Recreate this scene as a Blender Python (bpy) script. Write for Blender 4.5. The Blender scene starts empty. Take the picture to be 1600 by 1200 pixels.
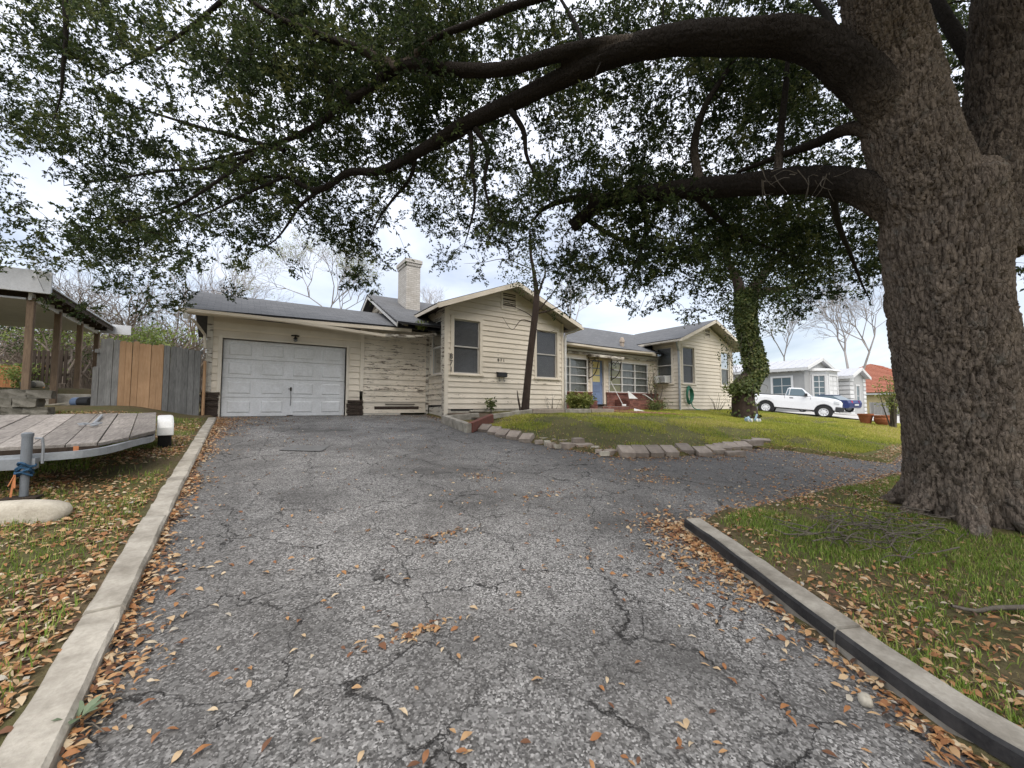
import bpy, bmesh, math, random
import numpy as np
from mathutils import Vector, Matrix
R = math.radians
random.seed(7); RNG = np.random.default_rng(11)
sc = bpy.context.scene
COL = sc.collection

# ------------------------------------------------------------------ camera, sky, sun, exposure
FPX, YAW, PITCH, EYE = 620.0, R(34.4), R(3.23), 1.5
cam_d = bpy.data.cameras.new('camera'); cam = bpy.data.objects.new('camera', cam_d); COL.objects.link(cam)
cam_d.sensor_width = 36.0; cam_d.lens = FPX / 1600 * 36.0; cam_d.clip_start = 0.05; cam_d.clip_end = 3000
cam.location = (0, 0, EYE); cam.rotation_euler = (R(90) + PITCH, 0, -YAW)
sc.camera = cam
SUN_EL, SUN_AZ = R(52), R(200)
w = bpy.data.worlds.new('World'); sc.world = w; w.use_nodes = True
nt = w.node_tree; nt.nodes.clear()
def N(t, **k):
    n = nt.nodes.new(t)
    for a, b in k.items():
        if a[:2] == 'i_':
            n.inputs[int(a[2:])].default_value = b
        else:
            setattr(n, a, b)
    return n
def build_sky():
    L = nt.links.new
    sky = N('ShaderNodeTexSky', sky_type='NISHITA', sun_disc=False, sun_elevation=SUN_EL, sun_rotation=SUN_AZ)
    bg1 = N('ShaderNodeBackground'); bg1.inputs[1].default_value = 0.05; L(sky.outputs[0], bg1.inputs[0])
    tc = N('ShaderNodeTexCoord'); sep = N('ShaderNodeSeparateXYZ'); L(tc.outputs['Generated'], sep.inputs[0])
    # project direction on a cloud layer
    mx = N('ShaderNodeMath', operation='MAXIMUM', i_1=0.0); L(sep.outputs[2], mx.inputs[0])
    ad = N('ShaderNodeMath', operation='ADD', i_1=0.22); L(mx.outputs[0], ad.inputs[0])
    comb = N('ShaderNodeCombineXYZ'); 
    for i in (0, 1):
        dv = N('ShaderNodeMath', operation='DIVIDE'); L(sep.outputs[i], dv.inputs[0]); L(ad.outputs[0], dv.inputs[1]); L(dv.outputs[0], comb.inputs[i])
    no = N('ShaderNodeTexNoise', noise_dimensions='3D'); no.inputs['Scale'].default_value = 1.1; no.inputs['Detail'].default_value = 6; no.inputs['Roughness'].default_value = 0.55
    no.inputs['Distortion'].default_value = 0.6; L(comb.outputs[0], no.inputs['Vector'])
    cr = N('ShaderNodeValToRGB'); L(no.outputs['Fac'], cr.inputs[0])
    e = cr.color_ramp.elements; e[0].position = 0.33; e[0].color = (0.275, 0.288, 0.325, 1); e[1].position = 0.68; e[1].color = (0.575, 0.568, 0.575, 1)
    # overcast luminance: brighter overhead than at the horizon
    pw_ = N('ShaderNodeMath', operation='POWER', i_1=1.25); L(mx.outputs[0], pw_.inputs[0])
    ml = N('ShaderNodeMath', operation='MULTIPLY_ADD', i_1=2.0, i_2=0.76); L(pw_.outputs[0], ml.inputs[0])
    bg2 = N('ShaderNodeBackground'); L(cr.outputs[0], bg2.inputs[0]); L(ml.outputs[0], bg2.inputs[1])
    add = N('ShaderNodeAddShader'); L(bg1.outputs[0], add.inputs[0]); L(bg2.outputs[0], add.inputs[1])
    out = N('ShaderNodeOutputWorld'); L(add.outputs[0], out.inputs[0])
build_sky()
sun_d = bpy.data.lights.new('sun', 'SUN'); sun = bpy.data.objects.new('sun', sun_d); COL.objects.link(sun)
sun_d.energy = 1.5; sun_d.angle = R(45); sun_d.color = (1.0, 0.93, 0.83)
sun.rotation_euler = (R(90) - SUN_EL, 0, R(180) - SUN_AZ)
vs = sc.view_settings; vs.view_transform = 'Standard'; vs.look = 'None'; vs.exposure = 0.66; vs.gamma = 1.0; vs.use_curve_mapping = False
sc.cycles.max_bounces = 4; sc.cycles.diffuse_bounces = 2; sc.cycles.glossy_bounces = 2; sc.cycles.transparent_max_bounces = 8

# ------------------------------------------------------------------ survey: photo bearing + distance -> place
_f = np.array([math.sin(YAW) * math.cos(PITCH), math.cos(YAW) * math.cos(PITCH), math.sin(PITCH)])
_r = np.array([math.cos(YAW), -math.sin(YAW), 0.0]); _u = np.cross(_r, _f); _c = np.array([0, 0, EYE])
def ray(u, v): return _f + (u - 800) / FPX * _r - (v - 600) / FPX * _u
def at(u, v, D): return _c + ray(u, v) * D
def atY(u, v, Y): d = ray(u, v); return _c + d * (Y / d[1])
def atX(u, v, X): d = ray(u, v); return _c + d * (X / d[0])
def atG(u, v, dz=0.0):
    d = ray(u, v); t = (dz - EYE) / (d[2] - 0.092 * d[1]); return _c + t * d

# ------------------------------------------------------------------ object helpers
def tag(o, label=None, cat=None, group=None, kind=None):
    if label: o['label'] = label
    if cat: o['category'] = cat
    if group: o['group'] = group
    if kind: o['kind'] = kind
    return o
def thing(name, label, cat, loc=(0, 0, 0), group=None, rz=0.0):
    o = bpy.data.objects.new(name, None); COL.objects.link(o); o.location = loc; o.rotation_euler = (0, 0, rz)
    return tag(o, label, cat, group)
def link(name, me, mat=None, parent=None, local=False):
    o = bpy.data.objects.new(name, me); COL.objects.link(o)
    if mat is not None and len(me.materials) == 0: me.materials.append(mat)
    if parent is not None:
        o.parent = parent
        if parent.type == 'EMPTY' and not local: o.location = -Vector(parent.location)
    return o
def mesh(name, v, f, smooth=False):
    me = bpy.data.meshes.new(name); me.from_pydata([tuple(map(float, p)) for p in v], [], f); me.update()
    if smooth: me.polygons.foreach_set('use_smooth', [True] * len(me.polygons))
    return me
def fastmesh(name, v, f, smooth=False, cols=None):
    """v (n,3), f (m,k) numpy; cols: per-face random value -> face attribute 'rnd'"""
    v = np.asarray(v, np.float32); f = np.asarray(f, np.int32); m, k = f.shape
    me = bpy.data.meshes.new(name); me.vertices.add(len(v)); me.vertices.foreach_set('co', v.ravel())
    me.loops.add(m * k); me.loops.foreach_set('vertex_index', f.ravel())
    me.polygons.add(m); me.polygons.foreach_set('loop_start', np.arange(0, m * k, k, dtype=np.int32))
    if smooth: me.polygons.foreach_set('use_smooth', np.ones(m, bool))
    if cols is not None:
        a = me.attributes.new('rnd', 'FLOAT', 'FACE'); a.data.foreach_set('value', np.asarray(cols, np.float32))
    me.update(calc_edges=True); me.validate(); return me
BOXF = [(0, 3, 2, 1), (4, 5, 6, 7), (0, 1, 5, 4), (1, 2, 6, 5), (2, 3, 7, 6), (3, 0, 4, 7)]
class MB:
    """collects shapes for ONE mesh object"""
    def __init__(s): s.v = []; s.f = []
    def add(s, v, f):
        n = len(s.v); s.v += [tuple(p) for p in v]; s.f += [tuple(i + n for i in q) for q in f]; return s
    def box(s, a, b):
        x0, y0, z0 = a; x1, y1, z1 = b
        return s.add([(x0, y0, z0), (x1, y0, z0), (x1, y1, z0), (x0, y1, z0), (x0, y0, z1), (x1, y0, z1), (x1, y1, z1), (x0, y1, z1)], BOXF)
    def hexa(s, bot, top): return s.add(list(bot) + list(top), BOXF)
    def bar(s, p, q, w_, h_, upv=(0, 0, 1)):
        p = np.array(p, float); q = np.array(q, float); d = q - p; d /= np.linalg.norm(d); u = np.array(upv, float)
        if abs(d @ u) > 0.95: u = np.array([0, 1.0, 0])
        r = np.cross(d, u); r /= np.linalg.norm(r); u = np.cross(r, d)
        c = lambda o, a, b: o + r * a * w_ / 2 + u * b * h_ / 2
        return s.add([c(p, -1, -1), c(p, 1, -1), c(p, 1, 1), c(p, -1, 1), c(q, -1, -1), c(q, 1, -1), c(q, 1, 1), c(q, -1, 1)], BOXF)
    def tube(s, pts, rad, n=8, caps=True):
        v, f = sweep(pts, rad, n, caps); return s.add(v, f)
    def lathe(s, prof, c=(0, 0, 0), n=24, axis='z'):
        v = []; f = []
        for r_, h in prof:
            for k in range(n):
                a = 2 * math.pi * k / n; x, y = r_ * math.cos(a), r_ * math.sin(a)
                p = (x, y, h) if axis == 'z' else ((x, h, y) if axis == 'y' else (h, x, y))
                v.append((p[0] + c[0], p[1] + c[1], p[2] + c[2]))
        for i in range(len(prof) - 1):
            for k in range(n):
                f.append((i * n + k, i * n + (k + 1) % n, (i + 1) * n + (k + 1) % n, (i + 1) * n + k))
        f.append(tuple(range(n))[::-1]); f.append(tuple(range((len(prof) - 1) * n, len(prof) * n)))
        return s.add(v, f)
    def build(s, name, mat, parent=None, bevel=0.0, smooth=False, local=False, seg=1):
        me = mesh(name, s.v, s.f, smooth)
        if bevel > 0 or True:
            bm = bmesh.new(); bm.from_mesh(me)
            bmesh.ops.recalc_face_normals(bm, faces=bm.faces)
            if bevel > 0:
                bmesh.ops.bevel(bm, geom=[e for e in bm.edges if e.is_manifold and e.calc_face_angle(0) > 0.5], offset=bevel, segments=seg, affect='EDGES', clamp_overlap=True)
            bm.to_mesh(me); bm.free()
        return link(name, me, mat, parent, local)
def frames(P):
    P = np.asarray(P, float); T = np.gradient(P, axis=0); T /= np.linalg.norm(T, axis=1)[:, None] + 1e-9
    u = np.array([0, 0, 1.0]) if abs(T[0, 2]) < 0.9 else np.array([1.0, 0, 0])
    A = []; B = []
    for t in T:
        u = u - t * (u @ t); u /= np.linalg.norm(u) + 1e-9; A.append(u.copy()); B.append(np.cross(t, u))
    return P, T, np.array(A), np.array(B)
def sweep(pts, rad, n=8, caps=True):
    P, T, A, B = frames(pts); rad = np.broadcast_to(np.asarray(rad, float), (len(P),))
    an = np.arange(n) * 2 * math.pi / n
    v = (P[:, None] + rad[:, None, None] * (np.cos(an)[None, :, None] * A[:, None] + np.sin(an)[None, :, None] * B[:, None])).reshape(-1, 3)
    f = [(i * n + k, i * n + (k + 1) % n, (i + 1) * n + (k + 1) % n, (i + 1) * n + k) for i in range(len(P) - 1) for k in range(n)]
    if caps: f += [tuple(range(n))[::-1], tuple(range((len(P) - 1) * n, len(P) * n))]
    return [tuple(p) for p in v], f
def spline(pts, m=8):
    """Catmull-Rom through the points"""
    P = np.asarray(pts, float); P = np.vstack([2 * P[0] - P[1], P, 2 * P[-1] - P[-2]]); out = []
    for i in range(1, len(P) - 2):
        for t in np.arange(m) / m:
            a, b, c, d = P[i - 1], P[i], P[i + 1], P[i + 2]
            out.append(0.5 * (2 * b + (c - a) * t + (2 * a - 5 * b + 4 * c - d) * t * t + (3 * b - a - 3 * c + d) * t ** 3))
    out.append(P[-2]); return np.array(out)
def copy_tree(o, parent=None):
    c = o.copy(); COL.objects.link(c); c.parent = parent
    for ch in list(o.children): copy_tree(ch, c)
    return c

# ------------------------------------------------------------------ numeric noise
def _h(i, j, k=0):
    n = (i * 374761393 + j * 668265263 + k * 2147483647 % 1013904223) & 0xffffffff
    n = (n ^ (n >> 13)) * 1274126177 & 0xffffffff
    return ((n ^ (n >> 16)) & 0xffff) / 65535.0
def vnoise(x, y, k=0):
    x = np.asarray(x, float); y = np.asarray(y, float); i = np.floor(x).astype(np.int64); j = np.floor(y).astype(np.int64)
    fx = x - i; fy = y - j; fx = fx * fx * (3 - 2 * fx); fy = fy * fy * (3 - 2 * fy)
    return (_h(i, j, k) * (1 - fx) + _h(i + 1, j, k) * fx) * (1 - fy) + (_h(i, j + 1, k) * (1 - fx) + _h(i + 1, j + 1, k) * fx) * fy
def fbm(x, y, o=4, k=0):
    s = 0; a = 0.5; t = 0
    for q in range(o): s = s + a * vnoise(x * 2 ** q + 17 * q, y * 2 ** q - 9 * q, k + q); t += a; a *= 0.5
    return s / t
def worley(x, y, k=0):
    """F1, F2 and cell id value"""
    i = np.floor(x).astype(np.int64); j = np.floor(y).astype(np.int64); F1 = np.full(x.shape, 9.0); F2 = F1.copy(); ID = np.zeros(x.shape)
    for di in (-1, 0, 1):
        for dj in (-1, 0, 1):
            a = i + di; b = j + dj; px = a + _h(a, b, k + 1); py = b + _h(a, b, k + 2); d = np.hypot(px - x, py - y)
            m = d < F1; F2 = np.where(m, F1, np.minimum(F2, d)); ID = np.where(m, _h(a, b, k + 3), ID); F1 = np.minimum(F1, d)
    return F1, F2, ID
def sstep(a, b, x): t = np.clip((x - a) / (b - a), 0, 1); return t * t * (3 - 2 * t)

# ------------------------------------------------------------------ materials
class NG:
    def __init__(s, name):
        s.m = bpy.data.materials.new(name); s.m.use_nodes = True; s.t = s.m.node_tree; s.t.nodes.clear()
        s.out = s.n('ShaderNodeOutputMaterial'); s.b = s.n('ShaderNodeBsdfPrincipled'); s.l(s.b.outputs[0], s.out.inputs[0])
        s.tc = s.n('ShaderNodeTexCoord')
    def n(s, t, **k):
        n = s.t.nodes.new(t)
        for a, b in k.items(): setattr(n, a, b)
        return n
    def l(s, a, b): s.t.links.new(a, b)
    def mapping(s, scale=(1, 1, 1), src=None, rot=(0, 0, 0)):
        m = s.n('ShaderNodeMapping'); m.inputs['Scale'].default_value = scale; m.inputs['Rotation'].default_value = rot; s.l(src or s.tc.outputs['Object'], m.inputs[0]); return m.outputs[0]
    def noise(s, scale, detail=4, rough=0.55, vec=None, dist=0.0):
        n = s.n('ShaderNodeTexNoise'); n.inputs['Scale'].default_value = scale; n.inputs['Detail'].default_value = detail; n.inputs['Roughness'].default_value = rough; n.inputs['Distortion'].default_value = dist
        s.l(vec or s.tc.outputs['Object'], n.inputs['Vector']); return n.outputs['Fac']
    def voro(s, scale, feat='F1', vec=None, out=0, rand=1.0):
        n = s.n('ShaderNodeTexVoronoi', feature=feat); n.inputs['Scale'].default_value = scale; n.inputs['Randomness'].default_value = rand
        s.l(vec or s.tc.outputs['Object'], n.inputs['Vector']); return n.outputs[out]
    def ramp(s, fac, stops):
        r = s.n('ShaderNodeValToRGB'); s.l(fac, r.inputs[0]); e = r.color_ramp.elements
        while len(e) < len(stops): e.new(0.5)
        for q, (p, c) in zip(e, stops): q.position = p; q.color = (c, c, c, 1) if not hasattr(c, '__len__') else (*c[:3], 1)
        return r.outputs[0]
    def mix(s, fac, a, b, mode='MIX'):
        m = s.n('ShaderNodeMix', data_type='RGBA', blend_type=mode)
        for src, i in ((fac, 0), (a, 6), (b, 7)):
            if hasattr(src, 'is_linked') or isinstance(src, bpy.types.NodeSocket): s.l(src, m.inputs[i])
            else: m.inputs[i].default_value = src if i == 0 else (*src[:3], 1)
        return m.outputs[2]
    def math(s, op, a, b=0.0, c=None):
        m = s.n('ShaderNodeMath', operation=op)
        for i, src in enumerate((a, b) if c is None else (a, b, c)):
            if isinstance(src, bpy.types.NodeSocket): s.l(src, m.inputs[i])
            else: m.inputs[i].default_value = src
        return m.outputs[0]
    def bump(s, h, strength=0.5, dist=0.01, prev=None):
        b = s.n('ShaderNodeBump'); b.inputs['Strength'].default_value = strength; b.inputs['Distance'].default_value = dist; s.l(h, b.inputs['Height'])
        if prev is not None: s.l(prev, b.inputs['Normal'])
        return b.outputs[0]
    def set(s, col=None, rough=0.8, normal=None, metal=0.0, spec=0.3):
        if isinstance(col, bpy.types.NodeSocket): s.l(col, s.b.inputs['Base Color'])
        elif col is not None: s.b.inputs['Base Color'].default_value = (*col[:3], 1)
        if isinstance(rough, bpy.types.NodeSocket): s.l(rough, s.b.inputs['Roughness'])
        else: s.b.inputs['Roughness'].default_value = rough
        s.b.inputs['Metallic'].default_value = metal; s.b.inputs['Specular IOR Level'].default_value = spec
        if normal is not None: s.l(normal, s.b.inputs['Normal'])
        return s.m
    def objrand(s): return s.n('ShaderNodeObjectInfo').outputs['Random']
    def attr(s, name):
        a = s.n('ShaderNodeAttribute'); a.attribute_name = name; return a.outputs['Fac']
M = {}
def worn(name, base, dark, scale=6, amt=0.5, rough=0.8, bump=0.3, spec=0.25, vary=0.12, stretch=(1, 1, 1)):
    """a plain weathered surface: base colour broken by blotches and grain"""
    g = NG(name); v = g.mapping(stretch)
    a = g.noise(scale, 5, 0.6, v); b = g.noise(scale * 9, 4, 0.6, v)
    c = g.mix(g.ramp(a, [(0.38, 0.0), (0.72, amt)]), base, dark)
    c = g.mix(g.ramp(b, [(0.35, 0.0), (0.75, 0.35)]), c, tuple(x * 0.7 for x in dark))
    hv = g.n('ShaderNodeHueSaturation'); g.l(c, hv.inputs['Color']); g.l(g.math('MULTIPLY_ADD', g.objrand(), 2 * vary, 1 - vary), hv.inputs['Value'])
    M[name] = g.set(hv.outputs[0], rough, g.bump(g.math('ADD', a, b), bump, 0.01), spec=spec); return M[name]
def glossy(name, col, rough=0.3, metal=0.0, spec=0.5):
    g = NG(name); a = g.noise(14, 4, 0.6)
    c = g.mix(g.ramp(a, [(0.4, 0.0), (0.8, 0.25)]), col, tuple(x * 0.6 for x in col))
    M[name] = g.set(c, g.math('MULTIPLY_ADD', a, 0.2, rough - 0.05), metal=metal, spec=spec); return M[name]

def make_materials():
    # asphalt: exposed chips, patches, crack network
    g = NG('asphalt'); o = g.tc.outputs['Object']
    warp = g.n('ShaderNodeVectorMath', operation='MULTIPLY_ADD'); wn = g.n('ShaderNodeTexNoise'); wn.inputs['Scale'].default_value = 2.2; wn.inputs['Detail'].default_value = 6; wn.inputs['Roughness'].default_value = 0.65
    g.l(o, wn.inputs['Vector']); g.l(wn.outputs['Color'], warp.inputs[0]); warp.inputs[1].default_value = (0.55, 0.55, 0.0); g.l(o, warp.inputs[2])
    flat = g.mapping((1, 1, 0), warp.outputs[0])
    flat0 = g.mapping((1, 1, 0))
    cell = g.n('ShaderNodeTexVoronoi'); cell.inputs['Scale'].default_value = 105; g.l(flat0, cell.inputs['Vector'])
    sp = g.n('ShaderNodeSeparateColor'); g.l(cell.outputs['Color'], sp.inputs[0])
    chip = g.ramp(sp.outputs[0], [(0.0, (0.055, 0.052, 0.048)), (0.4, (0.14, 0.133, 0.124)), (0.75, (0.28, 0.268, 0.25)), (1.0, (0.54, 0.52, 0.49))])
    cell2 = g.n('ShaderNodeTexVoronoi'); cell2.inputs['Scale'].default_value = 42; g.l(flat0, cell2.inputs['Vector'])
    sp2 = g.n('ShaderNodeSeparateColor'); g.l(cell2.outputs['Color'], sp2.inputs[0])
    chip = g.mix(g.ramp(sp2.outputs[1], [(0.72, 0.0), (0.92, 0.6)]), chip, (0.34, 0.33, 0.31))
    tar = (0.066, 0.062, 0.057)
    big = g.noise(0.55, 6, 0.62, flat0); mid = g.noise(3.1, 5, 0.6, flat0)
    # newer dark seal on the branch towards the neighbour
    sx = g.n('ShaderNodeSeparateXYZ'); g.l(o, sx.inputs[0])
    band = g.ramp(g.math('MULTIPLY', sx.outputs[1], 0.1), [(0.30, 0.0), (0.50, 0.30), (0.85, 0.25), (1.05, 0.0)])
    far = g.math('ADD', g.math('ADD', g.math('MAXIMUM', g.math('MULTIPLY', g.math('SUBTRACT', sx.outputs[0], 3.2), 0.30), 0.0), band), g.math('MULTIPLY', g.math('SUBTRACT', big, 0.5), 2.2))
    fac = g.ramp(g.math('MAXIMUM', g.math('MULTIPLY', g.math('SUBTRACT', big, 0.42), 4.2), g.math('MINIMUM', far, 0.75)), [(0.0, 0.0), (1.0, 0.82)])
    edge = g.ramp(g.math('ADD', sx.outputs[0], g.math('MULTIPLY', g.math('SUBTRACT', mid, 0.5), 0.7)), [(0.0, 0.5), (0.28, 0.0)])
    c = g.mix(g.math('MAXIMUM', fac, edge), chip, tar)
    c = g.mix(g.ramp(mid, [(0.52, 0.0), (0.72, 0.5)]), c, (0.07, 0.066, 0.062))
    c = g.mix(g.ramp(g.noise(1.3, 4, 0.6, flat0), [(0.55, 0.0), (0.75, 0.35)]), c, (0.26, 0.245, 0.225))
    e1 = g.voro(1.5, 'DISTANCE_TO_EDGE', flat); e2 = g.voro(4.2, 'DISTANCE_TO_EDGE', flat)
    gate1 = g.ramp(g.noise(0.8, 3, 0.5, flat0), [(0.32, 0.0), (0.46, 1.0)]); gate2 = g.ramp(g.noise(0.62, 3, 0.5, g.mapping((1, 1, 0), None, (0, 0, 1.0))), [(0.55, 0.0), (0.68, 1.0)])
    k1 = g.math('MULTIPLY', g.ramp(e1, [(0.0, 1.0), (0.0035, 0.85), (0.010, 0.0)]), gate1)
    k2 = g.math('MULTIPLY', g.ramp(e2, [(0.0, 0.9), (0.006, 0.7), (0.018, 0.0)]), gate2)
    crack = g.math('MULTIPLY', g.math('MAXIMUM', k1, k2), g.ramp(g.noise(5, 4, 0.6, flat0), [(0.3, 0.25), (0.55, 1.0)]))
    c = g.mix(crack, c, (0.018, 0.016, 0.014))
    hgt = g.math('SUBTRACT', g.math('MULTIPLY', sp.outputs[0], 0.25), crack)
    bmp = g.bump(hgt, 0.7, 0.012); bmp = g.bump(mid, 0.35, 0.05, bmp)
    M['asphalt'] = g.set(c, 0.86, bmp, spec=0.3)
    # soil under the grass
    g = NG('soil'); a = g.noise(1.4, 5, 0.6); b = g.noise(24, 5, 0.65)
    sx = g.n('ShaderNodeSeparateXYZ'); g.l(g.tc.outputs['Object'], sx.inputs[0])
    c = g.mix(g.ramp(a, [(0.35, 0.0), (0.65, 1.0)]), (0.15, 0.108, 0.066), (0.10, 0.105, 0.038))
    c = g.mix(g.ramp(b, [(0.4, 0.0), (0.75, 0.7)]), c, (0.05, 0.04, 0.026))
    far = g.ramp(g.math('MULTIPLY', sx.outputs[0], 0.1), [(0.4, 0.0), (0.95, 1.0)])
    c = g.mix(g.math('MULTIPLY', far, g.ramp(a, [(0.35, 0.75), (0.62, 0.05)])), c, (0.15, 0.16, 0.04))
    M['soil'] = g.set(c, 0.95, g.bump(b, 0.8, 0.03), spec=0.1)
    worn('bed_soil', (0.13, 0.095, 0.065), (0.06, 0.045, 0.03), 9, 0.9, 0.95, 0.8)
    worn('concrete', (0.47, 0.43, 0.36), (0.22, 0.195, 0.155), 4.5, 1.0, 0.85, 0.35)
    worn('concrete_drive', (0.55, 0.53, 0.49), (0.36, 0.34, 0.31), 1.5, 0.6, 0.85, 0.2)
    # kerb: grey concrete, face with old black paint is its own strip
    worn('black_paint', (0.020, 0.020, 0.021), (0.10, 0.095, 0.09), 5.5, 0.5, 0.7, 0.3)
    worn('paver', (0.42, 0.35, 0.285), (0.22, 0.18, 0.15), 7, 0.7, 0.9, 0.4, vary=0.2)
    worn('red_curb', (0.20, 0.075, 0.055), (0.11, 0.06, 0.05), 8, 0.7, 0.85, 0.3)
    worn('brick', (0.25, 0.105, 0.08), (0.15, 0.075, 0.06), 10, 0.6, 0.85, 0.3, vary=0.3)
    worn('mortar', (0.36, 0.30, 0.26), (0.25, 0.21, 0.18), 20, 0.5, 0.9, 0.3)
    worn('limestone', (0.58, 0.53, 0.43), (0.30, 0.26, 0.20), 7, 0.7, 0.9, 0.5)
    worn('grey_stone', (0.21, 0.195, 0.165), (0.07, 0.066, 0.05), 7, 0.9, 0.9, 0.6)
    # painted clapboard in three states of decay
    def siding(name, lo, hi, paint=(0.77, 0.69, 0.575), dirt=0.35):
        g = NG(name); v = g.mapping((1.1, 1.1, 7)); v2 = g.mapping((4.5, 4.5, 30))
        a = g.noise(2.2, 6, 0.62, v, 0.3); b = g.noise(2.6, 6, 0.7, v2)
        ob = g.objrand()
        pe = g.math('ADD', g.math('MULTIPLY', a, 0.6), g.math('MULTIPLY', b, 0.4))
        pe = g.math('ADD', pe, g.math('MULTIPLY', g.math('SUBTRACT', ob, 0.5), 0.07))
        m = g.ramp(pe, [(lo, 0.0), (hi, 1.0)])
        stain = g.ramp(g.noise(1.1, 5, 0.6, g.mapping((1, 1, 0.45))), [(0.35, 0.0), (0.8, dirt)])
        pc = g.mix(stain, paint, (0.40, 0.34, 0.25)); hv = g.n('ShaderNodeHueSaturation'); g.l(pc, hv.inputs['Color']); g.l(g.math('MULTIPLY_ADD', ob, 0.14, 0.93), hv.inputs['Value'])
        wood = g.mix(g.noise(9, 4, 0.6, v2), (0.20, 0.165, 0.13), (0.07, 0.055, 0.045))
        c = g.mix(m, hv.outputs[0], wood)
        M[name] = g.set(c, 0.75, g.bump(g.math('SUBTRACT', g.math('MULTIPLY', b, 0.3), m), 0.5, 0.006), spec=0.25)
    siding('siding', 0.615, 0.645); siding('siding_peeling', 0.548, 0.585, dirt=0.75); siding('siding_fresh', 0.66, 0.70, (0.79, 0.705, 0.58), 0.35)
    siding('trim', 0.63, 0.66, (0.77, 0.695, 0.58), 0.5); siding('trim_worn', 0.52, 0.57, (0.64, 0.60, 0.52), 0.6)
    worn('rot_wood', (0.085, 0.062, 0.048), (0.022, 0.017, 0.014), 7, 0.9, 0.95, 1.0, stretch=(1, 1, 5))
    # shingle roof: courses along the slope, tab colour
    g = NG('shingle'); br = g.n('ShaderNodeTexBrick'); br.inputs['Scale'].default_value = 1.0; br.inputs['Brick Width'].default_value = 0.30; br.inputs['Row Height'].default_value = 0.13; br.inputs['Mortar Size'].default_value = 0.006
    br.inputs['Color1'].default_value = (0.105, 0.108, 0.112, 1); br.inputs['Color2'].default_value = (0.15, 0.153, 0.157, 1); br.inputs['Mortar'].default_value = (0.07, 0.07, 0.075, 1)
    g.l(g.tc.outputs['UV'], br.inputs['Vector']); c = g.mix(g.ramp(g.noise(0.9, 5, 0.6), [(0.35, 0.0), (0.75, 0.55)]), br.outputs['Color'], (0.10, 0.10, 0.10))
    c = g.mix(g.ramp(g.noise(160, 3, 0.6), [(0.4, 0.0), (0.8, 0.3)]), c, (0.26, 0.26, 0.26))
    M['shingle'] = g.set(c, 0.9, g.bump(br.outputs['Fac'], 0.6, -0.012), spec=0.2)
    worn('shingle_edge', (0.085, 0.085, 0.09), (0.04, 0.04, 0.04), 9, 0.7, 0.9, 0.5)
    g = NG('white_brick'); br = g.n('ShaderNodeTexBrick'); br.inputs['Scale'].default_value = 1.0; br.inputs['Brick Width'].default_value = 0.215; br.inputs['Row Height'].default_value = 0.075; br.inputs['Mortar Size'].default_value = 0.008
    br.inputs['Color1'].default_value = (0.62, 0.59, 0.54, 1); br.inputs['Color2'].default_value = (0.50, 0.47, 0.42, 1); br.inputs['Mortar'].default_value = (0.40, 0.37, 0.33, 1)
    g.l(g.tc.outputs['UV'], br.inputs['Vector']); c = g.mix(g.ramp(g.noise(3, 5, 0.6), [(0.4, 0.0), (0.75, 0.5)]), br.outputs['Color'], (0.36, 0.32, 0.27))
    M['white_brick'] = g.set(c, 0.85, g.bump(br.outputs['Fac'], 0.6, -0.01))
    worn('door_white', (0.80, 0.80, 0.80), (0.58, 0.57, 0.55), 2.5, 0.55, 0.45, 0.05, 0.4, 0.0)
    worn('white_paint', (0.72, 0.71, 0.68), (0.45, 0.43, 0.39), 5, 0.45, 0.6, 0.15)
    worn('white_metal', (0.66, 0.67, 0.68), (0.45, 0.45, 0.45), 4, 0.4, 0.45, 0.05, 0.5)
    worn('blue_door', (0.20, 0.27, 0.42), (0.12, 0.16, 0.26), 4, 0.4, 0.55, 0.1)
    worn('dark_iron', (0.03, 0.028, 0.026), (0.09, 0.06, 0.04), 20, 0.4, 0.6, 0.3)
    worn('louver', (0.10, 0.075, 0.06), (0.05, 0.04, 0.03), 12, 0.5, 0.9, 0.3)
    worn('blind', (0.60, 0.585, 0.55), (0.30, 0.29, 0.27), 4, 0.4, 0.7, 0.05)
    worn('yellow_sheet', (0.80, 0.70, 0.34), (0.60, 0.52, 0.24), 4, 0.5, 0.9, 0.1)
    worn('curtain', (0.62, 0.60, 0.55), (0.34, 0.32, 0.29), 3, 0.7, 0.9, 0.2, stretch=(6, 6, 0.6))
    worn('dark_room', (0.05, 0.048, 0.045), (0.03, 0.03, 0.03), 3, 0.4, 0.95, 0.05)
    g = NG('glass'); fr = g.n('ShaderNodeLayerWeight'); fr.inputs['Blend'].default_value = 0.35
    tr = g.n('ShaderNodeBsdfTransparent'); tr.inputs[0].default_value = (0.62, 0.65, 0.66, 1); gl = g.n('ShaderNodeBsdfGlossy'); gl.inputs['Roughness'].default_value = 0.05; gl.inputs[0].default_value = (0.9, 0.92, 0.95, 1)
    g.l(g.bump(g.noise(2.2, 3, 0.5), 0.12, 0.02), gl.inputs['Normal'])
    mx = g.n('ShaderNodeMixShader'); g.l(g.math('MULTIPLY_ADD', fr.outputs['Fresnel'], 0.6, 0.04), mx.inputs[0]); g.l(tr.outputs[0], mx.inputs[1]); g.l(gl.outputs[0], mx.inputs[2]); g.l(mx.outputs[0], g.out.inputs[0]); M['glass'] = g.m
    g = NG('screened_glass'); fr = g.n('ShaderNodeLayerWeight'); fr.inputs['Blend'].default_value = 0.3
    tr = g.n('ShaderNodeBsdfTransparent'); tr.inputs[0].default_value = (0.46, 0.47, 0.48, 1); gl = g.n('ShaderNodeBsdfGlossy'); gl.inputs['Roughness'].default_value = 0.12; gl.inputs[0].default_value = (0.5, 0.52, 0.55, 1)
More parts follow.
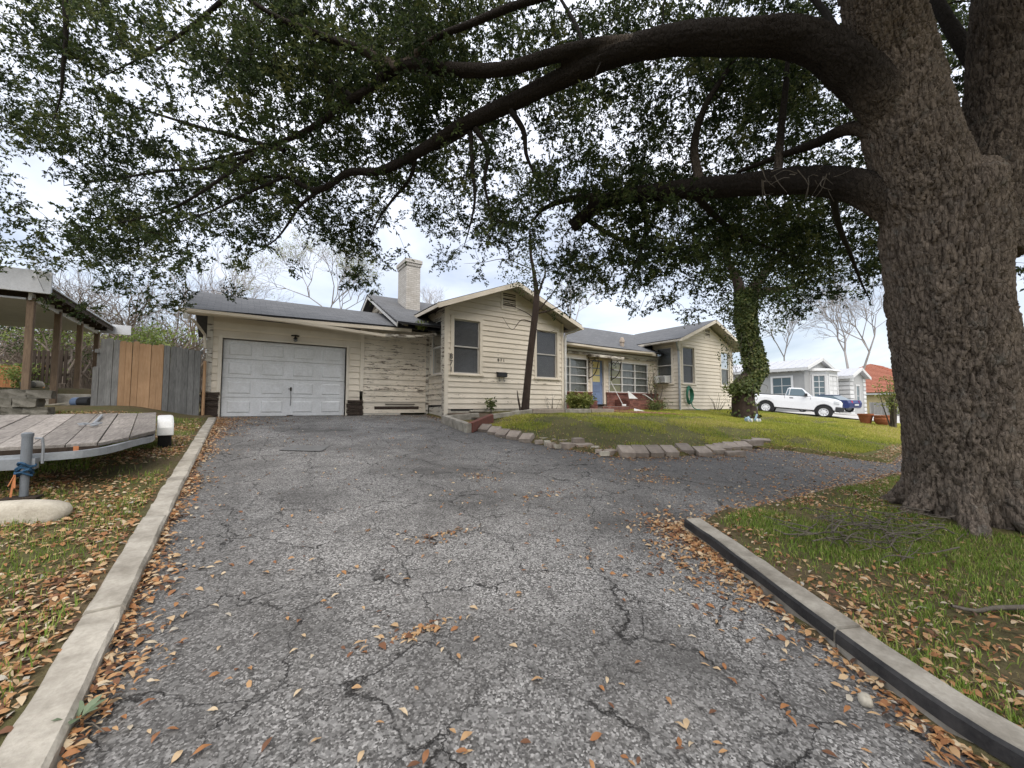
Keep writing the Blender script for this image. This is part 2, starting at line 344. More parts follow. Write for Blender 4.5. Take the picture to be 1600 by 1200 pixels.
    mx = g.n('ShaderNodeMixShader'); g.l(g.math('MULTIPLY_ADD', fr.outputs['Fresnel'], 0.8, 0.08), mx.inputs[0]); g.l(tr.outputs[0], mx.inputs[1]); g.l(gl.outputs[0], mx.inputs[2]); df_ = g.n('ShaderNodeBsdfDiffuse'); df_.inputs[0].default_value = (0.15, 0.15, 0.155, 1); m2 = g.n('ShaderNodeMixShader'); m2.inputs[0].default_value = 0.45; g.l(mx.outputs[0], m2.inputs[1]); g.l(df_.outputs[0], m2.inputs[2]); g.l(m2.outputs[0], g.out.inputs[0]); M['screened_glass'] = g.m
    # timber
    def wood(name, a, b, vary=0.2, stretch=(9, 9, 1.0)):
        g = NG(name); v = g.mapping(stretch); n1 = g.noise(4, 6, 0.65, v, 0.8); n2 = g.noise(1.2, 4, 0.6)
        off = g.n('ShaderNodeVectorMath', operation='ADD')
        c = g.mix(g.ramp(n1, [(0.3, 0.0), (0.7, 1.0)]), a, b); c = g.mix(g.ramp(n2, [(0.45, 0.0), (0.75, 0.5)]), c, tuple(x * 0.6 for x in b))
        hv = g.n('ShaderNodeHueSaturation'); g.l(c, hv.inputs['Color']); g.l(g.math('MULTIPLY_ADD', g.objrand(), 2 * vary, 1 - vary), hv.inputs['Value'])
        M[name] = g.set(hv.outputs[0], 0.85, g.bump(n1, 0.4, 0.006), spec=0.2)
    wood('grey_wood', (0.27, 0.265, 0.25), (0.135, 0.132, 0.125)); wood('cedar', (0.52, 0.335, 0.195), (0.40, 0.235, 0.125), 0.12)
    wood('post_wood', (0.24, 0.17, 0.11), (0.12, 0.085, 0.06)); wood('dark_wood', (0.07, 0.05, 0.037), (0.035, 0.027, 0.02))
    wood('deck_plank', (0.38, 0.345, 0.305), (0.15, 0.13, 0.115), 0.2, (10, 1.0, 10))
    wood('far_fence', (0.34, 0.15, 0.06), (0.22, 0.10, 0.04)); wood('twig', (0.17, 0.145, 0.115), (0.08, 0.068, 0.055))
    wood('bare_branch', (0.25, 0.205, 0.165), (0.16, 0.13, 0.105)); wood('pale_branch', (0.40, 0.37, 0.355), (0.29, 0.265, 0.25))
    # bark
    g = NG('oak_bark'); n1 = g.noise(3.5, 6, 0.65); n2 = g.noise(38, 5, 0.7, g.mapping((1, 1, 0.4)))
    v = g.voro(26, 'DISTANCE_TO_EDGE', g.mapping((1, 1, 0.36)))
    c = g.mix(g.ramp(n1, [(0.32, 0.0), (0.7, 1.0)]), (0.27, 0.215, 0.165), (0.17, 0.138, 0.112))
    c = g.mix(g.ramp(n2, [(0.38, 0.0), (0.7, 0.8)]), c, (0.06, 0.047, 0.038))
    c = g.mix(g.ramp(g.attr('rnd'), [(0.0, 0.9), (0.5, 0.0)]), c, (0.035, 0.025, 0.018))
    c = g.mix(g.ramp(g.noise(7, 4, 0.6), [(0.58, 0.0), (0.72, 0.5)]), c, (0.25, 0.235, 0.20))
    c = g.mix(g.attr('limb'), c, (0.022, 0.018, 0.015))  # canopy shade painted into the limb colour, darker than the bark itself
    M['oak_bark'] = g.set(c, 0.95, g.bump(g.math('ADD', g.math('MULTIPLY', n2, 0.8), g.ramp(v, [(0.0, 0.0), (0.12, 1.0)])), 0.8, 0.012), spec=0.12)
    worn('dark_bark', (0.085, 0.06, 0.048), (0.035, 0.026, 0.022), 8, 0.8, 0.95, 0.8, stretch=(1, 1, 0.4))
    worn('branch_bark', (0.032, 0.027, 0.022), (0.016, 0.013, 0.011), 8, 0.8, 0.95, 0.8)
    def leafm(name, stops, trans=0.25, rough=0.5, spec=0.3):
        g = NG(name); g.t.nodes.remove(g.b); df = g.n('ShaderNodeBsdfPrincipled'); tl = g.n('ShaderNodeBsdfTranslucent'); mx = g.n('ShaderNodeMixShader')
        c = g.ramp(g.attr('rnd'), stops); g.l(c, df.inputs['Base Color']); df.inputs['Roughness'].default_value = rough; df.inputs['Specular IOR Level'].default_value = spec
        hv = g.n('ShaderNodeHueSaturation'); hv.inputs['Value'].default_value = 1.2; g.l(c, hv.inputs['Color']); g.l(hv.outputs[0], tl.inputs[0])
        mx.inputs[0].default_value = trans; g.l(df.outputs[0], mx.inputs[1]); g.l(tl.outputs[0], mx.inputs[2]); g.l(mx.outputs[0], g.out.inputs[0]); M[name] = g.m
    leafm('oak_leaf', [(0.0, (0.022, 0.034, 0.013)), (0.45, (0.042, 0.062, 0.021)), (0.8, (0.085, 0.11, 0.033)), (1.0, (0.14, 0.15, 0.05))], 0.35, 0.6, 0.15)
    leafm('ivy_leaf', [(0.0, (0.05, 0.075, 0.02)), (0.6, (0.11, 0.14, 0.04)), (1.0, (0.22, 0.22, 0.08))], 0.25)
    leafm('litter', [(0.0, (0.10, 0.055, 0.035)), (0.15, (0.22, 0.10, 0.05)), (0.3, (0.36, 0.165, 0.065)), (0.55, (0.44, 0.25, 0.115)), (0.8, (0.50, 0.34, 0.185)), (0.95, (0.60, 0.48, 0.32)), (1.0, (0.40, 0.37, 0.31))], 0.1, 0.6, 0.25)
    leafm('grass', [(0.0, (0.12, 0.20, 0.03)), (0.45, (0.20, 0.29, 0.045)), (0.78, (0.30, 0.33, 0.08)), (1.0, (0.46, 0.38, 0.19))], 0.3, 0.6, 0.2)
    leafm('lawn_grass', [(0.0, (0.16, 0.22, 0.035)), (0.35, (0.32, 0.35, 0.05)), (0.7, (0.50, 0.46, 0.095)), (1.0, (0.56, 0.45, 0.22))], 0.3, 0.6, 0.2)
    leafm('shrub_leaf', [(0.0, (0.07, 0.11, 0.025)), (0.6, (0.16, 0.20, 0.045)), (1.0, (0.30, 0.30, 0.09))], 0.3)
    leafm('sage_leaf', [(0.0, (0.13, 0.18, 0.10)), (1.0, (0.25, 0.31, 0.19))], 0.25)
    leafm('dry_twig', [(0.0, (0.15, 0.12, 0.09)), (0.6, (0.26, 0.21, 0.16)), (1.0, (0.36, 0.31, 0.24))], 0.1, 0.9, 0.1)
    worn('plate_grey', (0.17, 0.168, 0.16), (0.10, 0.098, 0.094), 6, 0.6, 0.8, 0.2); worn('sash_grey', (0.50, 0.48, 0.44), (0.34, 0.32, 0.29), 6, 0.5, 0.7, 0.1)
    worn('galvanised', (0.40, 0.42, 0.44), (0.25, 0.26, 0.27), 6, 0.6, 0.45, 0.1, 0.5); M['galvanised'].node_tree.nodes['Principled BSDF'].inputs['Metallic'].default_value = 0.55
    worn('jack_grey', (0.21, 0.23, 0.25), (0.13, 0.14, 0.15), 8, 0.5, 0.5, 0.1, 0.5)
    worn('plastic_white', (0.72, 0.72, 0.70), (0.55, 0.54, 0.51), 6, 0.4, 0.45, 0.03, 0.5)
    worn('rubber', (0.022, 0.022, 0.023), (0.04, 0.038, 0.036), 10, 0.4, 0.8, 0.2)
    worn('blue_strap', (0.04, 0.11, 0.20), (0.02, 0.05, 0.10), 20, 0.5, 0.8, 0.4); worn('orange_strap', (0.60, 0.24, 0.10), (0.4, 0.16, 0.07), 20, 0.5, 0.8, 0.3)
    worn('terracotta', (0.42, 0.15, 0.07), (0.28, 0.10, 0.05), 8, 0.5, 0.85, 0.2)
    worn('hose_green', (0.03, 0.20, 0.12), (0.02, 0.12, 0.07), 14, 0.4, 0.45, 0.1, 0.5)
    glossy('car_white', (0.74, 0.75, 0.76), 0.25); glossy('car_blue', (0.015, 0.03, 0.13), 0.25); glossy('car_glass', (0.10, 0.14, 0.16), 0.08); glossy('chrome', (0.45, 0.46, 0.47), 0.25, 0.8)
    glossy('black_plastic', (0.022, 0.022, 0.024), 0.5); glossy('red_lamp', (0.45, 0.02, 0.02), 0.2); glossy('headlamp', (0.55, 0.57, 0.58), 0.12); glossy('toy_blue', (0.30, 0.42, 0.50), 0.4); glossy('bucket_blue', (0.16, 0.22, 0.34), 0.4)
    worn('stucco', (0.42, 0.42, 0.41), (0.32, 0.32, 0.315), 3, 0.4, 0.9, 0.25); worn('stucco_white', (0.68, 0.68, 0.67), (0.50, 0.50, 0.49), 4, 0.35, 0.85, 0.15)
    worn('metal_roof', (0.50, 0.51, 0.53), (0.38, 0.38, 0.39), 3, 0.4, 0.45, 0.1, 0.5)
    worn('tile_roof', (0.50, 0.20, 0.125), (0.30, 0.115, 0.075), 5, 0.9, 0.85, 0.4, vary=0.3); worn('beige_wall', (0.55, 0.45, 0.25), (0.40, 0.32, 0.18), 3, 0.4, 0.9, 0.2)
    worn('soffit_tan', (0.50, 0.46, 0.38), (0.30, 0.27, 0.22), 4, 0.6, 0.85, 0.2); worn('porch_ceiling', (0.52, 0.525, 0.53), (0.38, 0.38, 0.38), 2, 0.5, 0.9, 0.1)
make_materials()

# ------------------------------------------------------------------ terrain
def drive_z(x, y):
    y = np.asarray(y, float); yc = np.minimum(np.maximum(y, -5.0), 13.3)
    return 0.092 * yc + 0.012 * (fbm(np.asarray(x) * 0.8 + 3, y * 0.8 + 5, 3) - 0.5)
UP_PX = [(693, 656), (722, 664), (748, 670), (790, 682), (830, 692), (900, 704), (962, 713), (1040, 714), (1130, 709), (1185, 699), (1260, 708), (1390, 724)]
LO_PX = [(1395, 744), (1300, 768), (1200, 792), (1130, 801), (1082, 822)]
OUT = [(-0.52, -6.0), (-0.52, 13.6), (5.42, 13.6)] + [tuple(atG(u, v)[:2]) for u, v in UP_PX] + [(17.5, 3.2), (26, 0.5), (30, -6), (24, -6), (18.5, 0.8)] + [tuple(atG(u, v)[:2]) for u, v in LO_PX]
KERB = [tuple(atG(u, v, 0.10)[:2]) for u, v in ((1070, 815), (1135, 862), (1200, 912), (1275, 968), (1360, 1030), (1440, 1088), (1530, 1146), (1600, 1188))]
KERB = KERB + [(KERB[-1][0] - 0.10, KERB[-1][1] - 0.45), (KERB[-1][0] - 0.30, KERB[-1][1] - 1.3), (KERB[-1][0] - 0.3, -6.0)]
OUT = OUT + [(x - 0.02, y) for x, y in KERB[1:]]
OUT = np.array(OUT)
def sdist(x, y, poly=OUT):
    """signed distance to the driveway outline, negative inside"""
    x = np.asarray(x, float); y = np.asarray(y, float); d = np.full(x.shape, 1e9); ins = np.zeros(x.shape, bool)
    for (x0, y0), (x1, y1) in zip(poly, np.roll(poly, -1, axis=0)):
        ex, ey = x1 - x0, y1 - y0; t = np.clip(((x - x0) * ex + (y - y0) * ey) / (ex * ex + ey * ey + 1e-12), 0, 1)
        d = np.minimum(d, np.hypot(x - x0 - t * ex, y - y0 - t * ey))
        c = ((y0 > y) != (y1 > y)) & (x < (x1 - x0) * (y - y0) / (y1 - y0 + 1e-12) + x0); ins ^= c
    return np.where(ins, -d, d)
def lawn_z(x, y, sd=None):
    x = np.asarray(x, float); y = np.asarray(y, float)
    if sd is None: sd = sdist(x, y)
    z = drive_z(x, y)
    sdn = sd + 0.10 * (fbm(x * 3, y * 3, 3, 5) - 0.5)
    z = z - 0.05 + 0.12 * sstep(-0.06, 0.08, sdn)
    mound = sstep(0.0, 2.4, sd) * sstep(3.2, 4.6, y) * sstep(4.6, 5.6, x) * (1 - sstep(26, 34, x))
    z = z + 0.17 * mound + 0.10 * mound * sstep(6.0, 8.0, y) * (1 - sstep(9.0, 11.5, y)) * (1 - sstep(13, 18, x))
    z = z + 0.22 * sstep(10.0, 13.0, y) * sstep(0.9, 2.4, -x)
    z = z + 0.50 * sstep(15.2, 16.2, y) * sstep(2.0, 3.0, -x)
    z = z + 0.12 * np.exp(-((x - 6.95) ** 2 + (y - 0.9) ** 2) / 1.3)
    z = z + (0.05 * (fbm(x * 0.9, y * 0.9, 4, 9) - 0.5) + 0.02 * (fbm(x * 6, y * 6, 2, 3) - 0.5)) * sstep(0.05, 0.6, sd)
    z = z - 0.30 * sstep(23, 33, x) - 0.45 * sstep(36, 60, x) * sstep(-20, 0, y)
    return z
def atT(u, v):
    d = ray(u, v); t = np.linspace(2, 80, 4000); q = _c + d * t[:, None]; k = np.argmax(q[:, 2] < lawn_z(q[:, 0], q[:, 1])); return q[k]
def lz(x, y): return float(lawn_z(np.array([x]), np.array([y]))[0])
def dz(x, y): return float(drive_z(np.array([x]), np.array([y]))[0])
def grid_mesh(xs, ys, zf):
    X, Y = np.meshgrid(xs, ys); Z = zf(X, Y); v = np.stack([X, Y, Z], -1).reshape(-1, 3); n = len(xs); m = len(ys)
    i = (np.arange(m - 1)[:, None] * n + np.arange(n - 1)[None]).ravel(); return v, np.stack([i, i + 1, i + n + 1, i + n], 1)
def ax(segs): return np.unique(np.concatenate([np.arange(a, b, s) for a, b, s in segs]))
xs = ax([(-900, -60, 60), (-60, -10, 5), (-10, -4, 0.5), (-4, 13, 0.12), (13, 30, 0.4), (30, 60, 3), (60, 961, 60)])
ys = ax([(-300, -20, 40), (-20, -4, 2), (-4, 12, 0.12), (12, 20, 0.4), (20, 60, 4), (60, 1500, 80)])
v, f = grid_mesh(xs, ys, lawn_z)
ground = tag(link('ground', fastmesh('ground', v, f, True), M['soil']), 'patchy lawn and bare soil around the house', kind='structure')
v, f = grid_mesh(ax([(-0.6, 19, 0.2)]), ax([(-6, 13.35, 0.2)]), drive_z)
driveway = tag(link('driveway', fastmesh('driveway', v, f, True), M['asphalt']), 'cracked grey asphalt driveway rising to the garage', kind='structure')

# kerbs: concrete lengths with joints
def kerb_run(name, pts, w_, side, top, label, black=False, seg=3.0):
    root = tag(bpy.data.objects.new(name, None), label, None, None, 'structure'); COL.objects.link(root)
    P = spline([(x, y, 0) for x, y in pts], 10); d = np.r_[0, np.cumsum(np.linalg.norm(np.diff(P, axis=0), axis=1))]
    nseg = max(1, int(d[-1] / seg)); 
    for k in range(nseg):
        a, b = d[-1] * k / nseg + 0.004, d[-1] * (k + 1) / nseg - 0.004; s = np.linspace(a, b, max(4, int((b - a) / 0.12)))
        C_ = np.stack([np.interp(s, d, P[:, 0]), np.interp(s, d, P[:, 1])], 1); T = np.gradient(C_, axis=0); T /= np.linalg.norm(T, axis=1)[:, None]; Nn = np.stack([-T[:, 1], T[:, 0]], 1) * side
        V = []; lift = top + random.uniform(-0.008, 0.008)
        for q, (c, n_) in enumerate(zip(C_, Nn)):
            wob = 0.012 * (vnoise(s[q] * 4, k * 3.3) - 0.5); zz = dz(*c)
            for off, h in ((0.0, -0.12), (0.005, lift - 0.02), (0.022, lift), (w_ - 0.018, lift), (w_, lift - 0.02), (w_, -0.12)):
                V.append((c[0] + n_[0] * (off + wob), c[1] + n_[1] * (off + wob), zz + h + 0.016 * (vnoise(s[q] * 9, off * 60 + k) - 0.5) - (0.02 * max(0.0, vnoise(s[q] * 6 + 31, off * 90 + k) - 0.72) / 0.28 if h > 0 else 0)))
        F = [(i * 6 + j, i * 6 + j + 1, (i + 1) * 6 + j + 1, (i + 1) * 6 + j) for i in range(len(C_) - 1) for j in range(5)] + [tuple(range(6)), tuple(range(len(V) - 6, len(V)))]
        mb = MB().add(V, F); o = mb.build('kerb_length', M['concrete'], root)
        if black:
            V = []
            for q, (c, n_) in enumerate(zip(C_, Nn)):
                wob = 0.012 * (vnoise(s[q] * 4, k * 3.3) - 0.5); zz = dz(*c); lo = 0.035 + 0.03 * vnoise(s[q] * 2.5, 8.1)
                for off, h in ((-0.003 , lo), (0.001, lift - 0.022), (0.016, lift - 0.002 - 0.008 * vnoise(s[q] * 5, 2.2))):
                    V.append((c[0] + n_[0] * (off + wob) - n_[0] * 0.003, c[1] + n_[1] * (off + wob) - n_[1] * 0.003, zz + h + 0.002))
            F = [(i * 3 + j, i * 3 + j + 1, (i + 1) * 3 + j + 1, (i + 1) * 3 + j) for i in range(len(C_) - 1) for j in range(2)]
            MB().add(V, F).build('black_paint_band', M['black_paint'], o)
    return root
kerb_run('kerb', [(-0.50, -3.0), (-0.50, 3.0), (-0.50, 8.0), (-0.47, 12.4)], 0.18, 1, 0.085, 'pale concrete kerb between the leafy lawn and the driveway', seg=2.6)
kerb_run('kerb', KERB, 0.18, 1, 0.135, 'concrete kerb with black painted face below the oak lawn', black=True, seg=1.6)
kerb_run('kerb', [(-3.4, 12.42), (-2.0, 12.32), (-0.66, 12.15)], 0.13, 1, 0.06, 'low concrete kerb in front of the plank fence', seg=2.0)

# ------------------------------------------------------------------ the house
house = thing('house', 'cream clapboard bungalow with peeling paint, attached garage and white chimney', 'house', (8.0, 13.2, 1.2))
class Wall:
    """facade frame: s along the wall, z up, d outwards"""
    def __init__(s, p0, p1):
        s.p = np.array([*p0, 0.0]); t = np.array([*p1, 0.0]) - s.p; s.L = np.linalg.norm(t); s.t = t / s.L; s.n = np.array([s.t[1], -s.t[0], 0])
    def P(s, a, z, d=0.0): return tuple(s.p + s.t * a + s.n * d + np.array([0, 0, z]))
    def box(s, mb, a0, a1, z0, z1, d0, d1):
        return mb.hexa([s.P(a0, z0, d0), s.P(a1, z0, d0), s.P(a1, z0, d1), s.P(a0, z0, d1)], [s.P(a0, z1, d0), s.P(a1, z1, d0), s.P(a1, z1, d1), s.P(a0, z1, d1)])
    def b(s, name, mat, a0, a1, z0, z1, d0, d1, parent=None, bevel=0.0):
        return s.box(MB(), a0, a1, z0, z1, d0, d1).build(name, mat, parent or house, bevel)
def cuts(a0, a1, za, zb, ops):
    """rectangle minus openings -> list of (a0,a1,z0,z1)"""
    hit = [o for o in ops if o[0] < a1 and o[1] > a0 and o[2] < zb - 1e-6 and o[3] > za + 1e-6]
    if not hit: return [(a0, a1, za, zb)]
    o = hit[0]; out = []
    if o[0] > a0: out += cuts(a0, o[0], za, zb, ops)
    if o[1] < a1: out += cuts(o[1], a1, za, zb, ops)
    m0, m1 = max(a0, o[0]), min(a1, o[1])
    if o[2] > za: out += cuts(m0, m1, za, o[2], ops)
    if o[3] < zb: out += cuts(m0, m1, o[3], zb, ops)
    return [q for q in out if q[1] - q[0] > 0.02 and q[3] - q[2] > 0.01]
def clad(W, z0, z1, ops, mat, expo=0.178, gable=None, backing=True, a0=0.0, a1=None, warp=0.0, skip=()):
    """clapboards, each its own piece; gable=(s_mid, z_eave, slope): boards are cut to the roof line"""
    a1 = W.L if a1 is None else a1
    def lim(z):
        if gable is None or z <= gable[1]: return a0, a1
        h = (z - gable[1]) / gable[2]; half = (a1 - a0) / 2 - h; return gable[0] - half, gable[0] + half
    if backing:
        zs = sorted({z0, z1 if gable is None else gable[1], *[o[2] for o in ops], *[o[3] for o in ops]}); zs = [z for z in zs if z0 <= z <= (z1 if gable is None else gable[1])]
        mb = MB()
        for za, zb in zip(zs, zs[1:]):
            for c in cuts(a0, a1, za, zb, ops): W.box(mb, *c, -0.12, -0.002)
        if gable is not None:
            mb.add([W.P(a0, gable[1], -0.12), W.P(a1, gable[1], -0.12), W.P(gable[0], z1, -0.12), W.P(a0, gable[1], -0.002), W.P(a1, gable[1], -0.002), W.P(gable[0], z1, -0.002)], [(0, 1, 2), (3, 5, 4), (0, 3, 4, 1), (1, 4, 5, 2), (2, 5, 3, 0)])
        mb.build('wall', M['siding'], house)
    z = z0; k = 0
    while z < z1 - 0.03:
        zt = min(z + expo, z1); k += 1
        if k in skip: z = zt; continue
        l0, r0 = lim(z); l1, r1 = lim(zt)
        for (p, q, za, zb) in cuts(l0 if gable is None or z <= gable[1] else l0, r0, z, zt, ops):
            if r1 - l1 <= 0.05 and gable is not None and zt > gable[1]: pass
            tz = lambda zz: 0.031 - 0.027 * (zz - z) / expo
            j = random.uniform(-1, 1) * warp; j2 = random.uniform(-1, 1) * warp
            cl = lambda s_, zz: min(max(s_, lim(zz)[0]), lim(zz)[1])
            pb, qb, pt, qt = p, q, cl(p, zb), cl(q, zb)
            V = [W.P(pb + 0.002, za + 0.001 + j, -0.001), W.P(qb - 0.002, za + 0.001 + j2, -0.001), W.P(qb - 0.002, za + 0.001 + j2, tz(za)), W.P(pb + 0.002, za + 0.001 + j, tz(za)),
                 W.P(pt + 0.002, zb, -0.001), W.P(qt - 0.002, zb, -0.001), W.P(qt - 0.002, zb, tz(zb)), W.P(pt + 0.002, zb, tz(zb))]
            MB().add(V, BOXF).build('siding_board', mat, house)
        z = zt
def sash_window(W, a0, a1, z0, z1, glass='screened_glass', trim=0.12, blind=True, cover=None, ac=False, matn='trim', drop=1.0):
    """double-hung window: casing, sill, two sashes with panes, blind"""
    mb = MB()
    for c in ((a0 - trim, a0, z0 - 0.02, z1 + trim), (a1, a1 + trim, z0 - 0.02, z1 + trim), (a0 - 0.001, a1 + 0.001, z1, z1 + trim)): W.box(mb, *c, -0.01, 0.04)
    win = mb.build('window', M[matn], house, 0.004)
    W.b('sill', M[matn], a0 - trim - 0.03, a1 + trim + 0.03, z0 - 0.075, z0 - 0.022, -0.01, 0.075, win, 0.006)
    zm = (z0 + z1) / 2; bot = z0 if not ac else z0 + 0.36
    for nm, lo, hi, d in (('upper', zm - 0.02, z1, -0.030), ('lower', bot, zm + 0.02, -0.055)):
        mb = MB(); fw_ = 0.045
        W.box(mb, a0 + 0.002, a0 + fw_, lo, hi, d - 0.03, d); W.box(mb, a1 - fw_, a1 - 0.002, lo, hi, d - 0.03, d); W.box(mb, a0 + fw_, a1 - fw_, lo, lo + fw_, d - 0.03, d); W.box(mb, a0 + fw_, a1 - fw_, hi - fw_, hi - 0.002, d - 0.03, d)
        mb.build('sash', M['sash_grey'] if glass == 'screened_glass' else M['white_paint'], win)
        MB().add([W.P(a0 + fw_, lo + fw_, d - 0.012), W.P(a1 - fw_, lo + fw_, d - 0.012), W.P(a1 - fw_, hi - fw_, d - 0.012), W.P(a0 + fw_, hi - fw_, d - 0.012)], [(0, 1, 2, 3)]).build('pane', M[glass], win)
    if blind:
        mb = MB(); n = int((z1 - z0) * drop / 0.042)
        for i in range(n):
            zz = z1 - 0.03 - i * 0.042
            mb.add([W.P(a0 + 0.03, zz, -0.115), W.P(a1 - 0.03, zz, -0.115), W.P(a1 - 0.03, zz - 0.036, -0.10), W.P(a0 + 0.03, zz - 0.036, -0.10)], [(0, 1, 2, 3)])
        o = mb.build('blind', M['blind'], win); o['kind'] = 'stuff'
    if cover: W.b('curtain', M[cover], a0 + 0.02, a1 - 0.02, z0 + 0.02, z1 - 0.02, -0.14, -0.128, win)
    W.b('room_shade', M['dark_room'], a0 - 0.05, a1 + 0.05, z0 - 0.05, z1 + 0.05, -0.50, -0.46, win)
    return win
def vent(W, a0, a1, z0, z1, n=8):
    mb = MB(); t = 0.075
    for c in ((a0 - t, a0, z0 - t, z1 + t), (a1, a1 + t, z0 - t, z1 + t), (a0, a1, z0 - t, z0), (a0, a1, z1, z1 + t)): W.box(mb, *c, 0, 0.04)
    fr = mb.build('gable_vent', M['trim'], house)
    W.b('backing', M['dark_room'], a0, a1, z0, z1, 0.0, 0.004, fr)
    for i in range(n):
        zz = z0 + (z1 - z0) * (i + 0.25) / n; h = (z1 - z0) / n
        MB().hexa([W.P(a0, zz, 0.028), W.P(a1, zz, 0.028), W.P(a1, zz + 0.008, 0.030), W.P(a0, zz + 0.008, 0.030)], [W.P(a0, zz + h * 0.7, 0.006), W.P(a1, zz + h * 0.7, 0.006), W.P(a1, zz + h * 0.7 + 0.008, 0.007), W.P(a0, zz + h * 0.7 + 0.008, 0.007)]).build('slat', M['louver'], fr)
def roof_slab(name, quad, th=0.07, mat='shingle', ridge_dir=None):
    """quad: eave0, eave1, ridge1, ridge0 (top surface); shingle courses follow the eave"""
    Q = [np.array(q, float) for q in quad]; n = np.cross(Q[1] - Q[0], Q[3] - Q[0]); n /= np.linalg.norm(n); n = n if n[2] > 0 else -n
    nu, nv = 14, 6; V = []; UV = []; eu = (Q[1] - Q[0]) / np.linalg.norm(Q[1] - Q[0]); ev = np.cross(n, eu); ev = ev if ev[2] > 0 else -ev
    for j in range(nv + 1):
        for i in range(nu + 1):
            a, b = i / nu, j / nv; p = (Q[0] * (1 - a) + Q[1] * a) * (1 - b) + (Q[3] * (1 - a) + Q[2] * a) * b
            sag = 0.022 * (fbm(p[0] * 0.5 + 4, p[1] * 0.5 + 7, 2) - 0.5) * (0 if i in (0, nu) else 1); V.append(p + n * sag); UV.append(((p - Q[0]) @ eu, (p - Q[0]) @ ev))
    F = [(j * (nu + 1) + i, j * (nu + 1) + i + 1, (j + 1) * (nu + 1) + i + 1, (j + 1) * (nu + 1) + i) for j in range(nv) for i in range(nu)]
    me = mesh(name, V, F)
    uv = me.uv_layers.new(name='UVMap')
    for lp in me.loops: uv.data[lp.index].uv = UV[lp.vertex_index]
    o = link(name, me, M[mat], house)
    # body below the shingles (deck and edge)
    mb = MB(); mb.hexa([q - n * th for q in Q], [q - n * 0.024 for q in Q]); mb.build('roof_deck', M['shingle_edge'], o)
    return o, n
def board(name, p, q, w_, h_, mat, parent=None, bevel=0.003): return MB().bar(p, q, w_, h_).build(name, M[mat], parent or house, bevel)

GZ = 1.2                                   # drive level at the garage
# --- garage front
WG = Wall((-0.74, 13.2), (5.45, 13.2))
dl, dr, dt = 0.30, 3.46, 2.15 + GZ
clad(WG, GZ + 0.02, 3.92, [(dl, dr, 0, dt)], M['siding_fresh'], 0.195, a0=0.0, a1=3.88, warp=0.002)
clad(WG, GZ + 0.08, 4.02, [], M['siding_peeling'], 0.185, a0=3.98, a1=6.12, warp=0.009, skip=(2,))
WG.b('corner_board', M['trim_worn'], -0.04, 0.09, 1.9, 3.9, -0.001, 0.045); WG.b('corner_board', M['trim'], 3.87, 3.98, 1.98, 3.98, -0.001, 0.045); WG.b('corner_board', M['trim_worn'], 6.10, 6.19, 1.25, 4.05, -0.001, 0.04)
WG.b('wall', M['siding'], 6.12, 6.19, GZ, 4.0, -0.12, -0.003)
# side wall of the garage towards the fence
WS = Wall((-0.74, 17.0), (-0.74, 13.2)); clad(WS, GZ + 0.1, 3.9, [], M['siding_peeling'], 0.195, a1=3.79)
# rotten stubs either side of the door
def rotten(a0, a1, z0, z1):
    mb = MB(); n = 9
    for k in range(n):
        za = z0 + (z1 - z0) * k / n; zb = z0 + (z1 - z0) * (k + 1) / n - 0.006; j = random.uniform(-0.02, 0.025); e = random.uniform(-0.02, 0.02)
        WG.box(mb, a0 + e, a1 + random.uniform(-0.02, 0.015), za + random.uniform(-0.008, 0.008), zb, 0.02, 0.075 + j)
    mb.build('rotten_boarding', M['rot_wood'], house, 0.004)
rotten(-0.10, dl - 0.03, GZ + 0.03, 1.88); rotten(dr + 0.04, 3.98, GZ - 0.02, 1.70)
# broken opening at the foot of the peeling wall
WG.b('rotten_sill', M['rot_wood'], 4.35, 5.85, GZ + 0.20, GZ + 0.30, -0.01, 0.018); WG.b('rotten_sill', M['rot_wood'], 4.7, 5.7, GZ + 0.36, GZ + 0.385, -0.01, 0.034); WG.b('rotten_sill', M['trim_worn'], 3.98, 5.2, GZ + 0.02, GZ + 0.07, -0.01, 0.05)
# --- garage door
gd = WG.b('garage_door', M['door_white'], dl + 0.01, dr - 0.01, GZ + 0.015, dt - 0.01, -0.16, -0.125)
sh = (dt - 0.012 - GZ - 0.02) / 4; pw = (dr - dl - 0.04) / 4
for i in range(4):
    z0 = GZ + 0.02 + i * sh; WG.b('door_section', M['door_white'], dl + 0.02, dr - 0.02, z0 + 0.004, z0 + sh - 0.004, -0.124, -0.085, gd, 0.006)
    for j in range(4):
        a = dl + 0.02 + j * pw + pw * 0.16; b_ = dl + 0.02 + (j + 1) * pw - pw * 0.16; zz, zt = z0 + sh * 0.2, z0 + sh * 0.82
        mb = MB()
        mb.hexa([WG.P(a, zz, -0.0845), WG.P(b_, zz, -0.0845), WG.P(b_, zt, -0.0845), WG.P(a, zt, -0.0845)], [WG.P(a + 0.028, zz + 0.028, -0.066), WG.P(b_ - 0.028, zz + 0.028, -0.066), WG.P(b_ - 0.028, zt - 0.028, -0.066), WG.P(a + 0.028, zt - 0.028, -0.066)])
        mb.build('door_panel', M['door_white'], gd)
hd = MB(); c_ = dl + (dr - dl) * 0.525; zc = GZ + 0.80
WG.box(hd, c_ - 0.02, c_ + 0.02, zc - 0.05, zc + 0.06, -0.085, -0.07); hd.bar(WG.P(c_ - 0.07, zc + 0.01, -0.055), WG.P(c_ + 0.03, zc + 0.01, -0.055), 0.018, 0.018); hd.tube([WG.P(c_, zc - 0.03, -0.07), WG.P(c_ + 0.006, zc - 0.25, -0.066), WG.P(c_ - 0.004, zc - 0.48, -0.068)], 0.007, 6)
hd.build('door_handle', M['dark_iron'], gd)
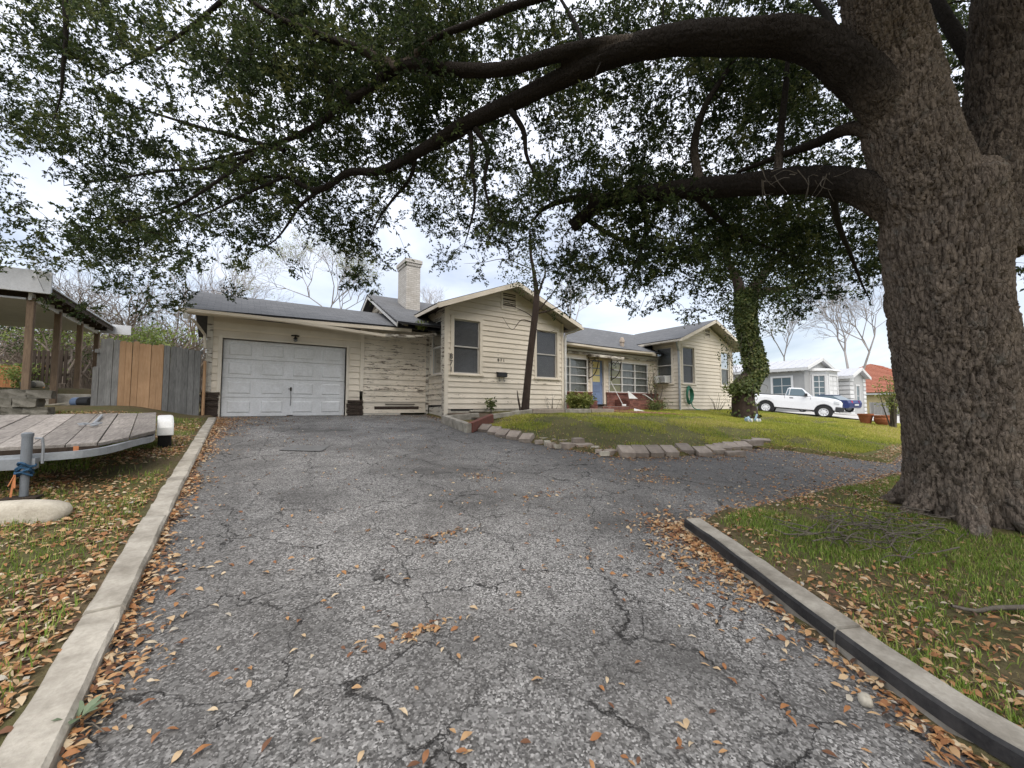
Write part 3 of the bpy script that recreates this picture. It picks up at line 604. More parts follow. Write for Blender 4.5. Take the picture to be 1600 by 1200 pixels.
hd = MB(); WG.box(hd, c_ - 0.09, c_ + 0.07, GZ + 0.028, GZ + 0.05, -0.085, -0.06); hd.build('lift_handle', M['dark_iron'], gd)
mb = MB()
for c in ((dl - 0.09, dl, GZ + 0.68, dt + 0.09), (dr, dr + 0.09, GZ + 0.50, dt + 0.09), (dl, dr, dt, dt + 0.09)): WG.box(mb, *c, -0.13, 0.038)
mb.build('door_casing', M['trim'], house, 0.004)
for a in (dl - 0.07, dr): WG.b('door_jamb', M['rot_wood'], a, a + 0.07, GZ, GZ + 0.52, -0.13, -0.03)
WG.b('garage_header', M['trim'], 0.09, 3.87, 3.62, 3.78, 0.026, 0.036)
# wall light over the garage door
lm = MB(); lx = 0.30 + (3.16) * 0.545
lm.lathe([(0.06, 0), (0.065, 0.012), (0.03, 0.03)], WG.P(lx, 3.56, 0.0), 14, 'y'); lm.bar(WG.P(lx, 3.56, 0.02), WG.P(lx, 3.52, 0.10), 0.03, 0.03); lm.lathe([(0.03, 0.0), (0.055, -0.03), (0.06, -0.05)], WG.P(lx, 3.52, 0.11), 12)
lm.tube([WG.P(lx - 0.11, 3.57, 0.05), WG.P(lx, 3.585, 0.06), WG.P(lx + 0.10, 3.57, 0.05)], 0.022, 8)
lamp = lm.build('wall_light', M['dark_iron'], house); MB().lathe([(0.02, -0.05), (0.05, -0.07), (0.055, -0.10), (0.02, -0.135)], WG.P(lx, 3.52, 0.11), 12).build('globe', M['glass'], lamp, smooth=True)
# --- garage roof: ridge along x
EY, EZ, RY, RZ = 12.55, 3.93, 14.65, 4.86
def gz_sag(x): return EZ + 0.03 * x * 0.9
roof_slab('garage_roof', [(-1.24, EY, EZ), (4.6, EY, EZ + 0.17), (4.6, RY, RZ + 0.06), (-1.24, RY, RZ)], 0.06)
roof_slab('garage_roof', [(4.6, RY + 2.6, EZ), (-1.24, RY + 2.6, EZ), (-1.24, RY, RZ), (4.6, RY, RZ + 0.06)], 0.06)
roof_slab('garage_roof', [(4.55, EY, EZ + 0.165), (5.75, EY + 0.02, EZ + 0.20), (5.75, 14.2, RZ - 0.05), (4.55, 14.2, RZ - 0.10)], 0.05)
board('fascia', (-1.24, EY + 0.03, EZ - 0.10), (4.6, EY + 0.03, EZ + 0.07), 0.025, 0.10, 'trim'); board('rake_board', (-1.22, EY, EZ - 0.09), (-1.22, RY, RZ - 0.09), 0.025, 0.12, 'trim_worn')
MB().add([(-1.22, 12.6, 3.81), (5.4, 12.6, 3.99), (5.4, 13.2, 4.02), (-1.22, 13.2, 4.00)], [(0, 1, 2, 3)]).build('soffit', M['soffit_tan'], house)
def gutter(pts, mat='trim'):
    P = spline(pts, 6); A = np.array([0, 0, 1.0]); V = []; prof = [(0, 0), (-0.0, -0.085), (0.06, -0.10), (0.10, -0.075), (0.11, 0.0), (0.102, 0.0), (0.094, -0.07), (0.058, -0.09), (0.008, -0.078), (0.008, 0)]
    T = np.gradient(P, axis=0); T[:, 2] = 0; T /= np.linalg.norm(T, axis=1)[:, None]; Nn = np.stack([T[:, 1], -T[:, 0], 0 * T[:, 0]], 1); k = len(prof)
    for p, n in zip(P, Nn): V += [tuple(p + n * a + A * b) for a, b in prof]
    F = [(i * k + j, i * k + (j + 1) % k, (i + 1) * k + (j + 1) % k, (i + 1) * k + j) for i in range(len(P) - 1) for j in range(k)] + [tuple(range(k)), tuple(range(len(V) - k, len(V)))]
    return MB().add(V, F).build('gutter', M[mat], house)
gutter([(-1.30, EY, EZ - 0.02), (0.8, EY, EZ - 0.02), (2.2, EY, EZ - 0.09), (3.7, EY - 0.02, EZ - 0.17)], 'siding_fresh'); gutter([(3.66, EY, EZ - 0.15), (4.6, EY, EZ - 0.10), (5.42, EY, EZ + 0.05)], 'trim_worn')
MB().tube([(-1.18, EY - 0.05, EZ - 0.12), (-1.16, EY - 0.05, EZ - 0.20), (-1.0, EY + 0.1, EZ - 0.30), (-0.82, 13.08, EZ - 0.55), (-0.80, 13.1, EZ - 0.9)], 0.032, 8).build('downspout', M['trim'], house)
MB().lathe([(0.05, -0.09), (0.055, 0.0), (0.05, 0.04)], (-1.17, EY - 0.06, EZ - 0.18), 10).build('gutter_outlet', M['white_paint'], house)

# --- front wing with the number
ZF = 1.42
WW = Wall((5.47, 11.87), (10.57, 11.87)); mid = 2.55; sl = 0.40
wins = [(0.31, 1.30, 2.60, 4.42), (3.78, 4.80, 2.60, 4.42)]; vt = (2.24, 2.80, 5.06, 5.62)
clad(WW, ZF, 5.80, wins, M['siding'], 0.182, gable=(mid, 4.80, sl), warp=0.003)
for o in wins: sash_window(WW, *o)
vent(WW, *vt)
WW.b('corner_board', M['trim'], -0.03, 0.10, 1.12, 4.80, 0.001, 0.05); WW.b('corner_board', M['trim'], 5.02, 5.13, ZF - 0.05, 4.80, 0.001, 0.045)
WW.b('foundation', M['concrete'], 0.10, 5.08, 0.95, ZF - 0.012, -0.14, 0.012); WW.b('foundation', M['concrete'], 0.9, 1.5, 1.30, ZF - 0.04, 0.0135, 0.10, None, 0.02); WW.b('crawl_gap', M['dark_room'], 0.22, 1.05, ZF - 0.07, ZF - 0.005, 0.013, 0.016)
WWS = Wall((5.47, 15.0), (5.47, 11.87)); ws_win = (15.0 - 12.98, 15.0 - 12.10, 2.60, 4.42)
clad(WWS, 1.55, 4.78, [ws_win], M['siding_peeling'], 0.182, a0=1.75, a1=3.11, warp=0.006)
sash_window(WWS, *ws_win, glass='glass', drop=0.62, matn='trim_worn', trim=0.085)
WWS.b('corner_board', M['trim_worn'], 3.02, 3.14, 1.12, 4.75, 0.001, 0.05)
MB().hexa([WWS.P(1.9, 1.15, -0.05), WWS.P(3.0, 1.1, -0.05), WWS.P(3.0, 1.1, 0.01), WWS.P(1.9, 1.15, 0.01)], [WWS.P(1.9, 1.46, -0.05), WWS.P(3.0, 1.5, -0.05), WWS.P(3.0, 1.5, 0.01), WWS.P(1.9, 1.46, 0.01)]).build('skirting_panel', M['trim_worn'], house)
WWS.b('crawl_gap', M['dark_room'], 1.95, 3.0, 1.46, 1.56, -0.06, -0.02)
WWR = Wall((10.57, 11.87), (10.57, 12.7)); clad(WWR, ZF, 4.75, [], M['siding'], 0.182)
def text(name, s, size, loc, mat, parent, rot=(R(90), 0, 0)):
    cu = bpy.data.curves.new(name, 'FONT'); cu.body = s; cu.size = size; cu.extrude = 0.006; cu.align_x = 'CENTER'
    tmp = bpy.data.objects.new('tmp_text', cu); COL.objects.link(tmp); me = bpy.data.meshes.new_from_object(tmp.evaluated_get(bpy.context.evaluated_depsgraph_get())); bpy.data.objects.remove(tmp)
    me.materials.clear(); me.transform(Matrix.Translation(loc) @ Matrix.Rotation(rot[0], 4, 'X')); return link(name, me, mat, parent)
for i, ch in enumerate('871'): text('house_number', ch, 0.24, (5.47 + 0.205, 11.87 - 0.05, 3.07 - 0.215 * i), M['black_plastic'], house)
for i, ch in enumerate('871'): text('small_house_number', ch, 0.15, (5.47 + 2.05 + 0.115 * i, 11.87 - 0.036, 3.10), M['dark_iron'], house)
# roof of the wing
def gable_roof(x0, x1, xm, ze, zr, yf, yb, name):
    a, _ = roof_slab(name, [(x0, yb, ze), (x0, yf, ze), (xm, yf, zr), (xm, yb, zr)]); b, _ = roof_slab(name, [(x1, yf, ze), (x1, yb, ze), (xm, yb, zr), (xm, yf, zr)])
    for (xa, xb) in ((x0, xm), (x1, xm)):
        board('rake_board', (xa, yf + 0.012, ze - 0.10), (xb, yf + 0.012, zr - 0.095), 0.028, 0.15, 'trim')
        MB().add([(xa, yf + 0.03, ze - 0.083), (xb, yf + 0.03, zr - 0.083), (xb, yf + 0.75, zr - 0.083), (xa, yf + 0.75, ze - 0.083)], [(0, 1, 2, 3)]).build('soffit', M['soffit_tan'], house)
        board('fascia', (xa, yf, ze - 0.10), (xa, yb, ze - 0.10), 0.025, 0.11, 'trim')
gable_roof(4.95, 11.09, 8.02, 4.72, 5.92, 11.28, 16.0, 'wing_roof')
MB().add([(4.97, 11.4, 4.64), (5.47, 11.4, 4.75), (5.47, 13.3, 4.75), (4.97, 13.3, 4.64)], [(0, 1, 2, 3)]).build('soffit', M['rot_wood'], house)
MB().tube([(11.05, 11.40, 4.62), (10.95, 11.5, 4.50), (10.70, 11.80, 4.40), (10.66, 11.80, 4.2), (10.66, 11.80, 1.35)], 0.05, 10).build('downspout', M['white_paint'], house)
gutter([(11.10, 11.30, 4.64), (11.10, 12.2, 4.62)][::1])
# --- main body
roof_slab('main_roof', [(4.0, 12.28, 4.20), (22.0, 12.28, 4.20), (22.0, 15.95, 5.95), (4.0, 15.95, 5.92)]); roof_slab('main_roof', [(22.0, 19.7, 4.2), (4.0, 19.7, 4.2), (4.0, 15.95, 5.92), (22.0, 15.95, 5.95)])
WM = Wall((4.4, 19.2), (4.4, 12.7)); clad(WM, 4.0, 5.72, [], M['siding_peeling'], 0.18, gable=(3.25, 4.25, 0.455), backing=True)
vent(WM, 2.72, 3.72, 4.72, 5.32, 7)
board('rake_board', (4.02, 12.28, 4.09), (4.02, 15.95, 5.82), 0.03, 0.15, 'white_paint'); board('rake_board', (4.02, 19.7, 4.09), (4.02, 15.95, 5.82), 0.03, 0.15, 'white_paint')
# chimney
def uvbox(name, a, b, mat, parent):
    me = mesh(name, MB().box(a, b).v, BOXF); uv = me.uv_layers.new(name='UVMap')
    for p in me.polygons:
        for li in p.loop_indices:
            c = me.vertices[me.loops[li].vertex_index].co; uv.data[li].uv = (c.y, c.z) if abs(p.normal.x) > 0.5 else (c.x, c.z)
    return link(name, me, mat, parent)
ch = uvbox('chimney', (4.98, 14.25, 4.4), (5.52, 15.2, 6.80), M['white_brick'], house); uvbox('chimney_band', (4.95, 14.22, 6.80), (5.55, 15.23, 6.90), M['white_brick'], ch); uvbox('chimney_band', (4.92, 14.19, 6.90), (5.58, 15.26, 7.04), M['white_brick'], ch); uvbox('chimney_cap', (4.98, 14.25, 7.04), (5.52, 15.2, 7.07), M['white_brick'], ch)
# back and end walls (out of sight, they close the house)
for nm, a, b in (('wall', (-0.74, 17.0), (4.4, 17.0)), ('wall', (4.4, 19.2), (23, 19.2))): MB().hexa([(*a, 1.1), (*b, 1.1), (b[0], b[1] + 0.1, 1.1), (a[0], a[1] + 0.1, 1.1)], [(*a, 4.3), (*b, 4.3), (b[0], b[1] + 0.1, 4.3), (a[0], a[1] + 0.1, 4.3)]).build(nm, M['siding'], house)

# --- porch front between the wings
WP = Wall((10.6, 12.7), (17.78, 12.7)); PZ = 1.60
pdoor = (2.42, 3.22, PZ, 3.64); pw1 = (0.62, 2.12, 2.16, 3.57); pw2 = (3.58, 6.36, 2.20, 3.57)
clad(WP, 2.05, 4.05, [pdoor, pw1, pw2], M['siding_fresh'], 0.19)
WP.b('wall', M['mortar'], 0, 2.37, 1.1, 2.05, -0.12, 0.0); WP.b('wall', M['mortar'], 3.27, 7.18, 1.1, 2.05, -0.12, 0.0)
def brick_face(W, a0, a1, z0, z1, parent, d=0.0, bl=0.205, bh=0.062, j=0.010):
    k = 0; z = z0
    while z + bh <= z1 + 0.005:
        a = a0 - (bl / 2 if k % 2 else 0)
        while a < a1 - 0.02:
            p, q = max(a, a0), min(a + bl, a1)
            if q - p > 0.03: W.b('brick', M['brick'], p, q, z, z + bh, d - 0.03, d + 0.012 + random.uniform(-0.004, 0.004), parent)
            a += bl + j
        z += bh + j; k += 1
lf = WP.b('brick_base', M['mortar'], 0.10, 2.34, 1.25, 2.08, 0.002, 0.10); brick_face(WP, 0.10, 2.34, 1.30, 2.08, lf, 0.10)
WP.b('brick_sill', M['brick'], 0.10, 2.36, 2.085, 2.14, -0.02, 0.15, lf)
rf_ = WP.b('brick_base', M['mortar'], 3.32, 7.10, 1.25, 2.08, 0.002, 0.10); brick_face(WP, 3.32, 7.10, 1.30, 2.08, rf_, 0.10)
WP.b('brick_sill', M['brick'], 3.30, 7.1, 2.085, 2.15, -0.02, 0.15, rf_)
def grid_window(op, cols, rows, covers):
    a0, a1, z0, z1 = op; mb = MB(); t = 0.06
    for c in ((a0 - t, a0, z0 - t, z1 + t), (a1, a1 + t, z0 - t, z1 + t), (a0, a1, z0 - t, z0), (a0, a1, z1, z1 + t)): WP.box(mb, *c, -0.05, 0.045)
    win = mb.build('window', M['white_paint'], house, 0.004)
    xs_ = [a0] + list(cols) + [a1]; zs_ = np.linspace(z0, z1, rows + 1)
    for x in cols: WP.b('mullion', M['white_paint'], x - 0.035, x + 0.035, z0, z1, -0.05, 0.02, win)
    for i in range(len(xs_) - 1):
        for j in range(rows):
            if j: WP.b('glazing_bar', M['white_paint'], xs_[i] + (0.035 if i else 0), xs_[i + 1] - (0.035 if i < len(xs_) - 2 else 0), zs_[j] - 0.018, zs_[j] + 0.018, -0.045, 0.005, win)
            MB().add([WP.P(xs_[i], zs_[j], -0.03), WP.P(xs_[i + 1], zs_[j], -0.03), WP.P(xs_[i + 1], zs_[j + 1], -0.03), WP.P(xs_[i], zs_[j + 1], -0.03)], [(0, 1, 2, 3)]).build('pane', M['glass'], win)
        if covers[i]: WP.b('curtain', M[covers[i]], xs_[i] + 0.01, xs_[i + 1] - 0.01, z0, z1, -0.085, -0.07, win)
    WP.b('room_shade', M['dark_room'], a0 - 0.05, a1 + 0.05, z0 - 0.05, z1 + 0.05, -0.6, -0.55, win)
grid_window(pw1, [0.62 + 0.50], 4, ['curtain', 'curtain']); grid_window(pw2, [4.48, 5.44], 4, ['yellow_sheet', 'curtain', 'curtain'])
pd = WP.b('front_door', M['blue_door'], pdoor[0] + 0.03, pdoor[1] - 0.03, PZ, pdoor[3] - 0.03, -0.09, -0.045)
for i in range(3): WP.b('door_light', M['yellow_sheet'], pdoor[0] + 0.14, pdoor[1] - 0.20, PZ + 1.02 + 0.32 * i, PZ + 1.30 + 0.32 * i, -0.0448, -0.04, pd)
for i in range(2): WP.b('door_panel', M['blue_door'], pdoor[0] + 0.14, pdoor[1] - 0.20, PZ + 0.14 + 0.42 * i, PZ + 0.48 + 0.42 * i, -0.0448, -0.03, pd, 0.01)
MB().lathe([(0.01, 0.02), (0.03, 0.0), (0.03, -0.03), (0.01, -0.045)], WP.P(pdoor[1] - 0.10, PZ + 0.95, 0.0), 12, 'y').build('door_knob', M['chrome'], pd)
mb = MB()
for c in ((pdoor[0] - 0.1, pdoor[0] + 0.03, PZ, pdoor[3] + 0.05), (pdoor[1] - 0.03, pdoor[1] + 0.1, PZ, pdoor[3] + 0.05), (pdoor[0] + 0.03, pdoor[1] - 0.03, pdoor[3] - 0.03, pdoor[3] + 0.05)): WP.box(mb, *c, -0.08, 0.045)
mb.build('door_casing', M['trim'], house)
# eave strip, porch fascia, gutter
board('fascia', (11.0, 12.31, 4.09), (17.2, 12.31, 4.09), 0.03, 0.13, 'trim'); gutter([(11.05, 12.27, 4.15), (14, 12.27, 4.13), (16.9, 12.27, 4.17)])
MB().add([(10.6, 12.3, 4.03), (17.7, 12.3, 4.03), (17.7, 12.7, 4.04), (10.6, 12.7, 4.04)], [(0, 1, 2, 3)]).build('soffit', M['soffit_tan'], house)
board('porch_header', (10.65, 12.60, 3.95), (17.7, 12.60, 3.95), 0.05, 0.07, 'white_paint'); board('porch_header', (10.65, 12.64, 3.84), (17.7, 12.64, 3.84), 0.06, 0.11, 'trim_worn')
# small awning over the door with iron scroll brackets
aw = MB(); x0, x1 = 10.6 + 2.12, 10.6 + 3.80
aw.hexa([(x0, 11.95, 3.62), (x1, 11.95, 3.62), (x1, 12.69, 3.74), (x0, 12.69, 3.74)], [(x0, 11.95, 3.73), (x1, 11.95, 3.73), (x1, 12.69, 3.86), (x0, 12.69, 3.86)]); awn = aw.build('door_hood', M['trim_worn'], house, 0.01)
for x in (x0 + 0.08, x1 - 0.12):
    mb = MB(); mb.bar((x, 12.62, 2.70), (x, 12.62, 3.70), 0.03, 0.03); mb.bar((x, 12.62, 3.62), (x, 12.02, 3.58), 0.03, 0.03)
    mb.tube([(x, 12.60, 2.75)] + [(x, 12.60 - 0.56 * math.sin(t), 3.58 - 0.80 * math.cos(t)) for t in np.linspace(0.1, 1.5, 9)], 0.022, 6)
    for cy, cz, r_ in ((12.46, 3.44, 0.13), (12.25, 3.50, 0.09), (12.52, 3.18, 0.08), (12.34, 3.30, 0.06)): mb.tube([(x, cy + (r_ - 0.012 * k) * math.cos(k * 0.7), cz + (r_ - 0.012 * k) * math.sin(k * 0.7)) for k in range(int(r_ / 0.012))], 0.014, 5)
    mb.build('scroll_bracket', M['dark_iron'], awn)

# --- right wing
WR = Wall((17.78, 11.43), (22.9, 11.43)); midr = 2.56
rw = [(0.33, 1.33, 2.66, 4.48), (3.93, 4.85, 2.66, 4.48)]
clad(WR, 1.36, 5.80, rw, M['siding_fresh'], 0.182, gable=(midr, 4.80, 0.40)); [sash_window(WR, *o, blind=True) for o in rw[:1]]; sash_window(WR, *rw[1], glass='glass', cover='curtain', blind=False)
vent(WR, 2.40, 2.86, 5.16, 5.62, 7)
WR.b('corner_board', M['trim'], -0.03, 0.10, 1.3, 4.8, 0.001, 0.045); WR.b('corner_board', M['trim'], 5.02, 5.15, 1.3, 4.8, 0.001, 0.045); WR.b('foundation', M['concrete'], 0.0, 5.12, 0.9, 1.35, -0.14, 0.01)
WRS = Wall((17.78, 12.9), (17.78, 11.43)); rs = (0.22, 1.08, 2.66, 4.48)
clad(WRS, 1.36, 4.78, [rs], M['siding_fresh'], 0.182); sash_window(WRS, *rs, glass='glass', blind=True, drop=0.75, cover=None, ac=True)
gable_roof(17.18, 23.5, 20.34, 4.76, 6.02, 10.85, 16.0, 'wing_roof')
gutter([(17.14, 12.9, 4.70), (17.14, 11.9, 4.69), (17.14, 10.9, 4.68)][::1], 'trim_worn')
MB().tube([(17.15, 11.1, 4.60), (17.25, 11.15, 4.48), (17.68, 11.36, 4.25), (17.70, 11.36, 4.0), (17.70, 11.36, 1.35)], 0.05, 10).build('downspout', M['galvanised'], house)
WRE = Wall((22.9, 11.43), (22.9, 19.2)); clad(WRE, 1.36, 4.8, [], M['siding_fresh'], 0.182)
# clay vent pipe on the porch roof
MB().lathe([(0.10, 0), (0.10, 0.25), (0.13, 0.27), (0.13, 0.35), (0.08, 0.50), (0.04, 0.52)], (15.2, 12.75, 4.32), 10).build('roof_vent_pipe', M['paver'], house)

# ------------------------------------------------------------------ things on and around the house
mx_, mz_ = 5.47 + 2.16, 2.62
mbx = thing('mailbox', 'black metal mailbox on the clapboard under the small house number', 'mailbox', (mx_, 11.80, mz_ - 0.1))
MB().box((mx_ - 0.19, 11.70, mz_ - 0.08), (mx_ + 0.19, 11.838, mz_ + 0.06)).build('box', M['black_plastic'], mbx, 0.012)
MB().hexa([(mx_ - 0.20, 11.69, mz_ + 0.045), (mx_ + 0.20, 11.69, mz_ + 0.045), (mx_ + 0.20, 11.838, mz_ + 0.075), (mx_ - 0.20, 11.838, mz_ + 0.075)], [(mx_ - 0.20, 11.69, mz_ + 0.06), (mx_ + 0.20, 11.69, mz_ + 0.06), (mx_ + 0.20, 11.838, mz_ + 0.10), (mx_ - 0.20, 11.838, mz_ + 0.10)]).build('lid', M['black_plastic'], mbx)
for s_ in (-0.10, 0.10):
    MB().tube([(mx_ + s_, 11.80, mz_ - 0.07), (mx_ + s_, 11.80, mz_ - 0.20), (mx_ + s_, 11.76, mz_ - 0.235), (mx_ + s_, 11.73, mz_ - 0.20)], 0.010, 6).build('paper_hook', M['dark_iron'], mbx)
# window air conditioner
ac = thing('air_conditioner', 'white window air conditioner jutting from the side wall window', 'air conditioner', (17.6, 12.260, 2.66))
MB().box((17.36, 11.910, 2.67), (17.80, 12.570, 3.03)).build('casing', M['plastic_white'], ac, 0.012)
MB().box((17.352, 11.950, 2.70), (17.358, 12.250, 3.0)).build('grille_recess', M['black_plastic'], ac)
for k in range(7): MB().box((17.342, 11.950, 2.715 + 0.042 * k), (17.354, 12.250, 2.735 + 0.042 * k)).build('slat', M['plastic_white'], ac)
MB().box((17.81, 11.820, 2.68), (17.82, 11.910, 3.02)).build('side_curtain', M['plastic_white'], ac); MB().box((17.81, 12.570, 2.68), (17.82, 12.700, 3.02)).build('side_curtain', M['plastic_white'], ac)
# garden hose on a hook
hose = thing('garden_hose', 'coiled green garden hose hanging on the right clapboard wing', 'garden hose', (18.45, 11.3, 1.35))
MB().bar((18.42, 11.40, 2.46), (18.42, 11.22, 2.46), 0.10, 0.06).build('hook', M['black_plastic'], hose)
for k in range(5):
    pts = [(18.42 + (0.17 + 0.022 * k) * math.sin(t) + random.uniform(-0.01, 0.01), 11.34 - 0.028 * k, 2.06 + (0.42 - 0.02 * k + 0.05 * (k % 2)) * math.cos(t)) for t in np.linspace(0, 2 * math.pi, 22)]
    MB().tube(pts, 0.026, 7, False).build('hose_coil', M['hose_green'], hose, smooth=True)
MB().tube(spline([(18.50, 11.24, 1.68), (18.54, 11.2, 1.48), (18.66, 11.1, 1.36), (18.95, 11.05, 1.33)], 5), 0.024, 7).build('hose_end', M['hose_green'], hose, smooth=True)

# porch slab, steps and brick planter
def lump(name, c, size, rz, mat, parent=None, jit=0.12, tilt=(0, 0), seed=0, sub=1, boxy=False):
    """an uneven stone: a box with chipped, rounded corners"""
    rr = random.Random(seed); bm = bmesh.new(); bmesh.ops.create_cube(bm, size=1.0)
    bmesh.ops.subdivide_edges(bm, edges=bm.edges[:], cuts=2, use_grid_fill=True)
    for q in bm.verts:
        n = sum(abs(a) > 0.45 for a in q.co); k = {3: 0.965, 2: 0.985, 1: 1.0, 0: 1.0}[n] if boxy else {3: 0.84, 2: 0.93, 1: 1.0, 0: 1.0}[n]
        q.co = Vector([a * k + rr.uniform(-jit, jit) * 0.28 for a in q.co])
    if sub: bmesh.ops.smooth_vert(bm, verts=bm.verts, factor=0.25, use_axis_x=True, use_axis_y=True, use_axis_z=True)
    me = bpy.data.meshes.new(name); m4 = Matrix.Diagonal((*size, 1)); bm.transform(m4); bm.to_mesh(me); bm.free()
    o = link(name, me, mat, parent); o.location = c; o.rotation_euler = (tilt[0], tilt[1], rz)
    return o
def pebble(name, c, size, rz, mat, parent=None, seed=0, rough=0.22):
    bm = bmesh.new(); bmesh.ops.create_icosphere(bm, subdivisions=3, radius=0.5); rr = np.random.default_rng(seed); o1 = rr.random(3) * 50
    for q in bm.verts:
        p = q.co * 2; n_ = fbm(np.array([p.x * 1.3 + o1[0] + p.z]), np.array([p.y * 1.3 + o1[1] - p.z * 0.7]), 4, seed)[0] - 0.5; q.co = q.co * (1 + rough * 2 * n_); q.co = Vector([math.copysign(abs(a) ** 0.8 * 0.5 ** 0.2, a) for a in q.co])
    bm.transform(Matrix.Diagonal((*size, 1))); me = bpy.data.meshes.new(name); bm.to_mesh(me); bm.free(); me.polygons.foreach_set('use_smooth', [True] * len(me.polygons)); o = link(name, me, mat, parent); o.location = c; o.rotation_euler = (0, 0, rz); return o
plate = tag(MB().add([tuple(atG(u, v, 0.014)) for u, v in ((436, 703), (455, 695), (514, 697), (502, 705))] + [tuple(atG(u, v, 0.0)) for u, v in ((436, 703), (455, 695), (514, 697), (502, 705))], [(0, 1, 2, 3), (4, 7, 6, 5), (0, 4, 5, 1), (1, 5, 6, 2), (2, 6, 7, 3), (3, 7, 4, 0)]).build('cover_plate', M['plate_grey']), 'flat grey cover plate set in the asphalt before the garage', 'cover plate')
slab = thing('porch_step', 'red brick porch step below the blue front door', 'step', (13.4, 12.0, 1.2))
MB().box((12.6, 11.65, 1.1), (14.3, 12.59, 1.50)).build('core', M['mortar'], slab); WSx = Wall((12.6, 11.65), (14.3, 11.65)); brick_face(WSx, 0, 1.7, 1.20, 1.5, slab, 0.0)
k = 0
for yy in np.arange(11.65, 12.4, 0.215):
    for xx in np.arange(12.6, 14.2, 0.11): MB().box((xx, yy, 1.495), (xx + 0.10, yy + 0.205, 1.512 + random.uniform(-0.003, 0.003))).build('brick', M['brick'], slab)
walk = tag(bpy.data.objects.new('path', None), 'red paved walk leading to the porch', kind='structure'); COL.objects.link(walk)
for j in range(8):
    for i in range(6):
        x = 12.75 + i * 0.27; y = 11.50 - j * 0.27 - 0.10 * i; z = lz(x, y) + 0.022
        o = lump('brick', (x, y, z), (0.255, 0.255, 0.05), 0.02 * random.uniform(-1, 1), M['brick'], walk, 0.02, seed=i * 9 + j); 
def planter(name, label, x0, x1, y0, y1, z0, z1):
    t = thing(name, label, 'planter', ((x0 + x1) / 2, (y0 + y1) / 2, z0))
    MB().box((x0 + 0.02, y0 + 0.02, z0), (x1 - 0.02, y1, z1 - 0.03)).build('core', M['mortar'], t); W_ = Wall((x0, y0), (x1, y0)); brick_face(W_, 0, x1 - x0, z0 + 0.02, z1, t, 0.0)
    W_ = Wall((x0, y1), (x0, y0)); brick_face(W_, 0, y1 - y0, z0 + 0.02, z1, t, 0.0); MB().box((x0 + 0.1, y0 + 0.1, z1 - 0.03), (x1 - 0.1, y1 - 0.05, z1 - 0.01)).build('soil', M['bed_soil'], t); return t
planter('brick_planter', 'low red brick planter right of the porch step under the wide window', 14.45, 16.9, 11.75, 12.58, 1.15, 1.84)
planter('brick_planter', 'short red brick pier left of the blue front door', 12.05, 12.55, 11.9, 12.58, 1.15, 1.78)
# boards left about on the porch
tag(MB().hexa([(14.75, 12.0, 1.86), (15.35, 12.0, 1.86), (15.35, 12.02, 1.86), (14.75, 12.02, 1.86)], [(15.02, 12.3, 2.22), (15.08, 12.3, 2.22), (15.08, 12.32, 2.22), (15.02, 12.32, 2.22)]).build('white_board', M['white_paint']), 'white triangular board leaning above the brick planter', 'board')
tag(MB().bar((15.65, 11.90, 2.06), (16.0, 11.70, 1.78), 0.26, 0.03).build('white_board', M['white_paint']), 'narrow white board lying across the planter edge', 'board')
tag(MB().add([(13.5, 10.75, 1.30), (14.1, 10.6, 1.27), (14.2, 10.8, 1.31), (13.75, 10.95, 1.42), (13.5, 10.75, 1.29), (14.1, 10.6, 1.26), (14.2, 10.8, 1.30), (13.75, 10.95, 1.41)], BOXF).build('fallen_sheet', M['white_paint']), 'crumpled white sheet lying on the red walk', 'sheet')
br_ = thing('broom', 'broom with white pole and pale head leaning at the porch', 'broom', (14.2, 11.8, 1.5))
MB().tube([(13.95, 12.4, 2.65), (14.16, 11.9, 1.60)], 0.014, 7).build('pole', M['white_paint'], br_); MB().bar((14.08, 11.87, 1.55), (14.28, 11.81, 1.55), 0.06, 0.10).build('head', M['plastic_white'], br_, 0.01)

# bed edging and corner kerb by the wing
bed = tag(MB().add([(6.1, 10.3, lz(6.1, 10.3) + 0.05), (12.3, 10.6, lz(12.3, 10.6) + 0.03), (12.6, 12.1, 1.30), (10.6, 12.0, 1.30), (5.5, 11.9, 1.28)], [(0, 1, 2, 3, 4)]).build('flower_bed', M['bed_soil']), 'bare soil bed in front of the gabled wing', kind='structure')
px = [6.35, 7.9, 9.35, 10.7, 12.0]; names = ['first', 'second', 'third', 'last']
for i in range(4):
    a, b_ = px[i] + 0.012, px[i + 1] - 0.012; ya, yb = 10.35 + 0.05 * i, 10.35 + 0.05 * (i + 1)
    za, zb = lz(a, ya) + 0.10, lz(b_, yb) + 0.09
    tag(MB().bar((a, ya, za), (b_, yb, zb), 0.13, 0.15).build('edging_beam', M['paver'] if i % 2 else M['concrete'], None, 0.012), f'long concrete edging beam of the soil bed, {names[i]} from the garage', 'edging', 'edging beams of the soil bed')
ck = thing('corner_edging', 'low red and grey concrete edging at the corner of the gabled wing', 'edging', (5.9, 11.2, 1.0))
P0, P1, P2, P3 = atG(693, 655, 0.12), atG(733, 670, 0.12), atG(768, 655, 0.2), atG(748, 650, 0.2)
MB().bar(P0 + [0.05, 0.1, 0], P1 + [0.05, 0.1, 0], 0.16, 0.26).build('grey_length', M['concrete'], ck, 0.015); MB().bar(P1 + [0.1, 0.12, 0.02], P2 + [0, 0, 0.02], 0.14, 0.26).build('red_length', M['red_curb'], ck, 0.012)
MB().bar(P0 + [0.1, 0.25, 0.0], P3, 0.15, 0.20).build('grey_length', M['concrete'], ck, 0.015)

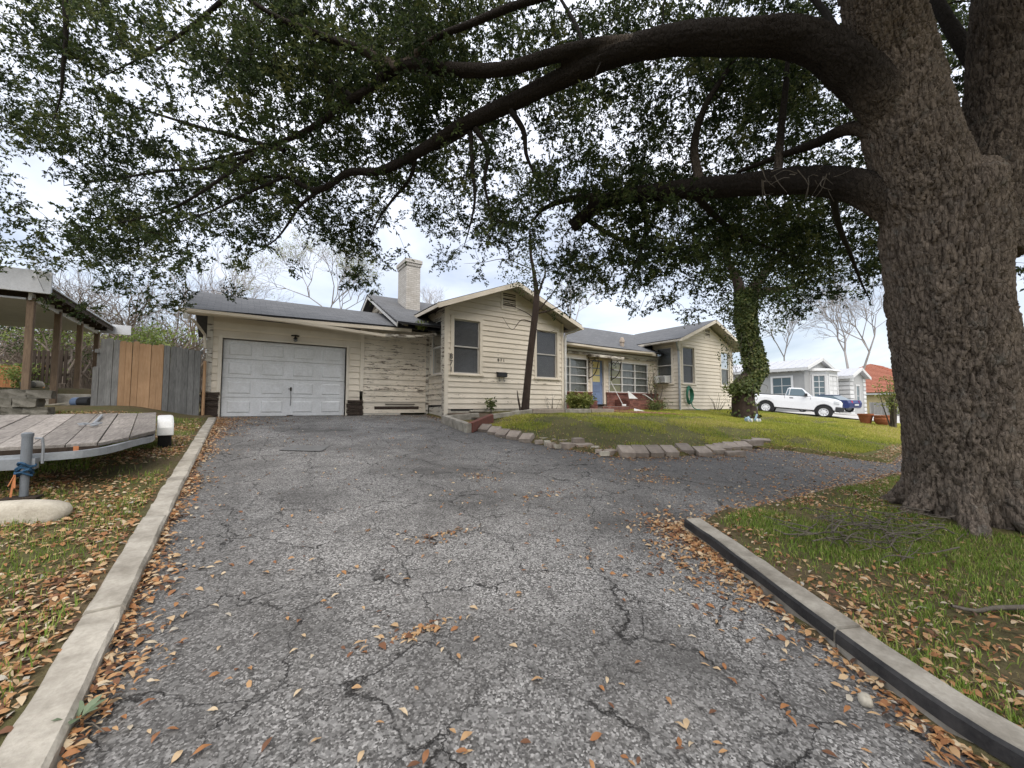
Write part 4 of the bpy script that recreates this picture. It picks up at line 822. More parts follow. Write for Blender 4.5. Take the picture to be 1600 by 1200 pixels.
# paver blocks edging the mound
def block(u, v, L, Wd, H, turn, lab, tip=0.0, mat='paver', dzv=0.05, grp='paver blocks edging the front mound', seed=0, cat='paver block', name='paver_block'):
    p = atG(u, v, dzv); a = 0.11 * turn
    o = lump(name, (p[0], p[1], p[2] - 0.01), (L, Wd, H), math.radians(turn), M[mat], None, 0.05, (random.uniform(-0.05, 0.05) + tip, random.uniform(-0.06, 0.06) ), seed or int(u), 0, True)
    tag(o, lab, cat, grp); return o
ordn = ['first', 'second', 'third', 'fourth', 'fifth', 'sixth', 'seventh', 'eighth']
for i, (u, v) in enumerate([(758, 669), (773, 673), (786, 677), (803, 680), (823, 684)]):
    block(u, v, 0.29, 0.30, 0.12, -60 + random.uniform(-6, 6), f'tilted tan paver of the short row near the wing corner, {ordn[i]} from the house', 0.45, dzv=0.09)
for i, (u, v) in enumerate([(886, 697), (911, 698)]): block(u, v, (0.24, 0.40)[i], 0.26, 0.15, -14, ('small grey block left of the squared one beside the loose rubble', 'squared grey block on its side beside the loose rubble')[i], 0.1)
block(903, 688, 0.24, 0.17, 0.12, -10, 'small grey block sitting alone on the slope of the mound', 0.1, dzv=0.16)
block(954, 707, 0.30, 0.18, 0.13, 10, 'small end block leading the straight row of pavers', 0.1)
for i, u in enumerate([978, 999, 1022, 1045, 1069]):
    block(u, 706 - 0.2 * i - (3 if i == 4 else 0), 0.285, 0.36, 0.16, -34 + random.uniform(-5, 5), f'paver of the straight row at the foot of the mound, {ordn[i]} from its left end', 0.40, dzv=0.09)
for i, (u, v) in enumerate([(1097, 705), (1117, 702), (1128, 699), (1142, 697), (1160, 696)]):
    block(u, v, 0.30, 0.34, 0.12, -34 + random.uniform(-7, 7), f'flat reddish paver of the far row right of the mound, {ordn[i]} from the left', 0.30, 'paver', 0.09)
block(1146, 708, 0.42, 0.26, 0.10, -30, 'loose paver lying on the asphalt in front of the far row', 0.0); block(1175, 691, 0.40, 0.30, 0.14, -30, 'dark paver stacked at the far end of the edging', 0.0, dzv=0.14); block(1189, 688, 0.42, 0.16, 0.09, -58, 'slanted thin paver at the very end of the edging', 0.3, dzv=0.14)
# rubble between the rows
rub = [(842, 690), (855, 692), (862, 695), (871, 697), (878, 690), (930, 700), (936, 704), (944, 708), (865, 688), (850, 686)]
for i, (u, v) in enumerate(rub): block(u, v, random.uniform(0.09, 0.2), random.uniform(0.08, 0.16), random.uniform(0.07, 0.12), random.uniform(0, 180), 'small pale rubble stone between the paver rows', 0, 'limestone' if i % 2 else 'paver', 0.06, 'rubble stones at the mound edge', 50 + i, 'stone', 'rubble_stone')
tag(pebble('stone', tuple(atG(1352, 1094, 0.02)), (0.075, 0.055, 0.05), 0.4, M['limestone'], None, 3), 'small pinkish white stone at the foot of the black kerb', 'stone')
tag(pebble('boulder', tuple(atG(22, 806, 0.10) + [-0.02, 0, 0]), (0.80, 0.26, 0.26), R(-20), M['limestone'], None, 5, 0.25), 'long pale limestone rock beside the trailer jack', 'rock')

# ------------------------------------------------------------------ plank fence beside the garage
fc = thing('plank_fence', 'weathered grey plank fence with seven new cedar boards in the middle', 'fence', (-2.0, 13.5, 1.3))
A, B = np.array([-3.05, 14.05]), np.array([-0.86, 12.98]); nb = 17; kinds = 'gggg' + 'ccccccc' + 'gggggg'
wd = np.linalg.norm(B - A) / nb; WF = Wall(A, B); tops = [1.80, 1.86, 1.86, 1.84, 1.83, 1.82, 1.82, 1.80, 1.79, 1.79, 1.79, 1.78, 1.76, 1.76, 1.74, 1.73, 1.70]
for i, k in enumerate(kinds):
    z0 = 1.36 - 0.008 * i - (0.12 if i == 0 else 0); z1 = z0 + tops[i] + random.uniform(-0.015, 0.015) - (0.55 if i == 0 else 0); a0, a1 = i * wd + 0.004, (i + 1) * wd - 0.004; d = random.uniform(-0.004, 0.006); c = 0.03; tl = random.uniform(-0.008, 0.008)
    V = []
    for dd in (d, d + 0.019): V += [WF.P(a0, z0, dd), WF.P(a1, z0, dd), WF.P(a1 + tl, z1 - c, dd), WF.P(a1 - c + tl, z1, dd), WF.P(a0 + c + tl, z1, dd), WF.P(a0 + tl, z1 - c, dd)]
    MB().add(V, [(0, 1, 2, 3, 4, 5), (6, 11, 10, 9, 8, 7)] + [(j, 6 + j, 6 + (j + 1) % 6, (j + 1) % 6) for j in range(6)]).build('plank', M['cedar' if k == 'c' else 'grey_wood'], fc)
for z in (1.65, 2.85): WF.b('rail', M['grey_wood'], 0.0, WF.L, z, z + 0.09, -0.055, -0.008, fc)
WF.b('fence_post', M['grey_wood'], 0.02, 0.11, 1.2, 2.85, -0.15, -0.06, fc); WF.b('fence_post', M['cedar'], WF.L + 0.02, WF.L + 0.07, 1.15, 2.68, -0.10, -0.05, fc)
# ------------------------------------------------------------------ carport
cp = thing('carport', 'open timber carport with white fascia and brown posts', 'carport', (-5.5, 16, 1.8))
XR = -3.62; zc_ = 4.10
for i, (y, u, v1) in enumerate(((13.3, 34, 600), (14.9, 80, 615), (16.6, 116, 616), (18.25, 147, 617))):
    px_ = XR - 0.30; MB().bar((px_, y, 1.25 if i == 0 else 1.5), (px_, y, zc_ - 0.18), 0.115, 0.115, (0, 1, 0)).build('post', M['post_wood'], cp, 0.006)
for y in np.arange(13.45, 18.4, 0.55): MB().bar((-9.0, y, zc_ + 0.02), (XR, y, zc_ - 0.10), 0.045, 0.13).build('rafter', M['dark_wood'], cp)
MB().bar((XR - 0.30, 13.2, zc_ - 0.16), (XR - 0.30, 18.3, zc_ - 0.16), 0.05, 0.16).build('beam', M['white_paint'], cp); MB().bar((XR + 0.02, 13.2, zc_ - 0.02), (XR + 0.02, 18.4, zc_ - 0.02), 0.03, 0.12).build('eave_board', M['dark_wood'], cp)
MB().hexa([(-9.2, 13.1, zc_ + 0.08), (XR + 0.08, 13.1, zc_ + 0.04), (XR + 0.08, 18.5, zc_ + 0.04), (-9.2, 18.5, zc_ + 0.08)], [(-9.2, 13.1, zc_ + 0.12), (XR + 0.08, 13.1, zc_ + 0.075), (XR + 0.08, 18.5, zc_ + 0.075), (-9.2, 18.5, zc_ + 0.12)]).build('roof_sheet', M['metal_roof'], cp)
MB().hexa([(-9.2, 13.2, zc_ - 0.26), (XR - 0.36, 13.2, zc_ - 0.24), (XR - 0.36, 18.2, zc_ - 0.20), (-9.2, 18.2, zc_ - 0.20)], [(-9.2, 13.2, zc_ - 0.22), (XR - 0.36, 13.2, zc_ - 0.20), (XR - 0.36, 18.2, zc_ - 0.17), (-9.2, 18.2, zc_ - 0.17)]).build('ceiling', M['porch_ceiling'], cp)
MB().box((-9.2, 13.02, zc_ - 0.10), (XR + 0.06, 13.08, zc_ + 0.40)).build('fascia', M['white_metal'], cp, 0.006)
MB().box((XR - 0.3, 18.52, zc_ - 0.16), (XR + 0.45, 18.56, zc_ + 0.16)).build('fascia', M['white_metal'], cp)
# low walls and ground things below the carport
sw = thing('stone_wall', 'mossy grey stone retaining wall at the left edge behind the trailer', 'wall', (-4.2, 11, 1.2)); 
for r_ in range(4):
    for i in range(9):
        o_ = lump('stone', (0, 0, 0), (0.33, 0.34, 0.165 + 0.02 * (i % 2)), random.uniform(-0.08, 0.08), M['grey_stone'], sw, 0.14, seed=r_ * 17 + i, sub=0, boxy=True); o_.location = Vector((-6.0 + i * 0.32 + (0.15 if r_ % 2 else 0) + random.uniform(-0.02, 0.02), 12.15 - 0.04 * i + random.uniform(-0.03, 0.03), 1.24 + r_ * 0.165)) - Vector(sw.location)
tag(MB().bar((-7.5, 15.2, 1.55), (-3.25, 15.2, 1.55), 0.2, 0.55).build('low_wall', M['concrete'], None, 0.02), 'low concrete wall running under the carport posts', 'wall')
for k, (u, v, D) in enumerate(((44, 601, 11), (57, 601, 11.3))): tag(pebble('rock', tuple(at(u, v, D)), (0.30, 0.26, 0.22), k, M['limestone' if k else 'grey_stone'], None, 80 + k), ('grey rock lying on the low wall under the carport', 'pale rounded rock next to the grey one under the carport')[k], 'rock')
bk = thing('bucket', 'blue and black bucket lying on its side by the plank fence', 'bucket', (-3.2, 13.2, 1.5)); p = at(125, 628, 10.3); dv = np.array([0.82, -0.56, 0]) 
MB().tube([p - dv * 0.16, p + dv * 0.02], [0.115, 0.125], 18).build('blue_drum', M['bucket_blue'], bk, smooth=False); MB().tube([p + dv * 0.02, p + dv * 0.32], [0.127, 0.14], 18).build('black_drum', M['black_plastic'], bk)
p = at(81, 633, 9.8); tag(MB().bar(p - [0.22, 0, 0.02], p + [0.2, 0.1, 0.05], 0.2, 0.03).build('loose_plank', M['limestone']), 'pale short plank lying on the grass below the low wall', 'plank')
p = at(64, 640, 9.2); tag(lump('flat_stone', tuple(p), (0.42, 0.2, 0.06), -0.5, M['limestone'], None, 0.1, seed=33), 'flat pale stone lying behind the trailer deck', 'stone')
pk = thing('picket_fence', 'dark brown picket gate seen between the carport posts', 'fence', (-6, 19, 1.9)); Wk = Wall(at(83, 0, 14.5)[:2], at(143, 0, 14.5)[:2])
for i in range(9):
    a = i * Wk.L / 9 + 0.02; Wk.b('picket', M['dark_wood'], a, a + 0.10, 2.30, 3.42 + 0.03 * (i % 2), 0, 0.02, pk)
for z in (2.55, 3.15): Wk.b('rail', M['dark_wood'], 0, Wk.L, z, z + 0.09, -0.05, -0.005, pk)
MB().bar(Wk.P(0.1, 2.6, -0.06), Wk.P(Wk.L - 0.1, 3.2, -0.06), 0.03, 0.09).build('brace', M['dark_wood'], pk)
ff = thing('board_fence', 'orange brown board fence far behind the carport', 'fence', (-15, 24, 2)); Wq = Wall(at(20, 0, 24)[:2], at(110, 0, 24)[:2])
for i in range(22): Wq.b('plank', M['far_fence'], i * Wq.L / 22 + 0.005, (i + 1) * Wq.L / 22 - 0.005, 2.2, 3.85 + random.uniform(-0.02, 0.02), 0, 0.02, ff)
bankz = tag(MB().add([(-30, 16.3, 2.0), (-1.8, 16.3, 1.75), (-1.8, 40, 2.6), (-30, 40, 2.6), (-30, 15.3, 1.2), (-1.8, 15.3, 1.2)], [(0, 1, 2, 3), (4, 5, 1, 0)]).build('terrain', M['soil']), 'raised back garden behind the low wall', kind='structure')

# ------------------------------------------------------------------ trailer
tr = thing('utility_trailer', 'flat galvanised trailer with weathered plank deck and white fender', 'trailer', (-2.0, 7.6, 0.6)); az = R(7.5)
ux = np.array([math.cos(az), math.sin(az), 0.012]); uy = np.array([-math.sin(az), math.cos(az), 0.092])   # across, along
O = np.array([-0.90, 6.95, 1.185])                                                                   # front right deck corner
def T3(a, b, c): return O + ux * a + uy * b + np.array([0, 0, c])
npl = 9; pwid = 0.235
for i in range(npl):
    a1 = -i * pwid; a0 = a1 - pwid + 0.008; f1 = -max(0.0, min(1, (-a1) / 0.42)) * 0.78; f0 = -max(0.0, min(1, (-a0) / 0.42)) * 0.78; e = random.uniform(-0.015, 0.015); w0, w1 = random.uniform(-0.006, 0.006), random.uniform(-0.006, 0.006)
    MB().hexa([T3(a0, f0, -0.04), T3(a1, f1, -0.04), T3(a1, 2.25 + e, -0.04), T3(a0, 2.25 + e, -0.04)], [T3(a0, f0, w0), T3(a1, f1, w1), T3(a1, 2.25 + e, w1), T3(a0, 2.25 + e, w0)]).build('plank', M['deck_plank'], tr, 0.004)
rail_ = spline([T3(-0.05, 2.2, -0.10), T3(-0.05, 1.0, -0.10), T3(-0.035, 0.06, -0.10), T3(-0.19, -0.34, -0.09), T3(-0.46, -0.86, -0.085), T3(-0.9, -0.98, -0.085), T3(-2.2, -0.98, -0.085)], 6)
mb = MB()
for p, q in zip(rail_, rail_[1:]): mb.bar(p, q + (q - p) * 0.08, 0.05, 0.075)
mb.build('frame_rail', M['galvanised'], tr)
MB().bar(T3(-2.2, -0.80, -0.055), T3(-0.45, -0.80, -0.055), 0.03, 0.05).build('front_board', M['dark_wood'], tr)
for b_ in (0.3, 1.1, 2.1): MB().bar(T3(-2.1, b_, -0.10), T3(-0.02, b_, -0.10), 0.05, 0.06).build('cross_member', M['galvanised'], tr)
for s_ in (-1, 1): MB().bar(T3(-1.75 + s_ * 0.35, -0.5, -0.16), T3(-1.62 + s_ * 0.05, -1.7, -0.20), 0.06, 0.07).build('tongue_bar', M['galvanised'], tr)
MB().bar(T3(-1.62, -1.6, -0.20), T3(-1.60, -2.1, -0.20), 0.09, 0.08).build('coupler', M['jack_grey'], tr, 0.01)
wc = T3(0.115, 1.62, -0.33); wl = MB(); ex = ux / np.linalg.norm(ux)
def wheel(parent, c, axis, r_, wdt, name='wheel', rim='white_metal'):
    axis = np.array(axis, float) / np.linalg.norm(axis)
    up_ = np.array([0, 0, 1.0]) - axis * axis[2]; up_ /= np.linalg.norm(up_); sd_ = np.cross(axis, up_)
    def revolve(prof, n):
        v_ = [c + axis * a + (up_ * math.cos(t) + sd_ * math.sin(t)) * b for a, b in prof for t in np.arange(n) * 2 * math.pi / n]
        return v_, [(i * n + k, i * n + (k + 1) % n, (i + 1) * n + (k + 1) % n, (i + 1) * n + k) for i in range(len(prof) - 1) for k in range(n)]
    ty = MB().add(*revolve([(-wdt * 0.40, r_ * 0.64), (-wdt / 2, r_ * 0.74), (-wdt / 2, r_ * 0.90), (-wdt * 0.38, r_ * 0.985), (0, r_), (wdt * 0.38, r_ * 0.985), (wdt / 2, r_ * 0.90), (wdt / 2, r_ * 0.74), (wdt * 0.40, r_ * 0.64)], 28)).build(name, M['rubber'], parent)
    for sg in (1, -1):
        MB().add(*revolve([(sg * wdt * 0.40, r_ * 0.66), (sg * wdt * 0.42, r_ * 0.62), (sg * wdt * 0.30, r_ * 0.56), (sg * wdt * 0.26, r_ * 0.34), (sg * wdt * 0.36, r_ * 0.20), (sg * wdt * 0.40, 0.004)], 20)).build('rim', M[rim], ty)
        mb = MB()
        for k in range(8):
            t = k * math.pi / 4; q = c + axis * sg * wdt * 0.295 + (up_ * math.cos(t) + sd_ * math.sin(t)) * r_ * 0.45; mb.bar(q, q + axis * sg * 0.012, r_ * 0.10, r_ * 0.10)
        mb.build('rim_holes', M['black_plastic'], ty)['kind'] = 'stuff'
    return ty
wheel(tr, wc, ex, 0.275, 0.165)
# fender: rounded box over the tyre
V = []; F = []; n_ = 9; fy = uy / np.linalg.norm(uy)
prof = [(-0.40, 0.08), (-0.39, 0.18), (-0.33, 0.265), (-0.22, 0.31), (0, 0.325), (0.22, 0.31), (0.33, 0.265), (0.39, 0.18), (0.40, 0.08)]
for b_, c_ in prof:
    for a in (-0.10, -0.085, 0.085, 0.10): V.append(wc + ex * a + fy * b_ + np.array([0, 0, c_ + 0.02 - (0.018 if abs(a) > 0.09 else 0)]))
for i in range(len(prof) - 1):
    for j in range(3): F.append((i * 4 + j, i * 4 + j + 1, (i + 1) * 4 + j + 1, (i + 1) * 4 + j))
F += [(0, 1, 2, 3), tuple(range(len(V) - 4, len(V)))]
for side in (0, 3): F.append(tuple([i * 4 + side for i in range(n_)]))
MB().add(V, F).build('fender', M['plastic_white'], tr, 0.012, seg=2)
# jack
jb = atG(36, 788, 0.05); jx, jy = jb[0], jb[1]; jz = lz(jx, jy)
jk = MB().lathe([(0.030, jz + 0.06), (0.030, jz + 0.30), (0.037, jz + 0.30), (0.037, jz + 0.62), (0.041, jz + 0.62), (0.041, jz + 0.65), (0.02, jz + 0.66)], (jx, jy, 0), 18).build('jack', M['jack_grey'], tr)
MB().tube([(jx + 0.05, jy, jz + 0.60), (jx + 0.10, jy - 0.02, jz + 0.60), (jx + 0.11, jy - 0.02, jz + 0.52), (jx + 0.11, jy - 0.02, jz + 0.36)], 0.011, 7).build('crank', M['galvanised'], jk)
MB().bar((jx - 0.13, jy, jz + 0.035), (jx + 0.11, jy - 0.02, jz + 0.03), 0.16, 0.05).build('foot_block', M['dark_wood'], jk, 0.004)
MB().bar((jx - 0.4, jy + 0.05, jz + 0.36), (jx + 0.06, jy + 0.04, jz + 0.36), 0.09, 0.10).build('bracket', M['galvanised'], tr)
mb = MB()
for k in range(5):
    h = jz + 0.27 + 0.022 * k; a = random.uniform(0, 6)
    mb.tube([(jx + (0.05 + 0.014 * math.sin(3 * t + k)) * math.cos(t + a) , jy + (0.05 + 0.01 * math.cos(2 * t + k)) * math.sin(t + a), h + 0.02 * math.sin(2 * t + a)) for t in np.linspace(0, 6.1, 16)], 0.011, 5)
mb.build('blue_rope', M['blue_strap'], jk)
mb = MB()
for dx, ln in ((-0.06, 0.20), (-0.05, 0.12), (-0.07, 0.10)): mb.bar((jx - 0.05, jy - 0.05, jz + 0.27), (jx + dx * 2 + 0.06, jy - 0.07, jz + 0.27 - ln), 0.014, 0.004)
mb.build('orange_ribbon', M['orange_strap'], jk)
p = T3(-0.62, -0.815, -0.02); MB().bar(p, p + [0, 0, -0.10], 0.04, 0.006).build('orange_tape', M['orange_strap'], tr)
ld = thing('tie_down_bar', 'rusty tie-down bar with chain lying on the trailer deck', 'tool', tuple(T3(-0.7, 1.0, 0.01))); p, q = T3(-0.62, 1.7, 0.03), T3(-0.62, 0.62, 0.03)
MB().tube([p, q], 0.018, 8).build('bar', M['galvanised'], ld); mb = MB()
for k in range(9): c = q + ux * random.uniform(-0.12, 0.08) + uy * random.uniform(-0.12, 0.05); mb.tube([c + np.array([0.03 * math.cos(t), 0.02 * math.sin(t), 0.004 * k % 0.02]) for t in np.linspace(0, 6, 8)], 0.007, 5)
mb.build('chain', M['galvanised'], ld)

# ------------------------------------------------------------------ neighbour's plot
def sheet(name, pts, mat, label, up=0.03):
    n = 14; P = [np.array(p, float) for p in pts]; V = []
    for j in range(n + 1):
        for i in range(n + 1):
            a, b = i / n, j / n; p = (P[0] * (1 - a) + P[1] * a) * (1 - b) + (P[3] * (1 - a) + P[2] * a) * b; V.append((p[0], p[1], lz(p[0], p[1]) + up))
    F = [(j * (n + 1) + i, j * (n + 1) + i + 1, (j + 1) * (n + 1) + i + 1, (j + 1) * (n + 1) + i) for j in range(n) for i in range(n)]
    return tag(MB().add(V, F).build(name, mat), label, kind='structure')
sheet('neighbour_driveway', [(25.5, 6.0), (60, 3.5), (60, 13.0), (27.0, 20)], M['concrete_drive'], 'pale concrete drive of the neighbouring house', 0.06)

def pickup():
    t = thing('pickup_truck', 'white regular cab pickup truck parked before the grey house', 'truck')
    def arch(x):
        for cx in (0.0, 3.15):
            if abs(x - cx) < 0.50: return 0.42 + math.sqrt(max(0.0, 0.50 ** 2 - (x - cx) ** 2))
        return 0.0
    tops = [(-1.17, 1.28), (1.0, 1.31), (2.40, 1.33), (2.60, 1.36), (3.3, 1.33), (3.80, 1.25), (3.98, 1.16), (4.05, 1.06)]; lows = [(-1.17, 0.66), (-0.9, 0.55), (0.7, 0.47), (2.5, 0.47), (3.75, 0.56), (4.05, 0.60)]
    xs_ = sorted({-1.17, 1.0, 2.4, 2.6, 3.3, 3.8, 3.98, 4.05, *[cx + 0.5 * math.cos(t) for cx in (0.0, 3.15) for t in np.linspace(0, math.pi, 15)], *np.arange(-0.9, 3.9, 0.45)})
    V = []; F = []; m = 7
    for x in xs_:
        zt = np.interp(x, *zip(*tops)); zb = max(np.interp(x, *zip(*lows)), arch(x)); nose = 1 - 0.10 * sstep(3.3, 4.05, x)
        for y, z in ((0.0, zb), (0.93, zb), (0.995, zb + 0.03), (1.01, zb + (zt - zb) * 0.55), (0.985, zt - 0.03), (0.93, zt + 0.005), (0.0, zt + 0.045)): V.append((x, y * nose, z))
    n = len(V)
    V += [(x, -y, z) for x, y, z in V]
    for i in range(len(xs_) - 1):
        for j in range(m - 1):
            q = (i * m + j, i * m + j + 1, (i + 1) * m + j + 1, (i + 1) * m + j); F += [q, tuple(k + n for k in q[::-1])]
    for e in (0, (len(xs_) - 1) * m):
        for j in range(m - 1): F.append((e + j, e + j + 1, e + j + 1 + n, e + j + n))
    MB().add(V, F).build('body', M['car_white'], t, local=True)
    MB().hexa([(1.04, -0.93, 1.31), (2.58, -0.93, 1.33), (2.58, 0.93, 1.33), (1.04, 0.93, 1.31)], [(1.16, -0.74, 1.90), (1.92, -0.74, 1.92), (1.92, 0.74, 1.92), (1.16, 0.74, 1.90)]).build('cab', M['car_white'], t, 0.05, local=True, seg=2)
    def pane(nm, q): MB().hexa(q, [tuple(np.array(p) * 1.0 + np.array(o)) for p, o in zip(q, [q_off] * 4)]).build(nm, M['car_glass'], t, local=True)
    for sg in (-1, 1):
        q_off = (0, 0.02 * sg, 0.004); yb, yt = sg * 0.922, sg * 0.768
        pane('side_window', [(1.28, yb, 1.36), (2.28, yb, 1.37), (1.94, yt, 1.83), (1.32, yt, 1.82)]); pane('quarter_window', [(1.09, yb, 1.37), (1.23, yb, 1.37), (1.27, yt, 1.82), (1.19, yt, 1.82)])
        MB().hexa([(2.08, sg * 0.95, 1.36), (2.22, sg * 0.95, 1.36), (2.26, sg * 1.20, 1.37), (2.10, sg * 1.20, 1.37)], [(2.08, sg * 0.95, 1.52), (2.22, sg * 0.95, 1.52), (2.26, sg * 1.20, 1.56), (2.10, sg * 1.20, 1.56)]).build('mirror', M['black_plastic'], t, 0.02, local=True)
        MB().box((1.30, sg * 0.99 - 0.012, 1.16), (1.50, sg * 0.99 + 0.02, 1.22)).build('door_handle', M['black_plastic'], t, local=True)
        for x in (1.03, 2.42): MB().box((x - 0.008, sg * 0.992 - 0.004, 0.55), (x + 0.008, sg * 0.992 + 0.004, 1.30)).build('door_gap', M['black_plastic'], t, local=True)
        MB().hexa([(3.72, sg * 0.60, 0.98), (4.00, sg * 0.60, 0.98), (3.90, sg * 0.985, 0.98), (3.60, sg * 1.0, 0.98)], [(3.74, sg * 0.60, 1.17), (3.96, sg * 0.60, 1.17), (3.86, sg * 0.98, 1.17), (3.62, sg * 1.0, 1.17)]).build('headlight', M['headlamp'], t, 0.02, local=True)
        MB().box((-1.17, sg * 0.86, 0.95), (-1.10, sg * 0.995, 1.25)).build('tail_light', M['red_lamp'], t, local=True)
        for cx in (0.0, 3.15):
            MB().tube([(cx, sg * 0.60, 0.42), (cx, sg * 0.88, 0.42)], 0.485, 24).build('wheel_well', M['black_plastic'], t, local=True)
            wheel(t, np.array([cx, sg * 0.86, 0.40]), (0, 1, 0), 0.40, 0.26, rim='white_metal').location = (0, 0, 0)
    q_off = (0.012, 0, 0.01); pane('windshield', [(2.52, -0.86, 1.38), (2.52, 0.86, 1.38), (1.96, 0.70, 1.88), (1.96, -0.70, 1.88)])
    MB().box((3.98, -0.58, 0.80), (4.075, 0.58, 1.16)).build('grille', M['black_plastic'], t, 0.02, local=True); 
    for z in (0.88, 0.98, 1.08): MB().box((4.07, -0.52, z - 0.012), (4.09, 0.52, z + 0.012)).build('grille_bar', M['chrome'], t, local=True)
    MB().hexa([(3.72, -1.0, 0.50), (4.14, -0.90, 0.50), (4.14, 0.90, 0.50), (3.72, 1.0, 0.50)], [(3.72, -1.0, 0.80), (4.18, -0.88, 0.80), (4.18, 0.88, 0.80), (3.72, 1.0, 0.80)]).build('bumper', M['black_plastic'], t, 0.03, local=True)
    MB().box((-1.30, -0.95, 0.55), (-1.15, 0.95, 0.75)).build('bumper', M['chrome'], t, 0.02, local=True); MB().box((-0.9, -0.75, 0.40), (3.7, 0.75, 0.60)).build('chassis', M['black_plastic'], t, local=True)
    MB().box((-1.10, -0.92, 1.325), (1.02, 0.92, 1.36)).build('bed_cap', M['black_plastic'], t, 0.01, local=True)
    return t
tk = pickup()
FW, RW = at(1282, 653, 27.4), at(1196, 645, 29.4); d = FW - RW; hz = math.atan2(d[1], d[0]); pt = math.atan2(d[2], np.hypot(d[0], d[1]))
tk.rotation_euler = (0, -pt, hz); side = np.array([-math.sin(hz), math.cos(hz), 0]); 
tk.location = tuple(RW + side * 0.86); tk.scale = (1.07, 1.04, 1.04)

def sedan():
    t = thing('parked_car', 'dark blue car with red tail light parked beyond the white pickup', 'car')
    out = [(-2.2, 0.45), (-2.25, 0.75), (-2.15, 0.98), (-1.5, 1.02), (1.0, 0.98), (2.0, 0.85), (2.2, 0.65), (2.15, 0.35), (-2.1, 0.35)]
    V = []; n = len(out)
    for y, s_ in ((-0.88, 0.97), (-0.80, 1.0), (0.80, 1.0), (0.88, 0.97)): V += [(x * s_, y, z) for x, z in out]
    F = [(k * n + i, k * n + (i + 1) % n, (k + 1) * n + (i + 1) % n, (k + 1) * n + i) for k in range(3) for i in range(n)] + [tuple(range(n)), tuple(range(3 * n, 4 * n))]
    MB().add(V, F).build('body', M['car_blue'], t, local=True)
    MB().hexa([(-1.55, -0.80, 1.0), (1.0, -0.80, 0.97), (1.0, 0.80, 0.97), (-1.55, 0.80, 1.0)], [(-0.85, -0.60, 1.42), (0.25, -0.60, 1.43), (0.25, 0.60, 1.43), (-0.85, 0.60, 1.42)]).build('cabin_glass', M['car_glass'], t, 0.04, local=True, seg=2)
    MB().hexa([(-0.9, -0.62, 1.425), (0.3, -0.62, 1.435), (0.3, 0.62, 1.435), (-0.9, 0.62, 1.425)], [(-0.8, -0.56, 1.46), (0.2, -0.56, 1.47), (0.2, 0.56, 1.47), (-0.8, 0.56, 1.46)]).build('roof', M['car_blue'], t, local=True)
    for sg in (-1, 1):
        MB().hexa([(-2.27, sg * 0.45, 0.76), (-2.0, sg * 0.885, 0.76), (-1.95, sg * 0.86, 0.76), (-2.1, sg * 0.42, 0.76)], [(-2.22, sg * 0.45, 0.95), (-1.95, sg * 0.875, 0.95), (-1.9, sg * 0.85, 0.95), (-2.05, sg * 0.42, 0.95)]).build('tail_light', M['red_lamp'], t, local=True)
        for cx in (-1.35, 1.35): wheel(t, np.array([cx, sg * 0.78, 0.32]), (0, 1, 0), 0.32, 0.2, rim='chrome').location = (0, 0, 0)
    MB().box((-2.30, -0.26, 0.55), (-2.26, 0.26, 0.68)).build('number_plate', M['white_metal'], t, local=True)
    return t
cr_ = sedan(); p = at(1331, 646, 32.0); cr_.location = (p[0] + 0.5, p[1] + 1.9, lz(p[0] + 0.5, p[1] + 1.9) + 0.10); cr_.rotation_euler = (0, 0, R(78))

